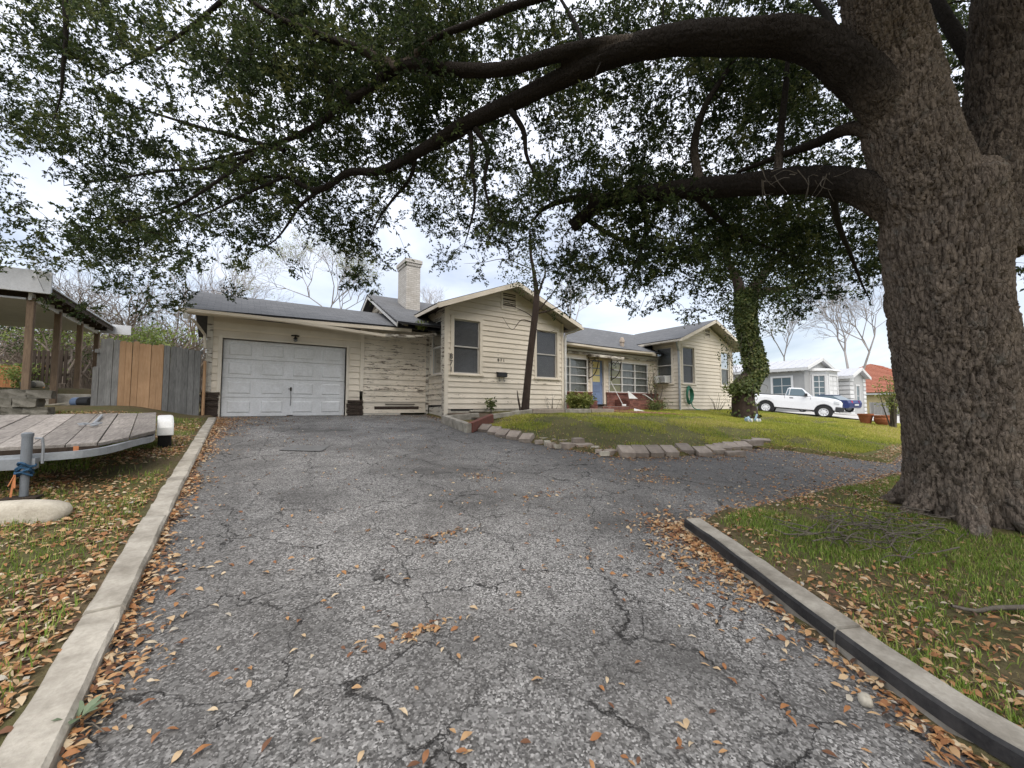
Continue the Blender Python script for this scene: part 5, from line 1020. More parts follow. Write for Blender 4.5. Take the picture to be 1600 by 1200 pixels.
def neighbour():
    h = thing('neighbour_house', 'pale grey stucco house with white trim and metal gable roofs', 'house', (38, 14, 0.8))
    def bx(nm, a, b, m='stucco', par=None, bev=0.0): return MB().box(a, b).build(nm, M[m], par or h, bev)
    def gable(nm, x0, x1, y0, y1, ze, zr, ov=0.35):
        xm = (x0 + x1) / 2; r_ = []
        for xa in (x0, x1):
            s_ = -1 if xa == x0 else 1; k = (zr - ze) / (xm - x0); e = (xa + s_ * ov, ze - ov * k)
            o = MB().hexa([(e[0], y0 - ov, e[1]), (xm, y0 - ov, zr), (xm, y1, zr), (e[0], y1, e[1])], [(e[0], y0 - ov, e[1] + 0.12), (xm, y0 - ov, zr + 0.12), (xm, y1, zr + 0.12), (e[0], y1, e[1] + 0.12)]).build('roof', M['metal_roof'], h)
            MB().bar((e[0], y0 - ov - 0.02, e[1] + 0.02), (xm, y0 - ov - 0.02, zr + 0.02), 0.05, 0.24).build('rake_board', M['stucco_white'], h)
            for yy in np.arange(y0 - ov + 0.2, y1, 0.6): MB().bar((e[0], yy, e[1] + 0.135), (xm, yy, zr + 0.135), 0.04, 0.03).build('roof_seam', M['metal_roof'], o)
            if s_ < 0:
                MB().bar((e[0] - 0.02, y0 - ov, e[1] - 0.02), (e[0] - 0.02, y1, e[1] - 0.02), 0.06, 0.20).build('fascia', M['stucco_white'], h)
                for yy in np.arange(y0, y1, 0.55): MB().box((e[0] + 0.02, yy, e[1] - 0.16), (x0 - 0.01, yy + 0.12, e[1] - 0.04)).build('rafter_tail', M['stucco_white'], h)
        MB().add([(x0, y0, ze), (x1, y0, ze), (xm, y0, zr), (x0, y0 + 0.2, ze), (x1, y0 + 0.2, ze), (xm, y0 + 0.2, zr)], [(0, 1, 2), (3, 5, 4), (0, 3, 4, 1), (1, 4, 5, 2), (2, 5, 3, 0)]).build('gable_wall', M['stucco'], h)
    def win(W, a0, a1, z0, z1, cols=2, rows=3, pane_m='car_glass'):
        mb = MB(); t = 0.14
        for c in ((a0 - t, a0, z0 - t, z1 + t), (a1, a1 + t, z0 - t, z1 + t), (a0, a1, z0 - t, z0), (a0, a1, z1, z1 + t)): W.box(mb, *c, 0.0, 0.07)
        wn_ = mb.build('window', M['stucco_white'], h); 
        for i in range(cols):
            for j in range(rows): 
                aa = a0 + (a1 - a0) * i / cols; zz = z0 + (z1 - z0) * j / rows; W.b('pane', M[pane_m], aa + 0.03, aa + (a1 - a0) / cols - 0.03, zz + 0.03, zz + (z1 - z0) / rows - 0.03, 0.0, 0.012, wn_)
        mb = MB()
        for i in range(1, cols): W.box(mb, a0 + (a1 - a0) * i / cols - 0.02, a0 + (a1 - a0) * i / cols + 0.02, z0, z1, 0.012, 0.03)
        for j in range(1, rows): W.box(mb, a0, a1, z0 + (z1 - z0) * j / rows - 0.02, z0 + (z1 - z0) * j / rows + 0.02, 0.013, 0.031)
        mb.build('glazing_bars', M['stucco_white'], wn_)
    # body with the big gable
    bx('wall', (36.0, 12.5, 0.4), (41.5, 22, 4.55)); gable('roof', 36.0, 41.5, 12.5, 22, 4.55, 5.35)
    Wl = Wall((36.0, 16.0), (36.0, 12.5)); win(Wl, 16.0 - 14.72, 16.0 - 13.4, 1.9, 3.85)
    # bay
    V = [(37.1, 12.5), (37.8, 11.6), (40.0, 11.6), (40.7, 12.5)]
    MB().hexa([(*V[0], 0.5), (*V[1], 0.5), (*V[2], 0.5), (*V[3], 0.5)], [(*V[0], 4.35), (*V[1], 4.35), (*V[2], 4.35), (*V[3], 4.35)]).build('bay_wall', M['stucco_white'], h)
    MB().hexa([(36.8, 12.5, 4.35), (37.7, 11.3, 4.35), (40.1, 11.3, 4.35), (41.0, 12.5, 4.35)], [(36.9, 12.5, 4.6), (37.8, 11.5, 4.5), (40.0, 11.5, 4.5), (40.9, 12.5, 4.6)]).build('bay_roof', M['stucco_white'], h)
    Wb = Wall(V[0], V[1]); win(Wb, 0.22, Wb.L - 0.2, 1.7, 3.95, 2, 5); Wb = Wall(V[1], V[2]); win(Wb, 0.25, Wb.L - 0.25, 1.7, 3.95, 2, 6, 'stucco_white')
    # second gable with white quoins
    bx('wall', (42.0, 11.4, 0.2), (46.0, 20, 4.1)); gable('roof', 42.0, 46.0, 11.4, 20, 4.1, 4.75)
    for k in range(9):
        bx('quoin', (41.94, 11.34, 0.8 + k * 0.36), (42.9 - 0.12 * (k % 2), 11.399, 1.08 + k * 0.36), 'stucco_white'); bx('quoin', (41.93, 11.36, 0.8 + k * 0.36), (41.999, 12.1 + 0.12 * (k % 2), 1.08 + k * 0.36), 'stucco_white'); bx('quoin', (45.4, 11.34, 0.8 + k * 0.36), (46.05, 11.399, 1.08 + k * 0.36), 'stucco_white')
    Wn = Wall((42.0, 11.4), (46.0, 11.4)); win(Wn, 1.5, 2.3, 1.6, 3.3, 1, 2)
    # garage wing on the left with a white sectional door
    bx('wall', (33.0, 19.0, 0.8), (36.0, 24, 3.7), 'stucco_white'); bx('flat_roof', (32.6, 18.6, 3.7), (36.0, 24, 3.95), 'stucco_white')
    g = bx('garage_door', (33.3, 18.93, 1.1), (35.7, 18.99, 3.2), 'white_metal')
    for k in range(4): bx('door_panel', (33.35, 18.90, 1.15 + k * 0.5), (35.65, 18.93, 1.6 + k * 0.5), 'white_metal', g, 0.01)
    for k in range(4): bx('door_light', (33.45 + k * 0.56, 18.885, 2.18), (33.9 + k * 0.56, 18.90, 2.5), 'car_glass', g)
neighbour()
nh = bpy.data.objects['neighbour_house']; nh.scale = (1.2, 1.2, 1.2); nh.location = (45.6, 16.8, 0.60)
for c_h in nh.children: c_h.location = (-38, -14, -0.8)
def tile_house():
    h = thing('tile_roof_house', 'far beige house with orange red tile roof', 'house', (66, 12, 0.5)); x0, x1, y0, y1, ze = 72, 98, 11, 28, 3.4; zr = 8.2; xm0, xm1, ym = 82, 87, 19.5
    MB().box((x0 + 0.6, y0 + 0.6, -0.5), (x1 - 0.6, y1, ze)).build('wall', M['beige_wall'], h)
    MB().box((x0 + 0.1, y0 + 0.1, ze - 0.3), (x1, y1, ze)).build('fascia', M['stucco_white'], h)
    C4 = [(x0, y0, ze), (x1, y0, ze), (x1, y1, ze), (x0, y1, ze)]; r0, r1 = (xm0, ym, zr), (xm1, ym, zr)
    for q in ([C4[0], C4[1], r1, r0], [C4[3], C4[0], r0, r0], [C4[1], C4[2], r1, r1], [C4[2], C4[3], r0, r1]):
        Q = [np.array(p, float) for p in q]; nr = 22; o = None
        n = np.cross(Q[1] - Q[0], Q[3] - Q[0]); n /= np.linalg.norm(n); n = n if n[2] > 0 else -n; mb = MB()
        for j in range(nr):
            a, b = j / nr, (j + 1) / nr; L0, L1 = Q[0] * (1 - a) + Q[3] * a, Q[1] * (1 - a) + Q[2] * a; U0, U1 = Q[0] * (1 - b) + Q[3] * b, Q[1] * (1 - b) + Q[2] * b
            mb.add([L0 + n * 0.09, L1 + n * 0.09, U1 + n * 0.02, U0 + n * 0.02, L0 - n * 0.02, L1 - n * 0.02], [(0, 1, 2, 3), (4, 5, 1, 0)])
        mb.build('roof', M['tile_roof'], h)
    for xa in (75, 79): 
        f_ = MB().box((xa, y0 + 0.55, 0.9), (xa + 1.4, y0 + 0.6, 2.3)).build('window', M['stucco_white'], h); MB().box((xa + 0.1, y0 + 0.53, 1.0), (xa + 1.3, y0 + 0.55, 2.2)).build('pane', M['car_glass'], f_)
tile_house()
nf = thing('far_plank_fence', 'grey weathered fence between the neighbouring houses', 'fence', (47, 9, 0.3)); Wq = Wall((55.6, 13.5), (62, 10.5))
for i in range(40): Wq.b('plank', M['grey_wood'], i * Wq.L / 40 + 0.01, (i + 1) * Wq.L / 40 - 0.01, -0.3, 1.95 + random.uniform(-0.03, 0.03), 0, 0.02, nf)
def pot(u, v, D, r_, hgt, lab, rim):
    p = atT(u, v); z = p[2]; t = thing('terracotta_pot', lab, 'plant pot', tuple(p), 'terracotta pots by the neighbour drive')
    if rim: pr_ = [(r_ * 0.62, 0), (r_ * 0.75, hgt * 0.4), (r_ * 0.92, hgt * 0.8), (r_ * 0.94, hgt * 0.84), (r_, hgt * 0.84), (r_ * 1.02, hgt), (r_ * 0.9, hgt), (r_ * 0.85, hgt * 0.85)]
    else: pr_ = [(r_ * 0.55, 0), (r_ * 0.85, hgt * 0.3), (r_ * 0.98, hgt * 0.6), (r_ * 0.90, hgt * 0.82), (r_ * 1.0, hgt * 0.86), (r_ * 1.02, hgt), (r_ * 0.9, hgt), (r_ * 0.82, hgt * 0.85)]
    MB().lathe(pr_, (0, 0, 0), 24).build('pot', M['terracotta'], t, local=True); MB().lathe([(r_ * 0.84, hgt * 0.84), (r_ * 0.84, hgt * 0.87)], (0, 0, 0), 20).build('soil', M['bed_soil'], t, local=True)
pot(1353, 662.5, 19.0, 0.27, 0.44, 'tapered terracotta pot, left of the two by the neighbour drive', True); pot(1379, 664.5, 19.0, 0.28, 0.42, 'round bellied terracotta pot, right of the two by the neighbour drive', False)
# small blue-grey toys on the lawn
for k, (u, v) in enumerate(((1169, 660), (1182, 660))):
    p = atT(u, v); t = thing('lawn_toy', ('blue grey wheeled toy lying on its side on the lawn', 'grey blue upright toy beside the lying one on the lawn')[k], 'toy', tuple(p), 'toys on the lawn')
    MB().lathe([(0.05, -0.12), (0.09, -0.09), (0.09, 0.02), (0.05, 0.05)], (0, 0, 0.10), 14, 'x' if k == 0 else 'z').build('body', M['toy_blue'], t, local=True)
    for s_ in (-1, 1): MB().lathe([(0.03, -0.02), (0.07, -0.015), (0.07, 0.015), (0.03, 0.02)], (0.10 * s_ + 0.04, -0.06, 0.07), 14, 'y').build('wheel', M['plastic_white'], t, local=True)
    MB().bar((-0.05, 0, 0.14), (0.06, 0, 0.30 if k else 0.20), 0.05, 0.04).build('handle', M['toy_blue'], t, local=True)

# ------------------------------------------------------------------ foliage tools
def nrm(a): return a / (np.linalg.norm(a, axis=-1, keepdims=True) + 1e-9)
def leaves(name, P, Dr, L, Wd, mat, parent=None, rnd=None, fold=0.25, up=None, droop=0.0):
    """leaf-shaped blades: P base points, Dr directions; 6 vertices, 4 triangles each"""
    n = len(P); Dr = nrm(Dr); L = np.broadcast_to(L, (n,))[:, None]; Wd = np.broadcast_to(Wd, (n,))[:, None]
    if up is None: up = RNG.normal(size=(n, 3))
    S = nrm(np.cross(Dr, up)); Nn = np.cross(S, Dr)
    c = np.stack([P, P + Dr * L * 0.33 + S * Wd * 0.5 + Nn * fold * Wd, P + Dr * L * 0.33 - S * Wd * 0.5 + Nn * fold * Wd, P + Dr * L * 0.68 + S * Wd * 0.42 + Nn * fold * Wd * 0.8, P + Dr * L * 0.68 - S * Wd * 0.42 + Nn * fold * Wd * 0.8, P + Dr * L - Nn * droop * L], 1)
    b = np.arange(n)[:, None] * 6; F = np.stack([b + [0, 1, 2], b + [1, 3, 2], b + [3, 4, 2], b + [3, 5, 4]], 1).reshape(-1, 3)
    rnd = RNG.random(n) if rnd is None else rnd
    me = fastmesh(name, c.reshape(-1, 3), F, False, np.repeat(rnd, 4)); return link(name, me, mat, parent)
def blades(name, P, H, Wd, mat, parent=None, lean=0.5, rnd=None, single=False):
    n = len(P); a = RNG.random(n) * 2 * math.pi; H = np.broadcast_to(H, (n,))[:, None]; Wd = np.broadcast_to(Wd, (n,))[:, None]
    o = np.stack([np.cos(a), np.sin(a), 0 * a], 1); s = np.stack([-np.sin(a), np.cos(a), 0 * a], 1); ln = (RNG.random(n)[:, None] ** 0.7) * lean; up = np.array([0, 0, 1.0])
    rnd = RNG.random(n) if rnd is None else rnd
    if single:
        c = np.stack([P - s * Wd, P + s * Wd, P + up * H * (1 - 0.35 * ln) + o * H * ln * 1.1], 1); return link(name, fastmesh(name, c.reshape(-1, 3), np.arange(3 * n).reshape(-1, 3), False, rnd), mat, parent)
    c = np.stack([P - s * Wd, P + s * Wd, P + up * H * 0.55 + o * H * ln * 0.4 + s * Wd * 0.75, P + up * H * 0.55 + o * H * ln * 0.4 - s * Wd * 0.75, P + up * H * (1 - 0.35 * ln) + o * H * ln * 1.1], 1)
    b = np.arange(n)[:, None] * 5; F = np.stack([b + [0, 1, 2], b + [0, 2, 3], b + [3, 2, 4]], 1).reshape(-1, 3)
    rnd = RNG.random(n) if rnd is None else rnd
    return link(name, fastmesh(name, c.reshape(-1, 3), F, False, np.repeat(rnd, 3)), mat, parent)
def tubes(name, paths, mat, parent=None, n=5):
    """many thin branches joined: paths = list of (points, radii)"""
    V = []; F = []; off = 0; an = np.arange(n) * 2 * math.pi / n; groups = {}
    for P, r_ in paths: groups.setdefault(len(P), []).append((P, np.broadcast_to(np.asarray(r_, float), (len(P),))))
    for m, g in groups.items():
        P = np.array([p for p, _ in g], float); r_ = np.array([q for _, q in g]); T = nrm(np.gradient(P, axis=1)); md_ = nrm(P[:, -1] - P[:, 0]); ref = nrm(np.cross(md_, np.where(np.abs(md_[:, 2:3]) < 0.8, [[0, 0, 1.0]], [[1.0, 0, 0]])))[:, None]
        A = nrm(ref - T * (ref * T).sum(-1, keepdims=True)); B = np.cross(T, A)
        V.append((P[:, :, None] + r_[:, :, None, None] * (np.cos(an)[:, None] * A[:, :, None] + np.sin(an)[:, None] * B[:, :, None])).reshape(-1, 3))
        k = np.arange(n); i = np.arange(m - 1)[:, None] * n + k; nx = np.arange(m - 1)[:, None] * n + (k + 1) % n
        q = np.stack([i, nx, nx + n, i + n], -1).reshape(-1, 4); F.append((q[None] + (np.arange(len(g)) * m * n)[:, None, None]).reshape(-1, 4) + off); off += len(g) * m * n
    return link(name, fastmesh(name, np.vstack(V), np.vstack(F), True), mat, parent)
def small_leaves(name, P, Dr, L, Wd, mat, parent=None, rnd=None):
    """two-triangle leaves for a crown of hundreds of thousands"""
    n = len(P); Dr = nrm(Dr); S_ = nrm(np.cross(Dr, RNG.normal(size=(n, 3)))); Nn = np.cross(S_, Dr); L = L[:, None]; Wd = Wd[:, None]; q = P + Dr * L * 0.45
    c = np.stack([P, q + S_ * Wd * 0.55 + Nn * Wd * 0.2, P + Dr * L, q - S_ * Wd * 0.55 + Nn * Wd * 0.2], 1); b = np.arange(n)[:, None] * 4
    return link(name, fastmesh(name, c.reshape(-1, 3), np.stack([b + [0, 1, 2], b + [0, 2, 3]], 1).reshape(-1, 3), False, np.repeat(rnd, 2)), mat, parent)

# ------------------------------------------------------------------ the live oak
oak = thing('oak_tree', 'huge live oak with ridged bark, its limbs reaching over the driveway', 'tree', (6.95, 0.9, 0.2))
def px(*p): return [at(u, v, D) for u, v, D in p]
base = np.array([6.95, 0.88, 0.0]); bz = lz(6.95, 0.88)
def S(pts, rad, m=8):
    P = spline(pts, m); r_ = np.interp(np.linspace(0, 1, len(P)), np.linspace(0, 1, len(rad)), rad); return P, r_
tc_ = lambda u, v, D=4.62: at(u, v, D)
bole = S([tc_(1512, 900), tc_(1510, 835), tc_(1506, 770), tc_(1500, 680), tc_(1488, 560), tc_(1476, 450), tc_(1472, 360), tc_(1470, 290)], [0.62, 0.545, 0.505, 0.49, 0.495, 0.505, 0.53, 0.48])
stemL = S([tc_(1470, 400), tc_(1448, 300), tc_(1418, 200), tc_(1395, 100), tc_(1375, 0, 4.5), tc_(1350, -140, 4.5), tc_(1330, -320, 4.6)], [0.40, 0.44, 0.40, 0.37, 0.33, 0.30, 0.26])
stemR = S([tc_(1530, 400), tc_(1552, 300), tc_(1566, 210), tc_(1570, 100), tc_(1575, 0), tc_(1590, -150, 4.8), tc_(1620, -320, 5.0)], [0.34, 0.36, 0.34, 0.31, 0.29, 0.25, 0.22])
lim1 = S(px((1410, 190, 4.55), (1330, 105, 4.6), (1250, 62, 4.75), (1150, 60, 5.0), (1050, 62, 5.3), (960, 85, 5.6), (880, 120, 5.9), (800, 160, 6.1), (715, 200, 6.3), (640, 245, 6.5), (590, 268, 6.6), (545, 270, 6.7), (495, 297, 6.8), (440, 275, 6.9), (380, 285, 7.0)), [0.240, 0.232, 0.208, 0.188, 0.172, 0.160, 0.140, 0.120, 0.100, 0.084, 0.072, 0.064, 0.056, 0.040, 0.024])
lim1b = S(px((1010, 68, 5.4), (930, 72, 5.6), (860, 88, 5.7), (790, 108, 5.8), (720, 110, 5.9), (650, 102, 6.0), (610, 110, 6.1), (580, 138, 6.2), (540, 160, 6.3), (490, 198, 6.4), (430, 225, 6.6), (350, 245, 6.8), (290, 262, 7.0)), [0.112, 0.108, 0.100, 0.096, 0.092, 0.096, 0.092, 0.072, 0.060, 0.052, 0.044, 0.032, 0.018])
lim1c = S(px((620, 105, 6.05), (560, 75, 6.0), (500, 55, 5.9), (430, 25, 5.8), (360, -20, 5.7)), [0.080, 0.068, 0.056, 0.044, 0.032])
lim1d = S(px((630, 100, 6.0), (680, 60, 5.8), (740, 35, 5.6), (800, 10, 5.4), (870, -10, 5.2)), [0.048, 0.048, 0.056, 0.056, 0.048])
lim1e = S(px((760, 180, 6.2), (715, 212, 6.4), (680, 232, 6.6), (640, 238, 6.8)), [0.064, 0.056, 0.040, 0.016])
lim2 = S(px((1420, 330, 4.7), (1340, 290, 4.9), (1270, 282, 5.3), (1200, 286, 5.7), (1130, 292, 6.1), (1060, 296, 6.5), (1000, 303, 6.9), (950, 312, 7.2), (915, 335, 7.4), (893, 355, 7.5)), [0.224, 0.192, 0.180, 0.168, 0.152, 0.140, 0.132, 0.128, 0.124, 0.120])
lim2b = S(px((965, 310, 7.1), (915, 308, 7.3), (875, 315, 7.5), (845, 330, 7.7), (830, 350, 7.9)), [0.080, 0.072, 0.060, 0.044, 0.024])
lim3 = S(px((1390, 215, 4.6), (1330, 200, 4.9), (1270, 225, 5.3), (1215, 245, 5.7), (1150, 270, 6.1)), [0.104, 0.080, 0.064, 0.048, 0.032])
lim4 = S(px((1575, 180, 4.7), (1530, 110, 5.2), (1480, 30, 5.6), (1440, -40, 6.0)), [0.14, 0.10, 0.08, 0.06])
lim5 = S(px((1095, 290, 6.3), (1085, 230, 6.3), (1100, 170, 6.2), (1130, 120, 6.2), (1170, 60, 6.2)), [0.075, 0.065, 0.055, 0.045, 0.03])
lim6 = S(px((1215, 285, 5.6), (1220, 210, 5.7), (1228, 130, 5.7), (1230, 90, 5.7)), [0.06, 0.055, 0.045, 0.03])
burl = S(px((1500, 330, 4.32), (1515, 300, 4.32), (1530, 268, 4.42)), [0.20, 0.24, 0.18])
skel = [bole, stemL, stemR, lim1, lim1b, lim1c, lim1d, lim1e, lim2, lim2b, lim3, lim4, lim5, lim6]
sec = [S(px(*q), [r0, r0 * 0.8, r0 * 0.6, r0 * 0.4, 0.006], 4) for r0, q in (
    (0.042, ((445, 235, 6.6), (360, 212, 6.7), (290, 192, 6.8), (220, 170, 6.9), (160, 150, 7.0))), (0.036, ((400, 240, 6.7), (320, 262, 6.9), (250, 268, 7.1), (180, 280, 7.3), (100, 290, 7.5))),
    (0.036, ((390, 245, 6.7), (330, 290, 7.0), (260, 330, 7.4), (180, 350, 7.7), (110, 372, 8.0))), (0.03, ((440, 278, 6.9), (380, 305, 7.1), (330, 330, 7.3), (270, 352, 7.6), (215, 390, 7.9))),
    (0.04, ((100, -30, 6.0), (103, 50, 6.1), (98, 110, 6.2), (95, 150, 6.3), (80, 200, 6.4))), (0.035, ((360, -10, 5.8), (300, 40, 6.0), (250, 75, 6.2), (205, 98, 6.4), (150, 125, 6.6))),
    (0.05, ((797, 171, 6.1), (818, 205, 6.2), (822, 240, 6.3), (834, 270, 6.4), (850, 300, 6.5))), (0.045, ((742, 200, 6.25), (762, 235, 6.3), (757, 285, 6.4), (765, 325, 6.5), (770, 360, 6.6))),
    (0.04, ((735, 205, 6.3), (738, 260, 6.4), (742, 310, 6.5), (735, 350, 6.6), (725, 385, 6.7))), (0.04, ((920, 90, 5.7), (900, 40, 5.9), (880, 5, 6.1), (860, -30, 6.3), (850, -80, 6.5))),
    (0.05, ((560, 160, 6.3), (520, 130, 6.4), (470, 110, 6.5), (410, 100, 6.6), (340, 90, 6.8))), (0.04, ((650, 240, 6.5), (640, 280, 6.7), (615, 310, 6.9), (590, 345, 7.1), (575, 380, 7.3))),
    (0.035, ((510, 290, 6.75), (470, 320, 7.0), (450, 350, 7.2), (430, 375, 7.4), (400, 395, 7.6))), (0.06, ((1000, 305, 6.9), (1010, 350, 7.2), (1000, 395, 7.5), (985, 430, 7.8), (970, 465, 8.0))),
    (0.06, ((1080, 298, 6.4), (1120, 340, 6.9), (1160, 370, 7.3), (1210, 390, 7.7), (1270, 410, 8.0))), (0.05, ((920, 345, 7.4), (960, 370, 7.6), (1010, 385, 7.8), (1060, 400, 8.0), (1110, 420, 8.2))),
    (0.05, ((1330, 105, 4.7), (1290, 20, 5.2), (1240, -30, 5.6), (1190, -70, 6.0), (1140, -100, 6.3))), (0.05, ((1300, 290, 5.1), (1310, 350, 5.9), (1330, 400, 6.6), (1345, 440, 7.1), (1360, 470, 7.5))))]
def barked(name, tubes_, bones, voxel, extra=()):
    """one continuous woody surface: tubes fused by remeshing, bark furrows pressed along the surface normal"""
    mb = MB()
    for P, r_ in list(tubes_) + list(extra): mb.tube(P, r_, 20)
    raw = mb.build('raw_wood', None, None); raw.data.materials.clear()
    md = raw.modifiers.new('r', 'REMESH'); md.mode = 'VOXEL'; md.voxel_size = voxel; sm = raw.modifiers.new('s', 'SMOOTH'); sm.iterations = 14; sm.factor = 0.6
    dg = bpy.context.evaluated_depsgraph_get(); tm = bpy.data.meshes.new_from_object(raw.evaluated_get(dg)); bpy.data.objects.remove(raw)
    nv = len(tm.vertices); co = np.empty(nv * 3, np.float32); tm.vertices.foreach_get('co', co); co = co.reshape(-1, 3).astype(float); no = np.empty(nv * 3, np.float32); tm.vertices.foreach_get('normal', no); no = no.reshape(-1, 3)
    best = np.full(nv, 1e9); U = np.zeros(nv); Vv = np.zeros(nv); RR = np.full(nv, 0.05)
    for P, r_ in bones:
        P, T, A, B = frames(P); cum = np.r_[0, np.cumsum(np.linalg.norm(np.diff(P, axis=0), axis=1))]
        for k in range(len(P) - 1):
            pad = r_[k] * 1.7 + 0.12; lo_, hi_ = np.minimum(P[k], P[k + 1]) - pad, np.maximum(P[k], P[k + 1]) + pad
            ii = np.where((co[:, 0] > lo_[0]) & (co[:, 0] < hi_[0]) & (co[:, 1] > lo_[1]) & (co[:, 1] < hi_[1]) & (co[:, 2] > lo_[2]) & (co[:, 2] < hi_[2]))[0]
            if len(ii) == 0: continue
            cs_ = co[ii]; e = P[k + 1] - P[k]; t = np.clip(((cs_ - P[k]) @ e) / (e @ e), 0, 1); q = cs_ - P[k] - t[:, None] * e; d = np.linalg.norm(q, axis=1) - (r_[k] + (r_[k + 1] - r_[k]) * t); m = d < best[ii]
            ii = ii[m]; q = q[m]; th = np.arctan2(q @ B[k], q @ A[k]); best[ii] = d[m]; U[ii] = th * (0.25 + 0.5 * r_[k]); Vv[ii] = cum[k] + t[m] * np.linalg.norm(e); RR[ii] = r_[k]
    wx = U * 21 + 2.2 * (fbm(U * 2.2, Vv * 2.6, 3, 2) - 0.5) + 0.8 * (fbm(U * 14, Vv * 9, 2, 5) - 0.5); wy = Vv * 3.6 + 2.2 * (fbm(U * 16, Vv * 1.6, 3, 8) - 0.5)
    F1, F2, ID = worley(wx, wy, 4); g1, g2, id2 = worley(U * 36 + 1.2 * fbm(U * 9, Vv * 9, 2), Vv * 16, 9)
    ridge = np.clip((F2 - F1) / 0.36, 0, 1) ** 0.8; ridge2 = np.clip((g2 - g1) / 0.4, 0, 1)
    amp = np.clip(RR * 0.085, 0.004, 0.040)
    disp = amp * (ridge * (0.65 + 0.6 * ID) + 0.30 * ridge2 - 0.8) + (0.05 if name == 'trunk' else 0.16) * np.clip(RR * 2, 0, 1) * (fbm(U * 2.0, Vv * 1.6, 3, 3) - 0.5)
    tm.vertices.foreach_set('co', (co + no * disp[:, None]).astype(np.float32).ravel())
    limb_shade = tm.attributes.new('limb', 'FLOAT', 'POINT'); limb_shade.data.foreach_set('value', (0.95 * (1 - sstep(0.22, 0.38, RR)) * (sstep(-0.2, 0.8, Vv) if name == 'limb' else 1.0)).astype(np.float32)); at_ = tm.attributes.new('rnd', 'FLOAT', 'POINT'); at_.data.foreach_set('value', (ridge * (0.7 + 0.3 * ridge2)).astype(np.float32))  # mask of the painted shade: strongest on thin limbs and upper stems
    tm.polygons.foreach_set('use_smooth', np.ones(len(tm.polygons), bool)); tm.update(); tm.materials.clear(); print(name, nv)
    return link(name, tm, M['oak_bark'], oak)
roots = []
for a in np.linspace(0, 2 * math.pi, 9)[:-1] + 0.2:
    dv = np.array([math.cos(a), math.sin(a), 0]); q = base + [0, 0, bz]
    roots.append((spline([q + dv * 0.36 + [0, 0, 0.50], q + dv * 0.46 + [0, 0, 0.22], q + dv * 0.60 + [0, 0, 0.02], q + dv * 0.80 + [0, 0, -0.14]], 5), np.linspace(0.10, 0.10, 16)))
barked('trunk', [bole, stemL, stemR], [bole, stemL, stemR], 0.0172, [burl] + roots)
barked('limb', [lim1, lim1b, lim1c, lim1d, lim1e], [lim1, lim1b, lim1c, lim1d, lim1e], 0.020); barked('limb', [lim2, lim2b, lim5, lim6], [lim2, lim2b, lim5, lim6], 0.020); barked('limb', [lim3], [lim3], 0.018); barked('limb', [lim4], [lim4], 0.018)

# crown: sprays grown on twigs that reach back to the limbs
DENS = [[0.65, 0.65, 0.47, 0.73, 0.95, 0.95, 0.95, 0.75, 0.75, 0.8, 0.65, 0.8, 0.5, 0.3, 0.75, 0.5],
        [0.56, 0.47, 0.52, 0.6, 0.85, 0.95, 0.95, 0.75, 0.75, 0.65, 0.6, 0.8, 0.7, 0.3, 0.75, 0.5],
        [0.47, 0.43, 0.47, 0.56, 0.65, 0.85, 0.9, 0.85, 0.65, 0.6, 0.7, 0.8, 0.85, 0.3, 0.5, 0.1],
        [0.26, 0.52, 0.56, 0.56, 0.75, 0.85, 0.85, 0.7, 0.5, 0.6, 0.7, 0.85, 0.85, 0.3, 0, 0],
        [0.6, 0.65, 0.65, 0.8, 0.75, 0.6, 0.5, 0.65, 0.65, 0.8, 0.85, 0.9, 1.0, 0.95, 0, 0.3],
        [0.12, 0.5, 0.75, 0.55, 0.25, 0.28, 0.0, 0.42, 0.65, 0.85, 0.95, 1.0, 1.0, 0.85, 0, 0.4],
        [0, 0.12, 0.28, 0.06, 0, 0, 0, 0, 0.14, 0.5, 0.36, 0.5, 0.75, 0.6, 0, 0.4]]
cl = []
for j, row in enumerate(DENS):
    for i, dn in enumerate(row):
        k = RNG.poisson(dn ** 1.4 * 13.5)
        for _ in range(k):
            u, v_ = i * 100 + RNG.random() * 100, j * 70 + RNG.random() * 70
            lo, hi = (6.0, 8.6) if j < 2 else ((6.4, 9.2) if j < 4 else (6.8, 9.8))
            if RNG.random() < 0.16: lo -= 0.9
            if u > 1400: lo, hi = 5.6, 8.5
            par = at(u, v_, lo + (hi - lo) * RNG.random()); cl += [par + RNG.normal(size=3) * [0.33, 0.33, 0.22] for _ in range(RNG.integers(2, 7))]
for _ in range(230):
    u, v_ = RNG.random() * 1650 - 80, -RNG.random() * 330; cl.append(at(u, v_, 5.4 + 3.0 * RNG.random()))
for _ in range(40): cl.append(at(-RNG.random() * 160, RNG.random() * 420, 6 + 3 * RNG.random()))
cl = np.array(cl); cl = cl[cl[:, 2] > 3.6]
nodes = []; nrad = []; paths0 = []
for P, r_ in sec: paths0.append((P, r_))
for P, r_ in skel[1:] + sec:
    for a, b in zip(P[::2], r_[::2]): nodes.append(a); nrad.append(b)
nodes = list(nodes); order = np.argsort([np.min(np.linalg.norm(np.array(nodes) - c, axis=1)) for c in cl])
NA = np.empty((len(nodes) + len(cl) * 4, 3)); NA[:len(nodes)] = nodes; NR = np.empty(len(NA)); NR[:len(nodes)] = nrad; nn = len(nodes); paths = []
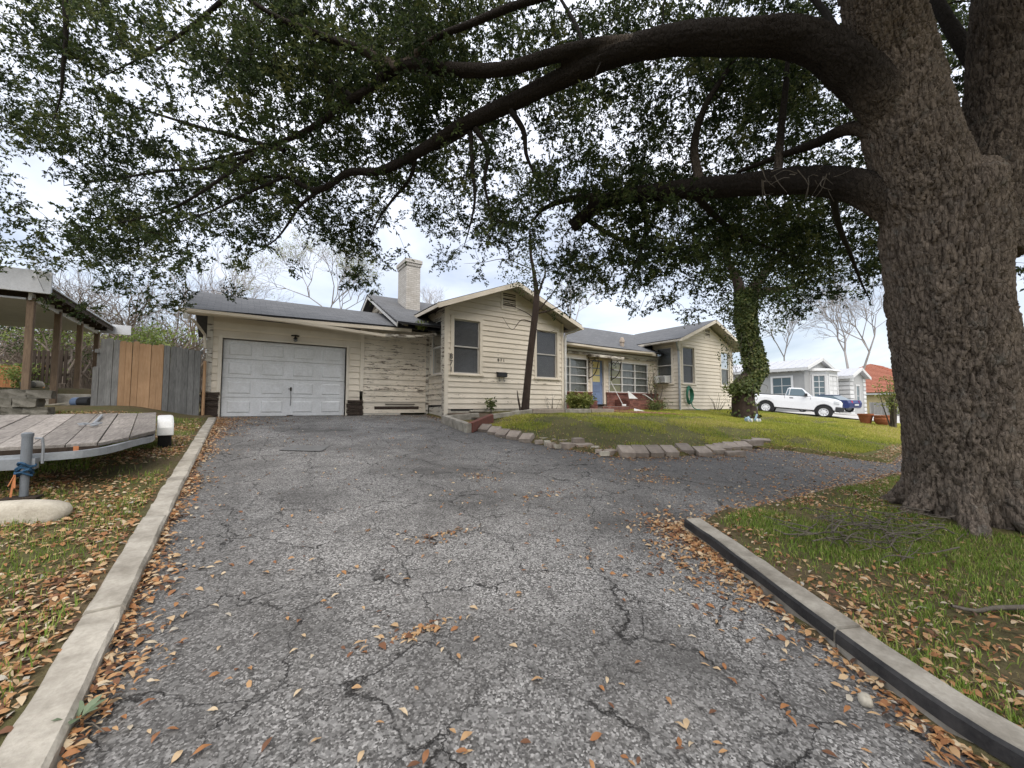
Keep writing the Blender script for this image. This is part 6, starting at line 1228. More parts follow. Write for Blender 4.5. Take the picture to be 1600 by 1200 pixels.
for c in cl[order]:
    dist = np.linalg.norm(NA[:nn] - c, axis=1) + np.where(NR[:nn] > 0.2, 1.0, 0); k = int(np.argmin(dist)); a = NA[k]; d = c - a; L_ = np.linalg.norm(d)
    sag = np.array([0, 0, 0.10 * L_]) + RNG.normal(size=3) * 0.07 * L_
    P = np.array([a, a + d * 0.3 + sag, a + d * 0.65 + sag * 0.9 + RNG.normal(size=3) * 0.04 * L_, c]); r0 = min(NR[k] * 0.7, 0.010 + 0.013 * L_)
    paths.append((spline(P, 3), np.linspace(r0, 0.004, 10)))
    for q, fr in ((P[1], 0.7), (P[2], 0.45), (P[3], 0.3)): NA[nn] = q; NR[nn] = max(r0 * fr, 0.005); nn += 1
PB = []; PD = []; PL = []; RN = []; tw = []
for c in cl:
    nt_ = RNG.integers(9, 13); rr_ = RNG.normal(0.50, 0.26); ax_ = nrm(RNG.normal(size=3) + [0, 0, -0.25])
    for _ in range(nt_):
        d = nrm(RNG.normal(size=3) * [1, 1, 0.7] + ax_ * 0.5); ln = RNG.uniform(0.16, 0.42); e = c + d * ln
        tw.append((np.array([c, c + d * ln * 0.5 + [0, 0, 0.02], e]), [0.004, 0.003, 0.0015]))
        m = RNG.integers(10, 15); t = 0.25 + 0.75 * RNG.random(m) ** 0.7; q = c + d * (ln * t)[:, None]
        PB.append(q); dd = nrm(d * 0.7 + RNG.normal(size=(m, 3)) * 0.75 + [0, 0, -0.12]); PD.append(dd); PL.append(RNG.uniform(0.045, 0.082, m)); RN.append(np.clip(rr_ + RNG.normal(size=m) * 0.18, 0, 1))
PB = np.vstack(PB); PD = np.vstack(PD); PL = np.concatenate(PL); RN = np.concatenate(RN)
cr = small_leaves('crown', PB, PD, PL, PL * 0.42, M['oak_leaf'], oak, RN); cr['kind'] = 'stuff'
print('oak leaves', len(PB), 'clusters', len(cl))
# rest of the round crown, out of view, added to shade limbs and trunk
oc = []
while len(oc) < 640:
    a = RNG.random() * 6.283; r_ = 9.0 * RNG.random() ** 0.5; q = np.array([6.95 + r_ * math.cos(a), 0.9 + r_ * math.sin(a), RNG.uniform(7.2, 10.5) - 0.045 * r_ * r_])
    d_ = q - _c; dep = d_ @ _f
    if dep > -0.6 and abs(d_ @ _r) < 1.45 * dep + 0.9 and d_ @ _u < 1.12 * dep + 0.9: continue
    if math.hypot(q[0], q[1]) < 2.5: continue  # gap left above the camera to keep the near driveway bright
    oc.append(q)
oc = np.array(oc); n = len(oc) * 55; c_o = np.repeat(oc, 55, 0); off = nrm(RNG.normal(size=(n, 3))) * 0.55 * RNG.random(n)[:, None] ** 0.4
small_leaves('crown', c_o + off, nrm(off + RNG.normal(size=(n, 3)) * 0.4), RNG.uniform(0.13, 0.20, n), np.full(n, 0.085), M['oak_leaf'], oak, RNG.random(n) * 0.8)['kind'] = 'stuff'
o = tubes('branches', paths, M['branch_bark'], oak, 3); o['kind'] = 'stuff'
for q in paths0: tubes('branch', [q], M['branch_bark'], oak, 8)
o = tubes('twigs', tw[::3], M['branch_bark'], oak, 3); o['kind'] = 'stuff'
# dead shoots hanging from the big limb
hang = []
for k in range(26):
    p = at(RNG.uniform(1190, 1370), RNG.uniform(262, 282), RNG.uniform(4.75, 5.2)); d = np.array([RNG.normal() * 0.12, RNG.normal() * 0.12, RNG.uniform(-0.30, 0.10)]); hang.append((spline([p, p + d * 0.5 + RNG.normal(size=3) * 0.04, p + d + RNG.normal(size=3) * 0.05], 4), np.linspace(0.006, 0.002, 9)))
tubes('dead_shoots', hang, M['twig'], oak, 4)['kind'] = 'stuff'

# ------------------------------------------------------------------ small tree before the wing
st = thing('small_tree', 'slim dark leaning tree in the bed before the gabled wing', 'tree', (8.2, 10.9, 1.2))
D0 = 13.3
tp = S(px((820, 646, D0), (823, 610, D0), (828, 560, D0), (834, 510, D0), (838, 475, D0), (838, 455, D0), (834, 425, D0 - .2), (829, 395, D0 - .4), (828, 360, D0 - .6)), [0.145, 0.122, 0.116, 0.112, 0.108, 0.085, 0.06, 0.045, 0.03])
mb = MB(); mb.tube(*tp, 12)
for q, rr_ in ((px((838, 470, D0), (846, 445, D0), (852, 425, D0), (846, 400, D0), (850, 380, D0)), [0.07, 0.06, 0.045, 0.03, 0.015]), (px((839, 487, D0), (858, 465, D0), (872, 445, D0), (880, 425, D0)), [0.05, 0.035, 0.025, 0.012]), (px((838, 490, D0), (862, 484, D0), (880, 475, D0), (895, 462, D0)), [0.045, 0.035, 0.025, 0.01]), (px((836, 505, D0), (815, 500, D0 - .3), (800, 515, D0 - .4), (785, 495, D0 - .5)), [0.035, 0.02, 0.014, 0.006]), (px((836, 500, D0), (825, 490, D0), (805, 480, D0 - .3), (790, 470, D0 - .4)), [0.03, 0.02, 0.012, 0.006]), (px((838, 515, D0), (855, 520, D0), (868, 515, D0)), [0.025, 0.015, 0.006]), (px((830, 420, D0), (790, 405, D0), (755, 410, D0), (725, 412, D0)), [0.03, 0.02, 0.014, 0.005])): P, r_ = S(q, np.array(rr_) * 0.65, 5); mb.tube(P, r_, 8)
mb.build('trunk', M['dark_bark'], st, smooth=True)
def spray_cloud(cs, nleaf, rad, Lr, mat, parent, name='crown', flat=0.8, bright=0.45):
    cs = np.array(cs); n = len(cs) * nleaf; c = np.repeat(cs, nleaf, 0); off = nrm(RNG.normal(size=(n, 3))) * (RNG.random(n)[:, None] ** 0.5) * rad * [1, 1, flat]; rn = np.clip(np.repeat(RNG.normal(bright, 0.2, len(cs)), nleaf) + RNG.normal(size=n) * 0.15, 0, 1)
    L = RNG.uniform(*Lr, n); return leaves(name, c + off, nrm(off / rad + RNG.normal(size=(n, 3)) * 0.8), L, L * 0.5, mat, parent, rn)
spray_cloud([at(RNG.normal(836, 26), RNG.uniform(370, 440), D0 + RNG.normal() * 0.5) for _ in range(12)] + [at(807 + 14 * RNG.normal(), 452 + 5 * RNG.normal(), D0 - 1) for _ in range(2)], 60, 0.42, (0.05, 0.09), M['oak_leaf'], st)['kind'] = 'stuff'
MB().tube(px((814, 645, 13.2), (810, 625, 13.2), (808, 610, 13.2)), [0.04, 0.03, 0.012], 7).build('dead_shoot', M['dark_bark'], st)

# ------------------------------------------------------------------ ivy-covered tree
iv = thing('ivy_tree', 'crooked tree wrapped in ivy before the right clapboard wing', 'tree', (17.8, 8.2, 1.0)); D1 = 16.6
ip = S(px((1165, 655, D1), (1161, 622, D1), (1166, 600, D1), (1181, 578, D1), (1174, 545, D1), (1166, 510, D1), (1165, 480, D1), (1163, 455, D1)), [0.50, 0.42, 0.40, 0.33, 0.30, 0.29, 0.29, 0.27])
mb = MB(); mb.tube(*ip, 16); br_list = [px((1160, 465, D1), (1148, 430, D1), (1130, 395, D1), (1115, 360, D1)), px((1170, 470, D1), (1195, 455, D1), (1235, 450, D1), (1275, 430, D1)), px((1168, 462, D1), (1200, 420, D1), (1230, 380, D1), (1250, 330, D1)), px((1132, 400, D1), (1140, 370, D1), (1165, 340, D1))]
for q in br_list: P, r_ = S(q, [0.24, 0.16, 0.10, 0.04]); mb.tube(P, r_, 10)
mb.build('trunk', M['dark_bark'], iv, smooth=True)
n = 11000; P, r_ = ip; t = RNG.random(n) * (len(P) - 1.01); k = t.astype(int); fr = t - k; c = P[k] * (1 - fr)[:, None] + P[k + 1] * fr[:, None]; a = RNG.random(n) * 2 * math.pi; rad = (r_[k] * (1.0 + 0.25 * RNG.random(n) ** 2 + 0.30 * (fbm(a * 1.5, t * 0.8, 2) - 0.45)))
keep = (c[:, 2] > 2.1) | (RNG.random(n) < 0.08); oo = np.stack([np.cos(a), np.sin(a), 0 * a], 1); pos = (c + oo * rad[:, None])[keep]; oo = oo[keep]; n = len(pos)
leaves('ivy', pos, nrm(oo * 0.4 + RNG.normal(size=(n, 3)) * 0.5 + [0, 0, -0.5]), RNG.uniform(0.09, 0.16, n), 0.10, M['ivy_leaf'], iv, up=oo)['kind'] = 'stuff'
lump_c = [at(1153 + 9 * RNG.normal(), 604 + 8 * RNG.normal(), D1 - 0.3) for _ in range(5)] + [at(1170 + 9 * RNG.normal(), 520 + 40 * RNG.normal(), D1 - 0.2) for _ in range(12)]
spray_cloud(lump_c, 60, 0.36, (0.09, 0.15), M['ivy_leaf'], iv, 'ivy')['kind'] = 'stuff'
cc = []
for q in br_list:
    P = spline(q, 8); cc += [p + RNG.normal(size=3) * 0.8 for p in P for _ in range(2)]
spray_cloud(cc, 75, 0.55, (0.08, 0.14), M['oak_leaf'], iv)['kind'] = 'stuff'
st_ = []
for k in range(40): p = at(RNG.uniform(1138, 1195), RNG.uniform(500, 610), D1 - 0.3); st_.append((spline([p, p + RNG.normal(size=3) * 0.15 + [0, 0, -0.15], p + RNG.normal(size=3) * 0.25 + [0, 0, -0.45]], 3), np.linspace(0.012, 0.004, 7)))
tubes('hanging_vines', st_, M['twig'], iv, 4)

# ------------------------------------------------------------------ shrubs and weeds
def shrub(name, label, c, rad, hgt, n, Lr, mat, stems=14, stemmat='twig', bright=0.5, group=None, cat='shrub'):
    t = thing(name, label, cat, tuple(c), group); c = np.array(c); paths_ = []; cs = []
    for k in range(stems):
        a = RNG.random() * 6.28; r_ = rad * RNG.random() ** 0.5; top = c + [r_ * math.cos(a), r_ * math.sin(a), hgt * RNG.uniform(0.6, 1.0)]; m_ = c + (top - c) * 0.5 + RNG.normal(size=3) * 0.06 * hgt; b = c + [0.2 * r_ * math.cos(a), 0.2 * r_ * math.sin(a), -0.05]
        paths_.append((spline([b, m_, top], 3), np.linspace(0.012 * hgt + 0.003, 0.003, 7))); cs += [m_, top, (m_ + top) / 2]
    tubes('stem', paths_, M[stemmat], t, 4).location = -Vector(t.location)
    if n: spray_cloud(cs, n, max(0.12, rad * 0.35), Lr, M[mat], t, 'foliage', bright=bright)['kind'] = 'stuff'
    return t
shrub('porch_shrub', 'yellow green shrub at the corner of the gabled wing', (11.0, 11.35, 1.27), 0.5, 0.72, 45, (0.06, 0.14), 'shrub_leaf', 16, bright=0.75)
shrub('low_shrub', 'small brownish shrub beside the left porch brickwork', (11.8, 11.8, 1.3), 0.4, 0.65, 14, (0.04, 0.08), 'oak_leaf', 14)
shrub('leggy_shrub', 'leggy half bare shrub climbing at the planter end of the porch', (16.95, 12.25, 1.35), 0.28, 2.3, 5, (0.05, 0.1), 'shrub_leaf', 9)
shrub('low_shrub', 'dark low growth spilling over the planter front edge', (15.9, 11.5, 1.3), 0.75, 0.42, 22, (0.05, 0.09), 'ivy_leaf', 16)
shrub('bare_shrub', 'bare twiggy shrub against the right clapboard wing', (20.6, 11.1, 1.3), 0.55, 1.0, 0, (0.05, 0.1), 'ivy_leaf', 9)
shrub('weed', 'small green weed growing against the wing foundation', (7.0, 11.5, 1.28), 0.22, 0.45, 6, (0.08, 0.14), 'ivy_leaf', 6, cat='weed')
shrub('bare_shrub', 'bare twiggy stems at the right end of the wing foundation', (9.7, 11.5, 1.28), 0.45, 0.75, 0, (0.05, 0.1), 'ivy_leaf', 7)
shrub('gutter_weed', 'green weed growing from the garage gutter end', (4.95, 12.45, 4.05), 0.22, 0.25, 10, (0.06, 0.12), 'shrub_leaf', 8, cat='weed')
p = at(1392, 655, 15.5); shrub('drive_shrub', 'loose yellow green shrub beside the oak trunk and neighbour drive', (p[0] + 0.3, p[1], p[2] - 0.3), 0.55, 2.0, 16, (0.06, 0.11), 'shrub_leaf', 14, bright=0.75)
p = at(1362, 668, 18.6); shrub('low_shrub', 'small dark plant between the two terracotta pots', tuple(p), 0.3, 0.25, 16, (0.05, 0.1), 'ivy_leaf', 9)
p = at(52, 592, 14); shrub('garden_bush', 'round green bush seen through the carport', (p[0], p[1], p[2] - 0.5), 0.75, 0.95, 26, (0.06, 0.1), 'shrub_leaf', 26)
# broad-leaved sprig by the kerb
p = atG(123, 1130, 0.02); sp_ = thing('sprig', 'grey green leafy sprig at the foot of the left kerb', 'sprig', tuple(p)); m = 7; a = np.linspace(0, 5.6, m)
leaves('leaf', np.repeat(p[None], m, 0) + np.stack([0.01 * np.cos(a), 0.01 * np.sin(a), 0.02 + 0 * a], 1), np.stack([np.cos(a), np.sin(a), 0.35 + 0.3 * RNG.random(m)], 1), 0.085, 0.035, M['sage_leaf'], sp_, up=np.tile([0, 0, 1.0], (m, 1))); tubes('stem', [(np.array([p, p + [0.05, -0.05, 0.01], p + [0.10, -0.13, 0.005]]), 0.003)], M['twig'], sp_, 4)

# ------------------------------------------------------------------ bare winter trees behind
def bare_tree(name, label, u, v0, D, hgt, spread, mat, seed, levels=5, lean=0.0, foliage=None, group='bare trees behind the houses', r0=None, cat='tree', multi=1, kids=(2, 4)):
    rg = np.random.default_rng(seed); b = at(u, v0, D); t = thing(name, label, cat, tuple(b), group); paths_ = []; tips = []
    def grow(p, d, L, r_, lv):
        m = p + d * L * 0.5 + rg.normal(size=3) * L * 0.07; e = p + d * L + rg.normal(size=3) * L * 0.08; paths_.append((np.array([p, m, e]), [r_, r_ * 0.85, r_ * 0.68])); 
        if lv == 0: tips.append(e); return
        for _ in range(rg.integers(*((3, 4) if mat == 'pale_branch' else kids))):
            ax_ = nrm(np.cross(d, rg.normal(size=3))); an = rg.uniform(0.25, 0.75) * spread; nd = nrm(d * math.cos(an) + ax_ * math.sin(an) + np.array([0, 0, 0.12])); grow(e if rg.random() < 0.75 else m, nd, L * rg.uniform(0.6, 0.85), r_ * 0.64, lv - 1)
    for k in range(multi): grow(b + rg.normal(size=3) * [0.4, 0.4, 0] * (multi > 1), nrm(np.array([rg.normal() * 0.12 * multi + lean, rg.normal() * 0.12 * multi, 1.0])), hgt * 0.30, r0 or hgt * (0.022 if mat == 'bare_branch' else 0.0095), levels)
    tubes('trunk', paths_[:1], M[mat], t, 8); o_ = tubes('branches', paths_[1:], M[mat], t, 3); o_['kind'] = 'stuff'
    if foliage: spray_cloud(tips[::2] if len(tips) < 400 else tips[::4], foliage[0], foliage[1], foliage[2], M[foliage[3]], t, bright=foliage[4])['kind'] = 'stuff'
    return t
G_ = 'bare trees behind the houses'
for i, (u, D, h, s_, lab) in enumerate([(60, 27, 7.0, 1.3, 'grey brown thicket tree behind the carport roof end'), (120, 26, 8.0, 1.35, 'tangled brown tree rising above the left end of the plank fence'), (185, 25, 8.4, 1.3, 'dense tangled brown tree above the cedar boards'), (245, 26, 7.6, 1.3, 'brown twiggy tree above the right end of the plank fence'), (300, 28, 8.0, 1.2, 'brown twiggy tree touching the garage roof corner')]):
    bare_tree('bare_tree', lab, u, 590, D, h, s_, 'bare_branch', 100 + i, 6, group=G_, multi=4, r0=0.09)
bare_tree('bare_tree', 'pale leafless tree above the left part of the garage roof', 340, 560, 38, 12, 1.0, 'pale_branch', 5, 6, group=G_); bare_tree('bare_tree', 'pale leafless tree with yellow leaves between garage and chimney', 505, 560, 40, 13.5, 1.15, 'pale_branch', 8, 7, group=G_, foliage=(9, 0.35, (0.08, 0.16), 'shrub_leaf', 0.8))
bare_tree('bare_tree', 'pale leafless tree right of the first gable peak', 905, 560, 42, 13, 1.0, 'pale_branch', 12, 6, group=G_); bare_tree('bare_tree', 'pale leafless tree right of the chimney far behind', 690, 560, 60, 12, 1.0, 'pale_branch', 15, 6, group=G_)
bare_tree('bare_tree', 'tall pale leafless tree behind the grey house gables', 1320, 610, 46, 16, 1.0, 'pale_branch', 21, 6, group=G_, lean=0.2); bare_tree('bare_tree', 'spreading pale leafless tree above the tile roof', 1350, 610, 52, 17, 1.2, 'pale_branch', 24, 6, group=G_); bare_tree('bare_tree', 'pale leafless tree above the ridge of the right wing', 1230, 600, 55, 13, 1.1, 'pale_branch', 27, 6, group=G_)
for i, (u, v, D, lab) in enumerate([(120, 565, 20, 'green leafy tree seen under the carport roof'), (285, 545, 19, 'small green tree between fence and garage corner'), (20, 560, 22, 'dark green tree behind the first carport post')]):
    bare_tree('garden_tree', lab, u, 600, D, (4.4, 3.4, 5.0)[i], 1.2, 'bare_branch', 60 + i, 4, group='green trees behind the fence', foliage=(40, 0.5, (0.08, 0.16), 'shrub_leaf' if i < 2 else 'oak_leaf', 0.45), multi=2)

# ------------------------------------------------------------------ ground cover
def scatter(n, x0, x1, y0, y1, dens):
    x = RNG.uniform(x0, x1, n); y = RNG.uniform(y0, y1, n); sd = sdist(x, y); k = RNG.random(n) < dens(x, y, sd); return x[k], y[k], sd[k]
bare_spots = [(atT(1045, 684), 0.9, 0.6), (atT(1085, 690), 0.5, 0.4), (atT(865, 684), 0.8, 0.7), (atT(930, 690), 0.6, 0.4), (atT(1150, 674), 0.7, 0.5)]
lawn = lambda x, y, sd: np.where(sd > 0.20, np.clip(1.6 * (fbm(x * 1.3, y * 1.3, 3, 21) - 0.28), 0.05, 1), 0)
x, y, _ = scatter(85000, -4.5, -0.72, 1.2, 12.2, lambda x, y, sd: np.where((sd > 0.2), np.clip(3.2 * (fbm(x * 1.7, y * 1.7, 3, 21) - 0.36), 0.05, 1), 0))
P = np.stack([x, y, lawn_z(x, y)], 1); tag(blades('lawn_grass', P, RNG.uniform(0.03, 0.09, len(P)), 0.0025, M['grass'], None, 0.9, RNG.random(len(P)) ** 1.2), 'thin tufted grass among the leaves left of the driveway', kind='stuff')
x, y, _ = scatter(170000, 2.7, 10.5, -1.6, 3.4, lambda x, y, sd: np.where((sd > 0.18) & ((x - 6.95) ** 2 + (y - 0.88) ** 2 > 0.45), np.clip(2.6 * (fbm(x * 1.5, y * 1.5, 3, 31) - 0.30), 0.04, 1), 0))
P = np.stack([x, y, lawn_z(x, y)], 1); tag(blades('lawn_grass', P, RNG.uniform(0.025, 0.075, len(P)), 0.0030, M['grass'], None, 0.9, RNG.random(len(P)) ** 1.3), 'green grass under the oak right of the driveway', kind='stuff')
x, y, _ = scatter(260000, 5.2, 26, 3.2, 12.0, lambda x, y, sd: np.where((sd > 0.12) & ~((y > 10.4) & (x < 12.7)) & ~((x > 24) & (y > 5.2)), np.clip(4.6 * (fbm(x * 1.1, y * 1.1, 4, 41) - 0.47) + 0.55 * sstep(11.5, 13.5, x) + 0.35 * sstep(7.8, 9.2, y) - sum(1.3 * np.exp(-((x - q[0]) / a_) ** 2 - ((y - q[1]) / b_) ** 2) for q, a_, b_ in bare_spots), 0.03, 1), 0))
P = np.stack([x, y, lawn_z(x, y)], 1); tag(blades('lawn_grass', P, RNG.uniform(0.03, 0.10, len(P)), 0.007, M['lawn_grass'], None, 0.9, np.clip(RNG.random(len(P)) * 0.6 + 0.9 * (fbm(x * 0.7, y * 0.7, 3, 55) - 0.3), 0, 1), True), 'yellow green grass on the front mound and side lawn', kind='stuff')
# leaf litter
def litter(name, label, x, y, z, L=(0.022, 0.066), w_=0.40):
    n = len(x); a = RNG.random(n) * 6.283; d = np.stack([np.cos(a), np.sin(a), RNG.normal(size=n) * 0.22], 1); up = np.stack([RNG.normal(size=n) * 0.35, RNG.normal(size=n) * 0.35, np.ones(n)], 1); l_ = RNG.uniform(*L, n)
    o = leaves(name, np.stack([x, y, z + 0.006 + 0.010 * RNG.random(n)], 1), d, l_, l_ * w_ * RNG.uniform(0.6, 1.5, n), M['litter'], None, RNG.random(n), 0.22, up, 0.15); return tag(o, label, kind='stuff')
x, y, _ = scatter(95000, -4.6, -0.70, 1.2, 12.3, lambda x, y, sd: np.where(sd > 0.17, np.clip(2.6 * (fbm(x * 1.1 + 3, y * 1.1, 3, 51) - 0.36) * (1 - 0.5 * sstep(7, 11, y)) + 0.10, 0, 1), 0))
litter('leaf_litter', 'brown oak leaves covering the lawn left of the driveway', x, y, lawn_z(x, y))
x, y, _ = scatter(60000, -0.52, 0.8, 1.0, 12.8, lambda x, y, sd: np.exp(-np.clip(x + 0.5, 0, 9) / (0.025 + 0.26 * np.clip(fbm(y * 1.1 + 2, x * 0 + 1.5, 3, 61) - 0.31, 0, 1) + 0.10 * sstep(10, 12.2, y))) * 1.0)
litter('leaf_litter', 'brown oak leaves drifted against the left kerb', x, y, drive_z(x, y) + 0.02 * np.exp(-np.clip(x + 0.5, 0, 9) / 0.15))
kp = np.array(KERB[:10])
def kd(x, y):
    d = np.full(x.shape, 9.0)
    for (a, b), (c, e) in zip(kp, kp[1:]):
        t = np.clip(((x - a) * (c - a) + (y - b) * (e - b)) / ((c - a) ** 2 + (e - b) ** 2), 0, 1); d = np.minimum(d, np.hypot(x - a - t * (c - a), y - b - t * (e - b)))
    return d
x, y, _ = scatter(120000, 1.6, 4.6, -1.2, 3.2, lambda x, y, sd: np.where(sd < -0.01, 0.85 * np.exp(-kd(x, y) / (0.02 + 0.20 * np.clip(fbm(x * 1.2 + 1, y * 1.2 + 4, 3, 71) - 0.33, 0, 1) + 0.12 * sstep(1.2, 2.4, y))), 0))
litter('leaf_litter', 'orange brown oak leaves drifted along the black kerb face', x, y, drive_z(x, y) + 0.015 * np.exp(-kd(x, y) / 0.1))
x, y, _ = scatter(80000, 2.6, 10.5, -1.6, 3.6, lambda x, y, sd: np.where((sd > 0.16) & ((x - 6.95) ** 2 + (y - 0.88) ** 2 > 0.45), np.clip(2.2 * (fbm(x * 1.3 + 9, y * 1.3, 3, 81) - 0.38), 0.03, 1) * (0.30 + 0.9 * np.exp(-sd / 0.5)), 0))
litter('leaf_litter', 'brown oak leaves lying in the grass under the oak', x, y, lawn_z(x, y) + 0.01)
x, y, sd = scatter(90000, 3.6, 16, 1.2, 6.6, lambda x, y, sd: np.where(sd < 0.35, 0.45 * np.exp(-np.abs(sd) / 0.32) * (0.5 + 0.5 * sstep(4.5, 7, x)) + 0.16 * sstep(6.5, 9.0, x) * np.clip(3 * (fbm(x * 1.5, y * 1.5, 3, 91) - 0.45), 0, 1), 0))
litter('leaf_litter', 'pale leaves and grit along the edges of the dark side drive', x, y, np.maximum(drive_z(x, y), lawn_z(x, y)) + 0.002)
x, y, sd = scatter(24000, 5.0, 14, 4.2, 11.4, lambda x, y, sd: np.where(sd > -0.1, 0.35 * np.exp(-np.abs(sd) / 0.6) + 0.03, 0))
litter('leaf_litter', 'dead leaves caught on the slope of the front mound', x, y, lawn_z(x, y) + 0.01)
x, y, sd = scatter(9000, -0.5, 5.4, 10.6, 13.15, lambda x, y, sd: np.where(sd < 0, 0.5 * np.exp(-np.abs(sd) / 0.25) + 0.5 * np.exp(-np.abs(x - 0.1) / 0.35) * sstep(11, 12, y), 0))
litter('leaf_litter', 'brown leaves gathered along the garage threshold', x, y, drive_z(x, y))
holes = [(868, 772, .50, .10), (835, 748, .0, 0), (1000, 748, .28, .10), (1040, 750, .24, .10), (745, 745, .18, .12), (1005, 735, .2, .05), (690, 838, .25, .05), (640, 992, .16, .03), (1060, 862, .2, .15)]
x = np.concatenate([atG(u, v)[0] + RNG.normal(size=75) * sx * 0.85 for u, v, sx, sy in holes if sx]); y = np.concatenate([atG(u, v)[1] + RNG.normal(size=75) * sy * 1.2 for u, v, sx, sy in holes if sx])
litter('leaf_litter', 'small piles of leaves caught in potholes of the driveway', x, y, drive_z(x, y))
x, y, sd = scatter(1500, -0.4, 9, 2.2, 12.5, lambda x, y, sd: np.where(sd < -0.1, 0.75, 0)); litter('leaf_litter', 'scattered small leaves across the upper driveway', x, y, drive_z(x, y), (0.03, 0.06))
# the leaves that lie singly on the near asphalt
lm = []
for k in range(10):
    rg = np.random.default_rng(300 + k); L = 0.062; w2 = L * rg.uniform(0.17, 0.24); V = []; tw_ = rg.normal() * 0.25; cv = rg.uniform(0.05, 0.35)
    for i in range(7):
        t = i / 6; wv = w2 * math.sin(math.pi * min(1, t * 1.02 + 0.02)) ** 0.75; zc2 = 0.006 + cv * 0.022 * math.sin(math.pi * t) + 0.004 * rg.random()
        V += [(t * L - L / 2, wv, zc2 + 0.30 * wv + tw_ * wv * t), (t * L - L / 2, 0, zc2), (t * L - L / 2, -wv, zc2 + 0.30 * wv - tw_ * wv * t)]
    V += [(-L / 2 - 0.012, 0.002, 0.005), (-L / 2, 0.001, 0.0075), (-L / 2, -0.001, 0.0075)]
    F = [(i * 3 + j, i * 3 + j + 1, i * 3 + j + 4, i * 3 + j + 3) for i in range(6) for j in range(2)] + [(21, 22, 23)]
    me = mesh('fallen_leaf', V, F, True); a_ = me.attributes.new('rnd', 'FLOAT', 'FACE'); val = [0.08, 0.25, 0.3, 0.45, 0.55, 0.65, 0.75, 0.85, 0.2, 0.92][k]; a_.data.foreach_set('value', [val] * len(me.polygons)); me.materials.append(M['litter']); lm.append((me, val))
cnt = 0; tone = lambda v_: 'rusty brown' if v_ < 0.35 else ('tan' if v_ < 0.7 else 'pale straw')
while cnt < 110:
    u, v_ = RNG.uniform(110, 1500), RNG.uniform(0, 1) ** 0.8 * 340 + 860; p = atG(u, v_)
    if float(sdist(np.array([p[0]]), np.array([p[1]]))[0]) > -0.12: continue
    me, val = lm[RNG.integers(10)]; o = bpy.data.objects.new('fallen_leaf', me); COL.objects.link(o); o.location = (p[0], p[1], dz(p[0], p[1]) + 0.004); o.rotation_euler = (RNG.normal() * 0.12, RNG.normal() * 0.12, RNG.random() * 6.28); s_ = RNG.uniform(0.55, 1.0); o.scale = (s_, s_ * RNG.uniform(0.8, 1.2), s_)
    tag(o, f'{tone(val)} dry oak leaf lying singly on the near asphalt', 'leaf', f'{tone(val)} single leaves on the driveway'); cnt += 1
# fallen twigs by the trunk
pile = thing('twig_pile', 'pile of grey dead twigs in the grass at the foot of the oak', 'twigs', (5.2, 1.2, 0.2)); tw = []
for k in range(62):
    p = atG(RNG.normal(1370, 62), RNG.normal(838, 16), 0.10); a = RNG.normal() * 0.6 - 0.5 + (math.pi if RNG.random() < 0.5 else 0); L = RNG.uniform(0.2, 0.8); d = np.array([math.cos(a), math.sin(a), RNG.normal() * 0.10]); z = lz(p[0], p[1]) + 0.02 + 0.12 * RNG.random()
    q = np.array([p[0], p[1], z]); tw.append((spline([q - d * L / 2, q + RNG.normal(size=3) * 0.04, q + d * L / 2 + RNG.normal(size=3) * 0.03], 3), np.linspace(0.007, 0.0025, 7)))
    for _ in range(2):
        P0 = tw[-1][0][RNG.integers(2, 6)] if len(tw[-1][0]) == 7 else q; d2 = nrm(d + RNG.normal(size=3) * [0.6, 0.6, 0.35]); L2 = L * RNG.uniform(0.2, 0.5); tw.insert(0, (np.array([P0, P0 + d2 * L2 * 0.5 + RNG.normal(size=3) * 0.015, P0 + d2 * L2]), [0.004, 0.003, 0.0015]))
tubes('twigs', tw, M['twig'], pile, 5)['kind'] = 'stuff'
p = atG(1545, 948, 0.12); z = lz(p[0], p[1]) + 0.03; q = np.array([p[0], p[1], z])
tag(tubes('fallen_branch', [(spline([q + [-0.22, 0.14, 0.03], q + [-0.1, 0.05, 0.0], q + [0.05, -0.03, 0.01], q + [0.35, -0.25, 0.02]], 5), np.linspace(0.010, 0.018, 16))], M['twig'], None, 7), 'grey lichened stick lying in the grass at the right edge', 'stick')
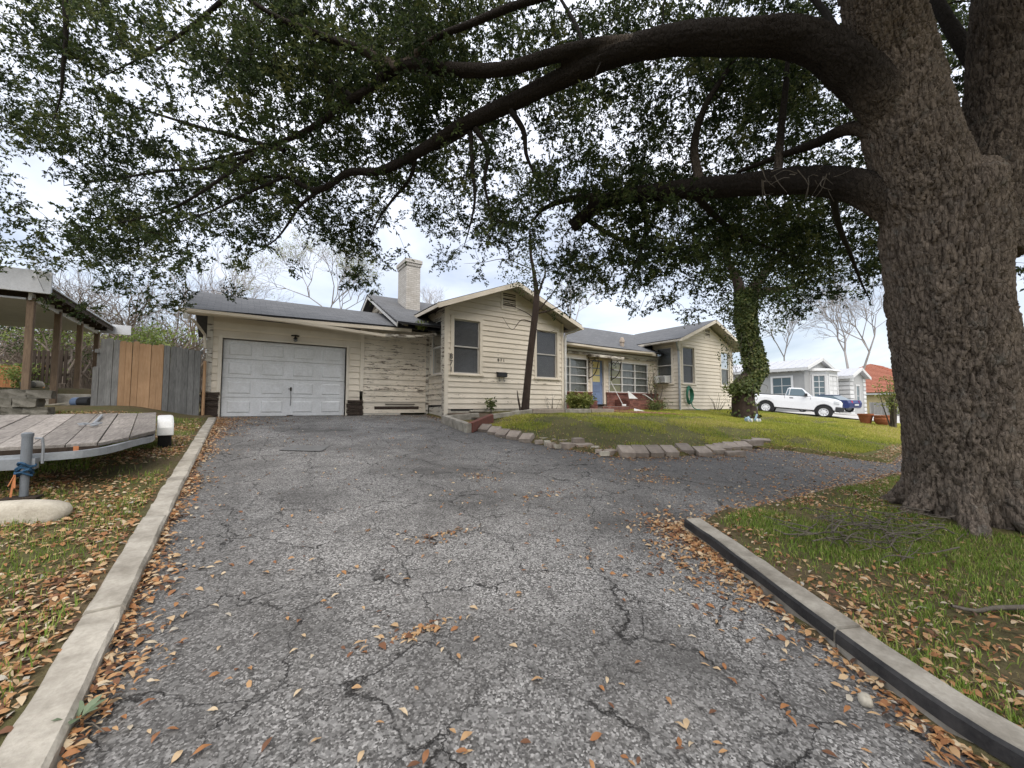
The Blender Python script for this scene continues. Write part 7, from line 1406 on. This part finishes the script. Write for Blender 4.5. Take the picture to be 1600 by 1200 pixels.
# far scrub closing the view behind the gardens
def scrub(name, label, u0, u1, D, h0, h1, n, seed, leafmat, nl, zb=1.0):
    rg = np.random.default_rng(seed); ps = []; A = at(u0, 600, D); B = at(u1, 600, D)
    tip = []
    for k in range(n):
        b = A + (B - A) * rg.random() + np.array([_f[0], _f[1], 0]) * rg.uniform(-2.5, 2.5); b[2] = zb; hh = rg.uniform(h0, h1) * (0.75 + 0.5 * fbm(np.array([k * 0.0 + b[0] * 0.3]), np.array([b[1] * 0.3]), 2)[0]); lean = rg.normal(size=3) * [0.35, 0.35, 0] * hh
        t0 = rg.uniform(0, 0.6); m = b + lean * 0.4 + [0, 0, hh * 0.55]; e = b + lean + [0, 0, hh]; s = b + (m - b) * t0
        ps.append((np.array([s, m + rg.normal(size=3) * 0.15, e]), [0.03, 0.02, 0.008])); tip += [e, m, (m + e) / 2]
    o = tag(tubes(name, ps, M['bare_branch'], None, 3), label, kind='stuff')
    if nl: c = np.array(tip); c = c[rg.integers(0, len(c), nl)]; leaves('foliage', c + rg.normal(size=(nl, 3)) * 0.45, rg.normal(size=(nl, 3)), 0.22, 0.10, M[leafmat], o)
    return o
scrub('scrub', 'dense brown leafless scrub behind the carport and plank fence', -60, 345, 31, 3.5, 7.2, 3600, 71, 'shrub_leaf', 2500)
twl = bpy.data.objects['scrub']; c_ = np.array([v_.co[:] for v_ in twl.data.vertices])[::3]; c_ = c_[RNG.integers(0, len(c_), 26000)]
small_leaves('dry_twigs', c_ + RNG.normal(size=c_.shape) * 0.3, RNG.normal(size=c_.shape) + [0, 0, 0.6], np.full(len(c_), 0.42), np.full(len(c_), 0.032), M['dry_twig'], twl, RNG.random(len(c_)))
scrub('scrub', 'green brown undergrowth behind the far board fence', -80, 330, 34, 2.0, 4.2, 900, 72, 'ivy_leaf', 9000)
scrub('scrub', 'low grey green scrub far behind the neighbouring houses', 1180, 1700, 95, 4.0, 8.0, 900, 73, 'ivy_leaf', 5000, -1.0)
scrub('scrub', 'far trees hidden behind the house roofs', 330, 1180, 80, 3.0, 6.0, 700, 74, 'ivy_leaf', 3000, 0.5)
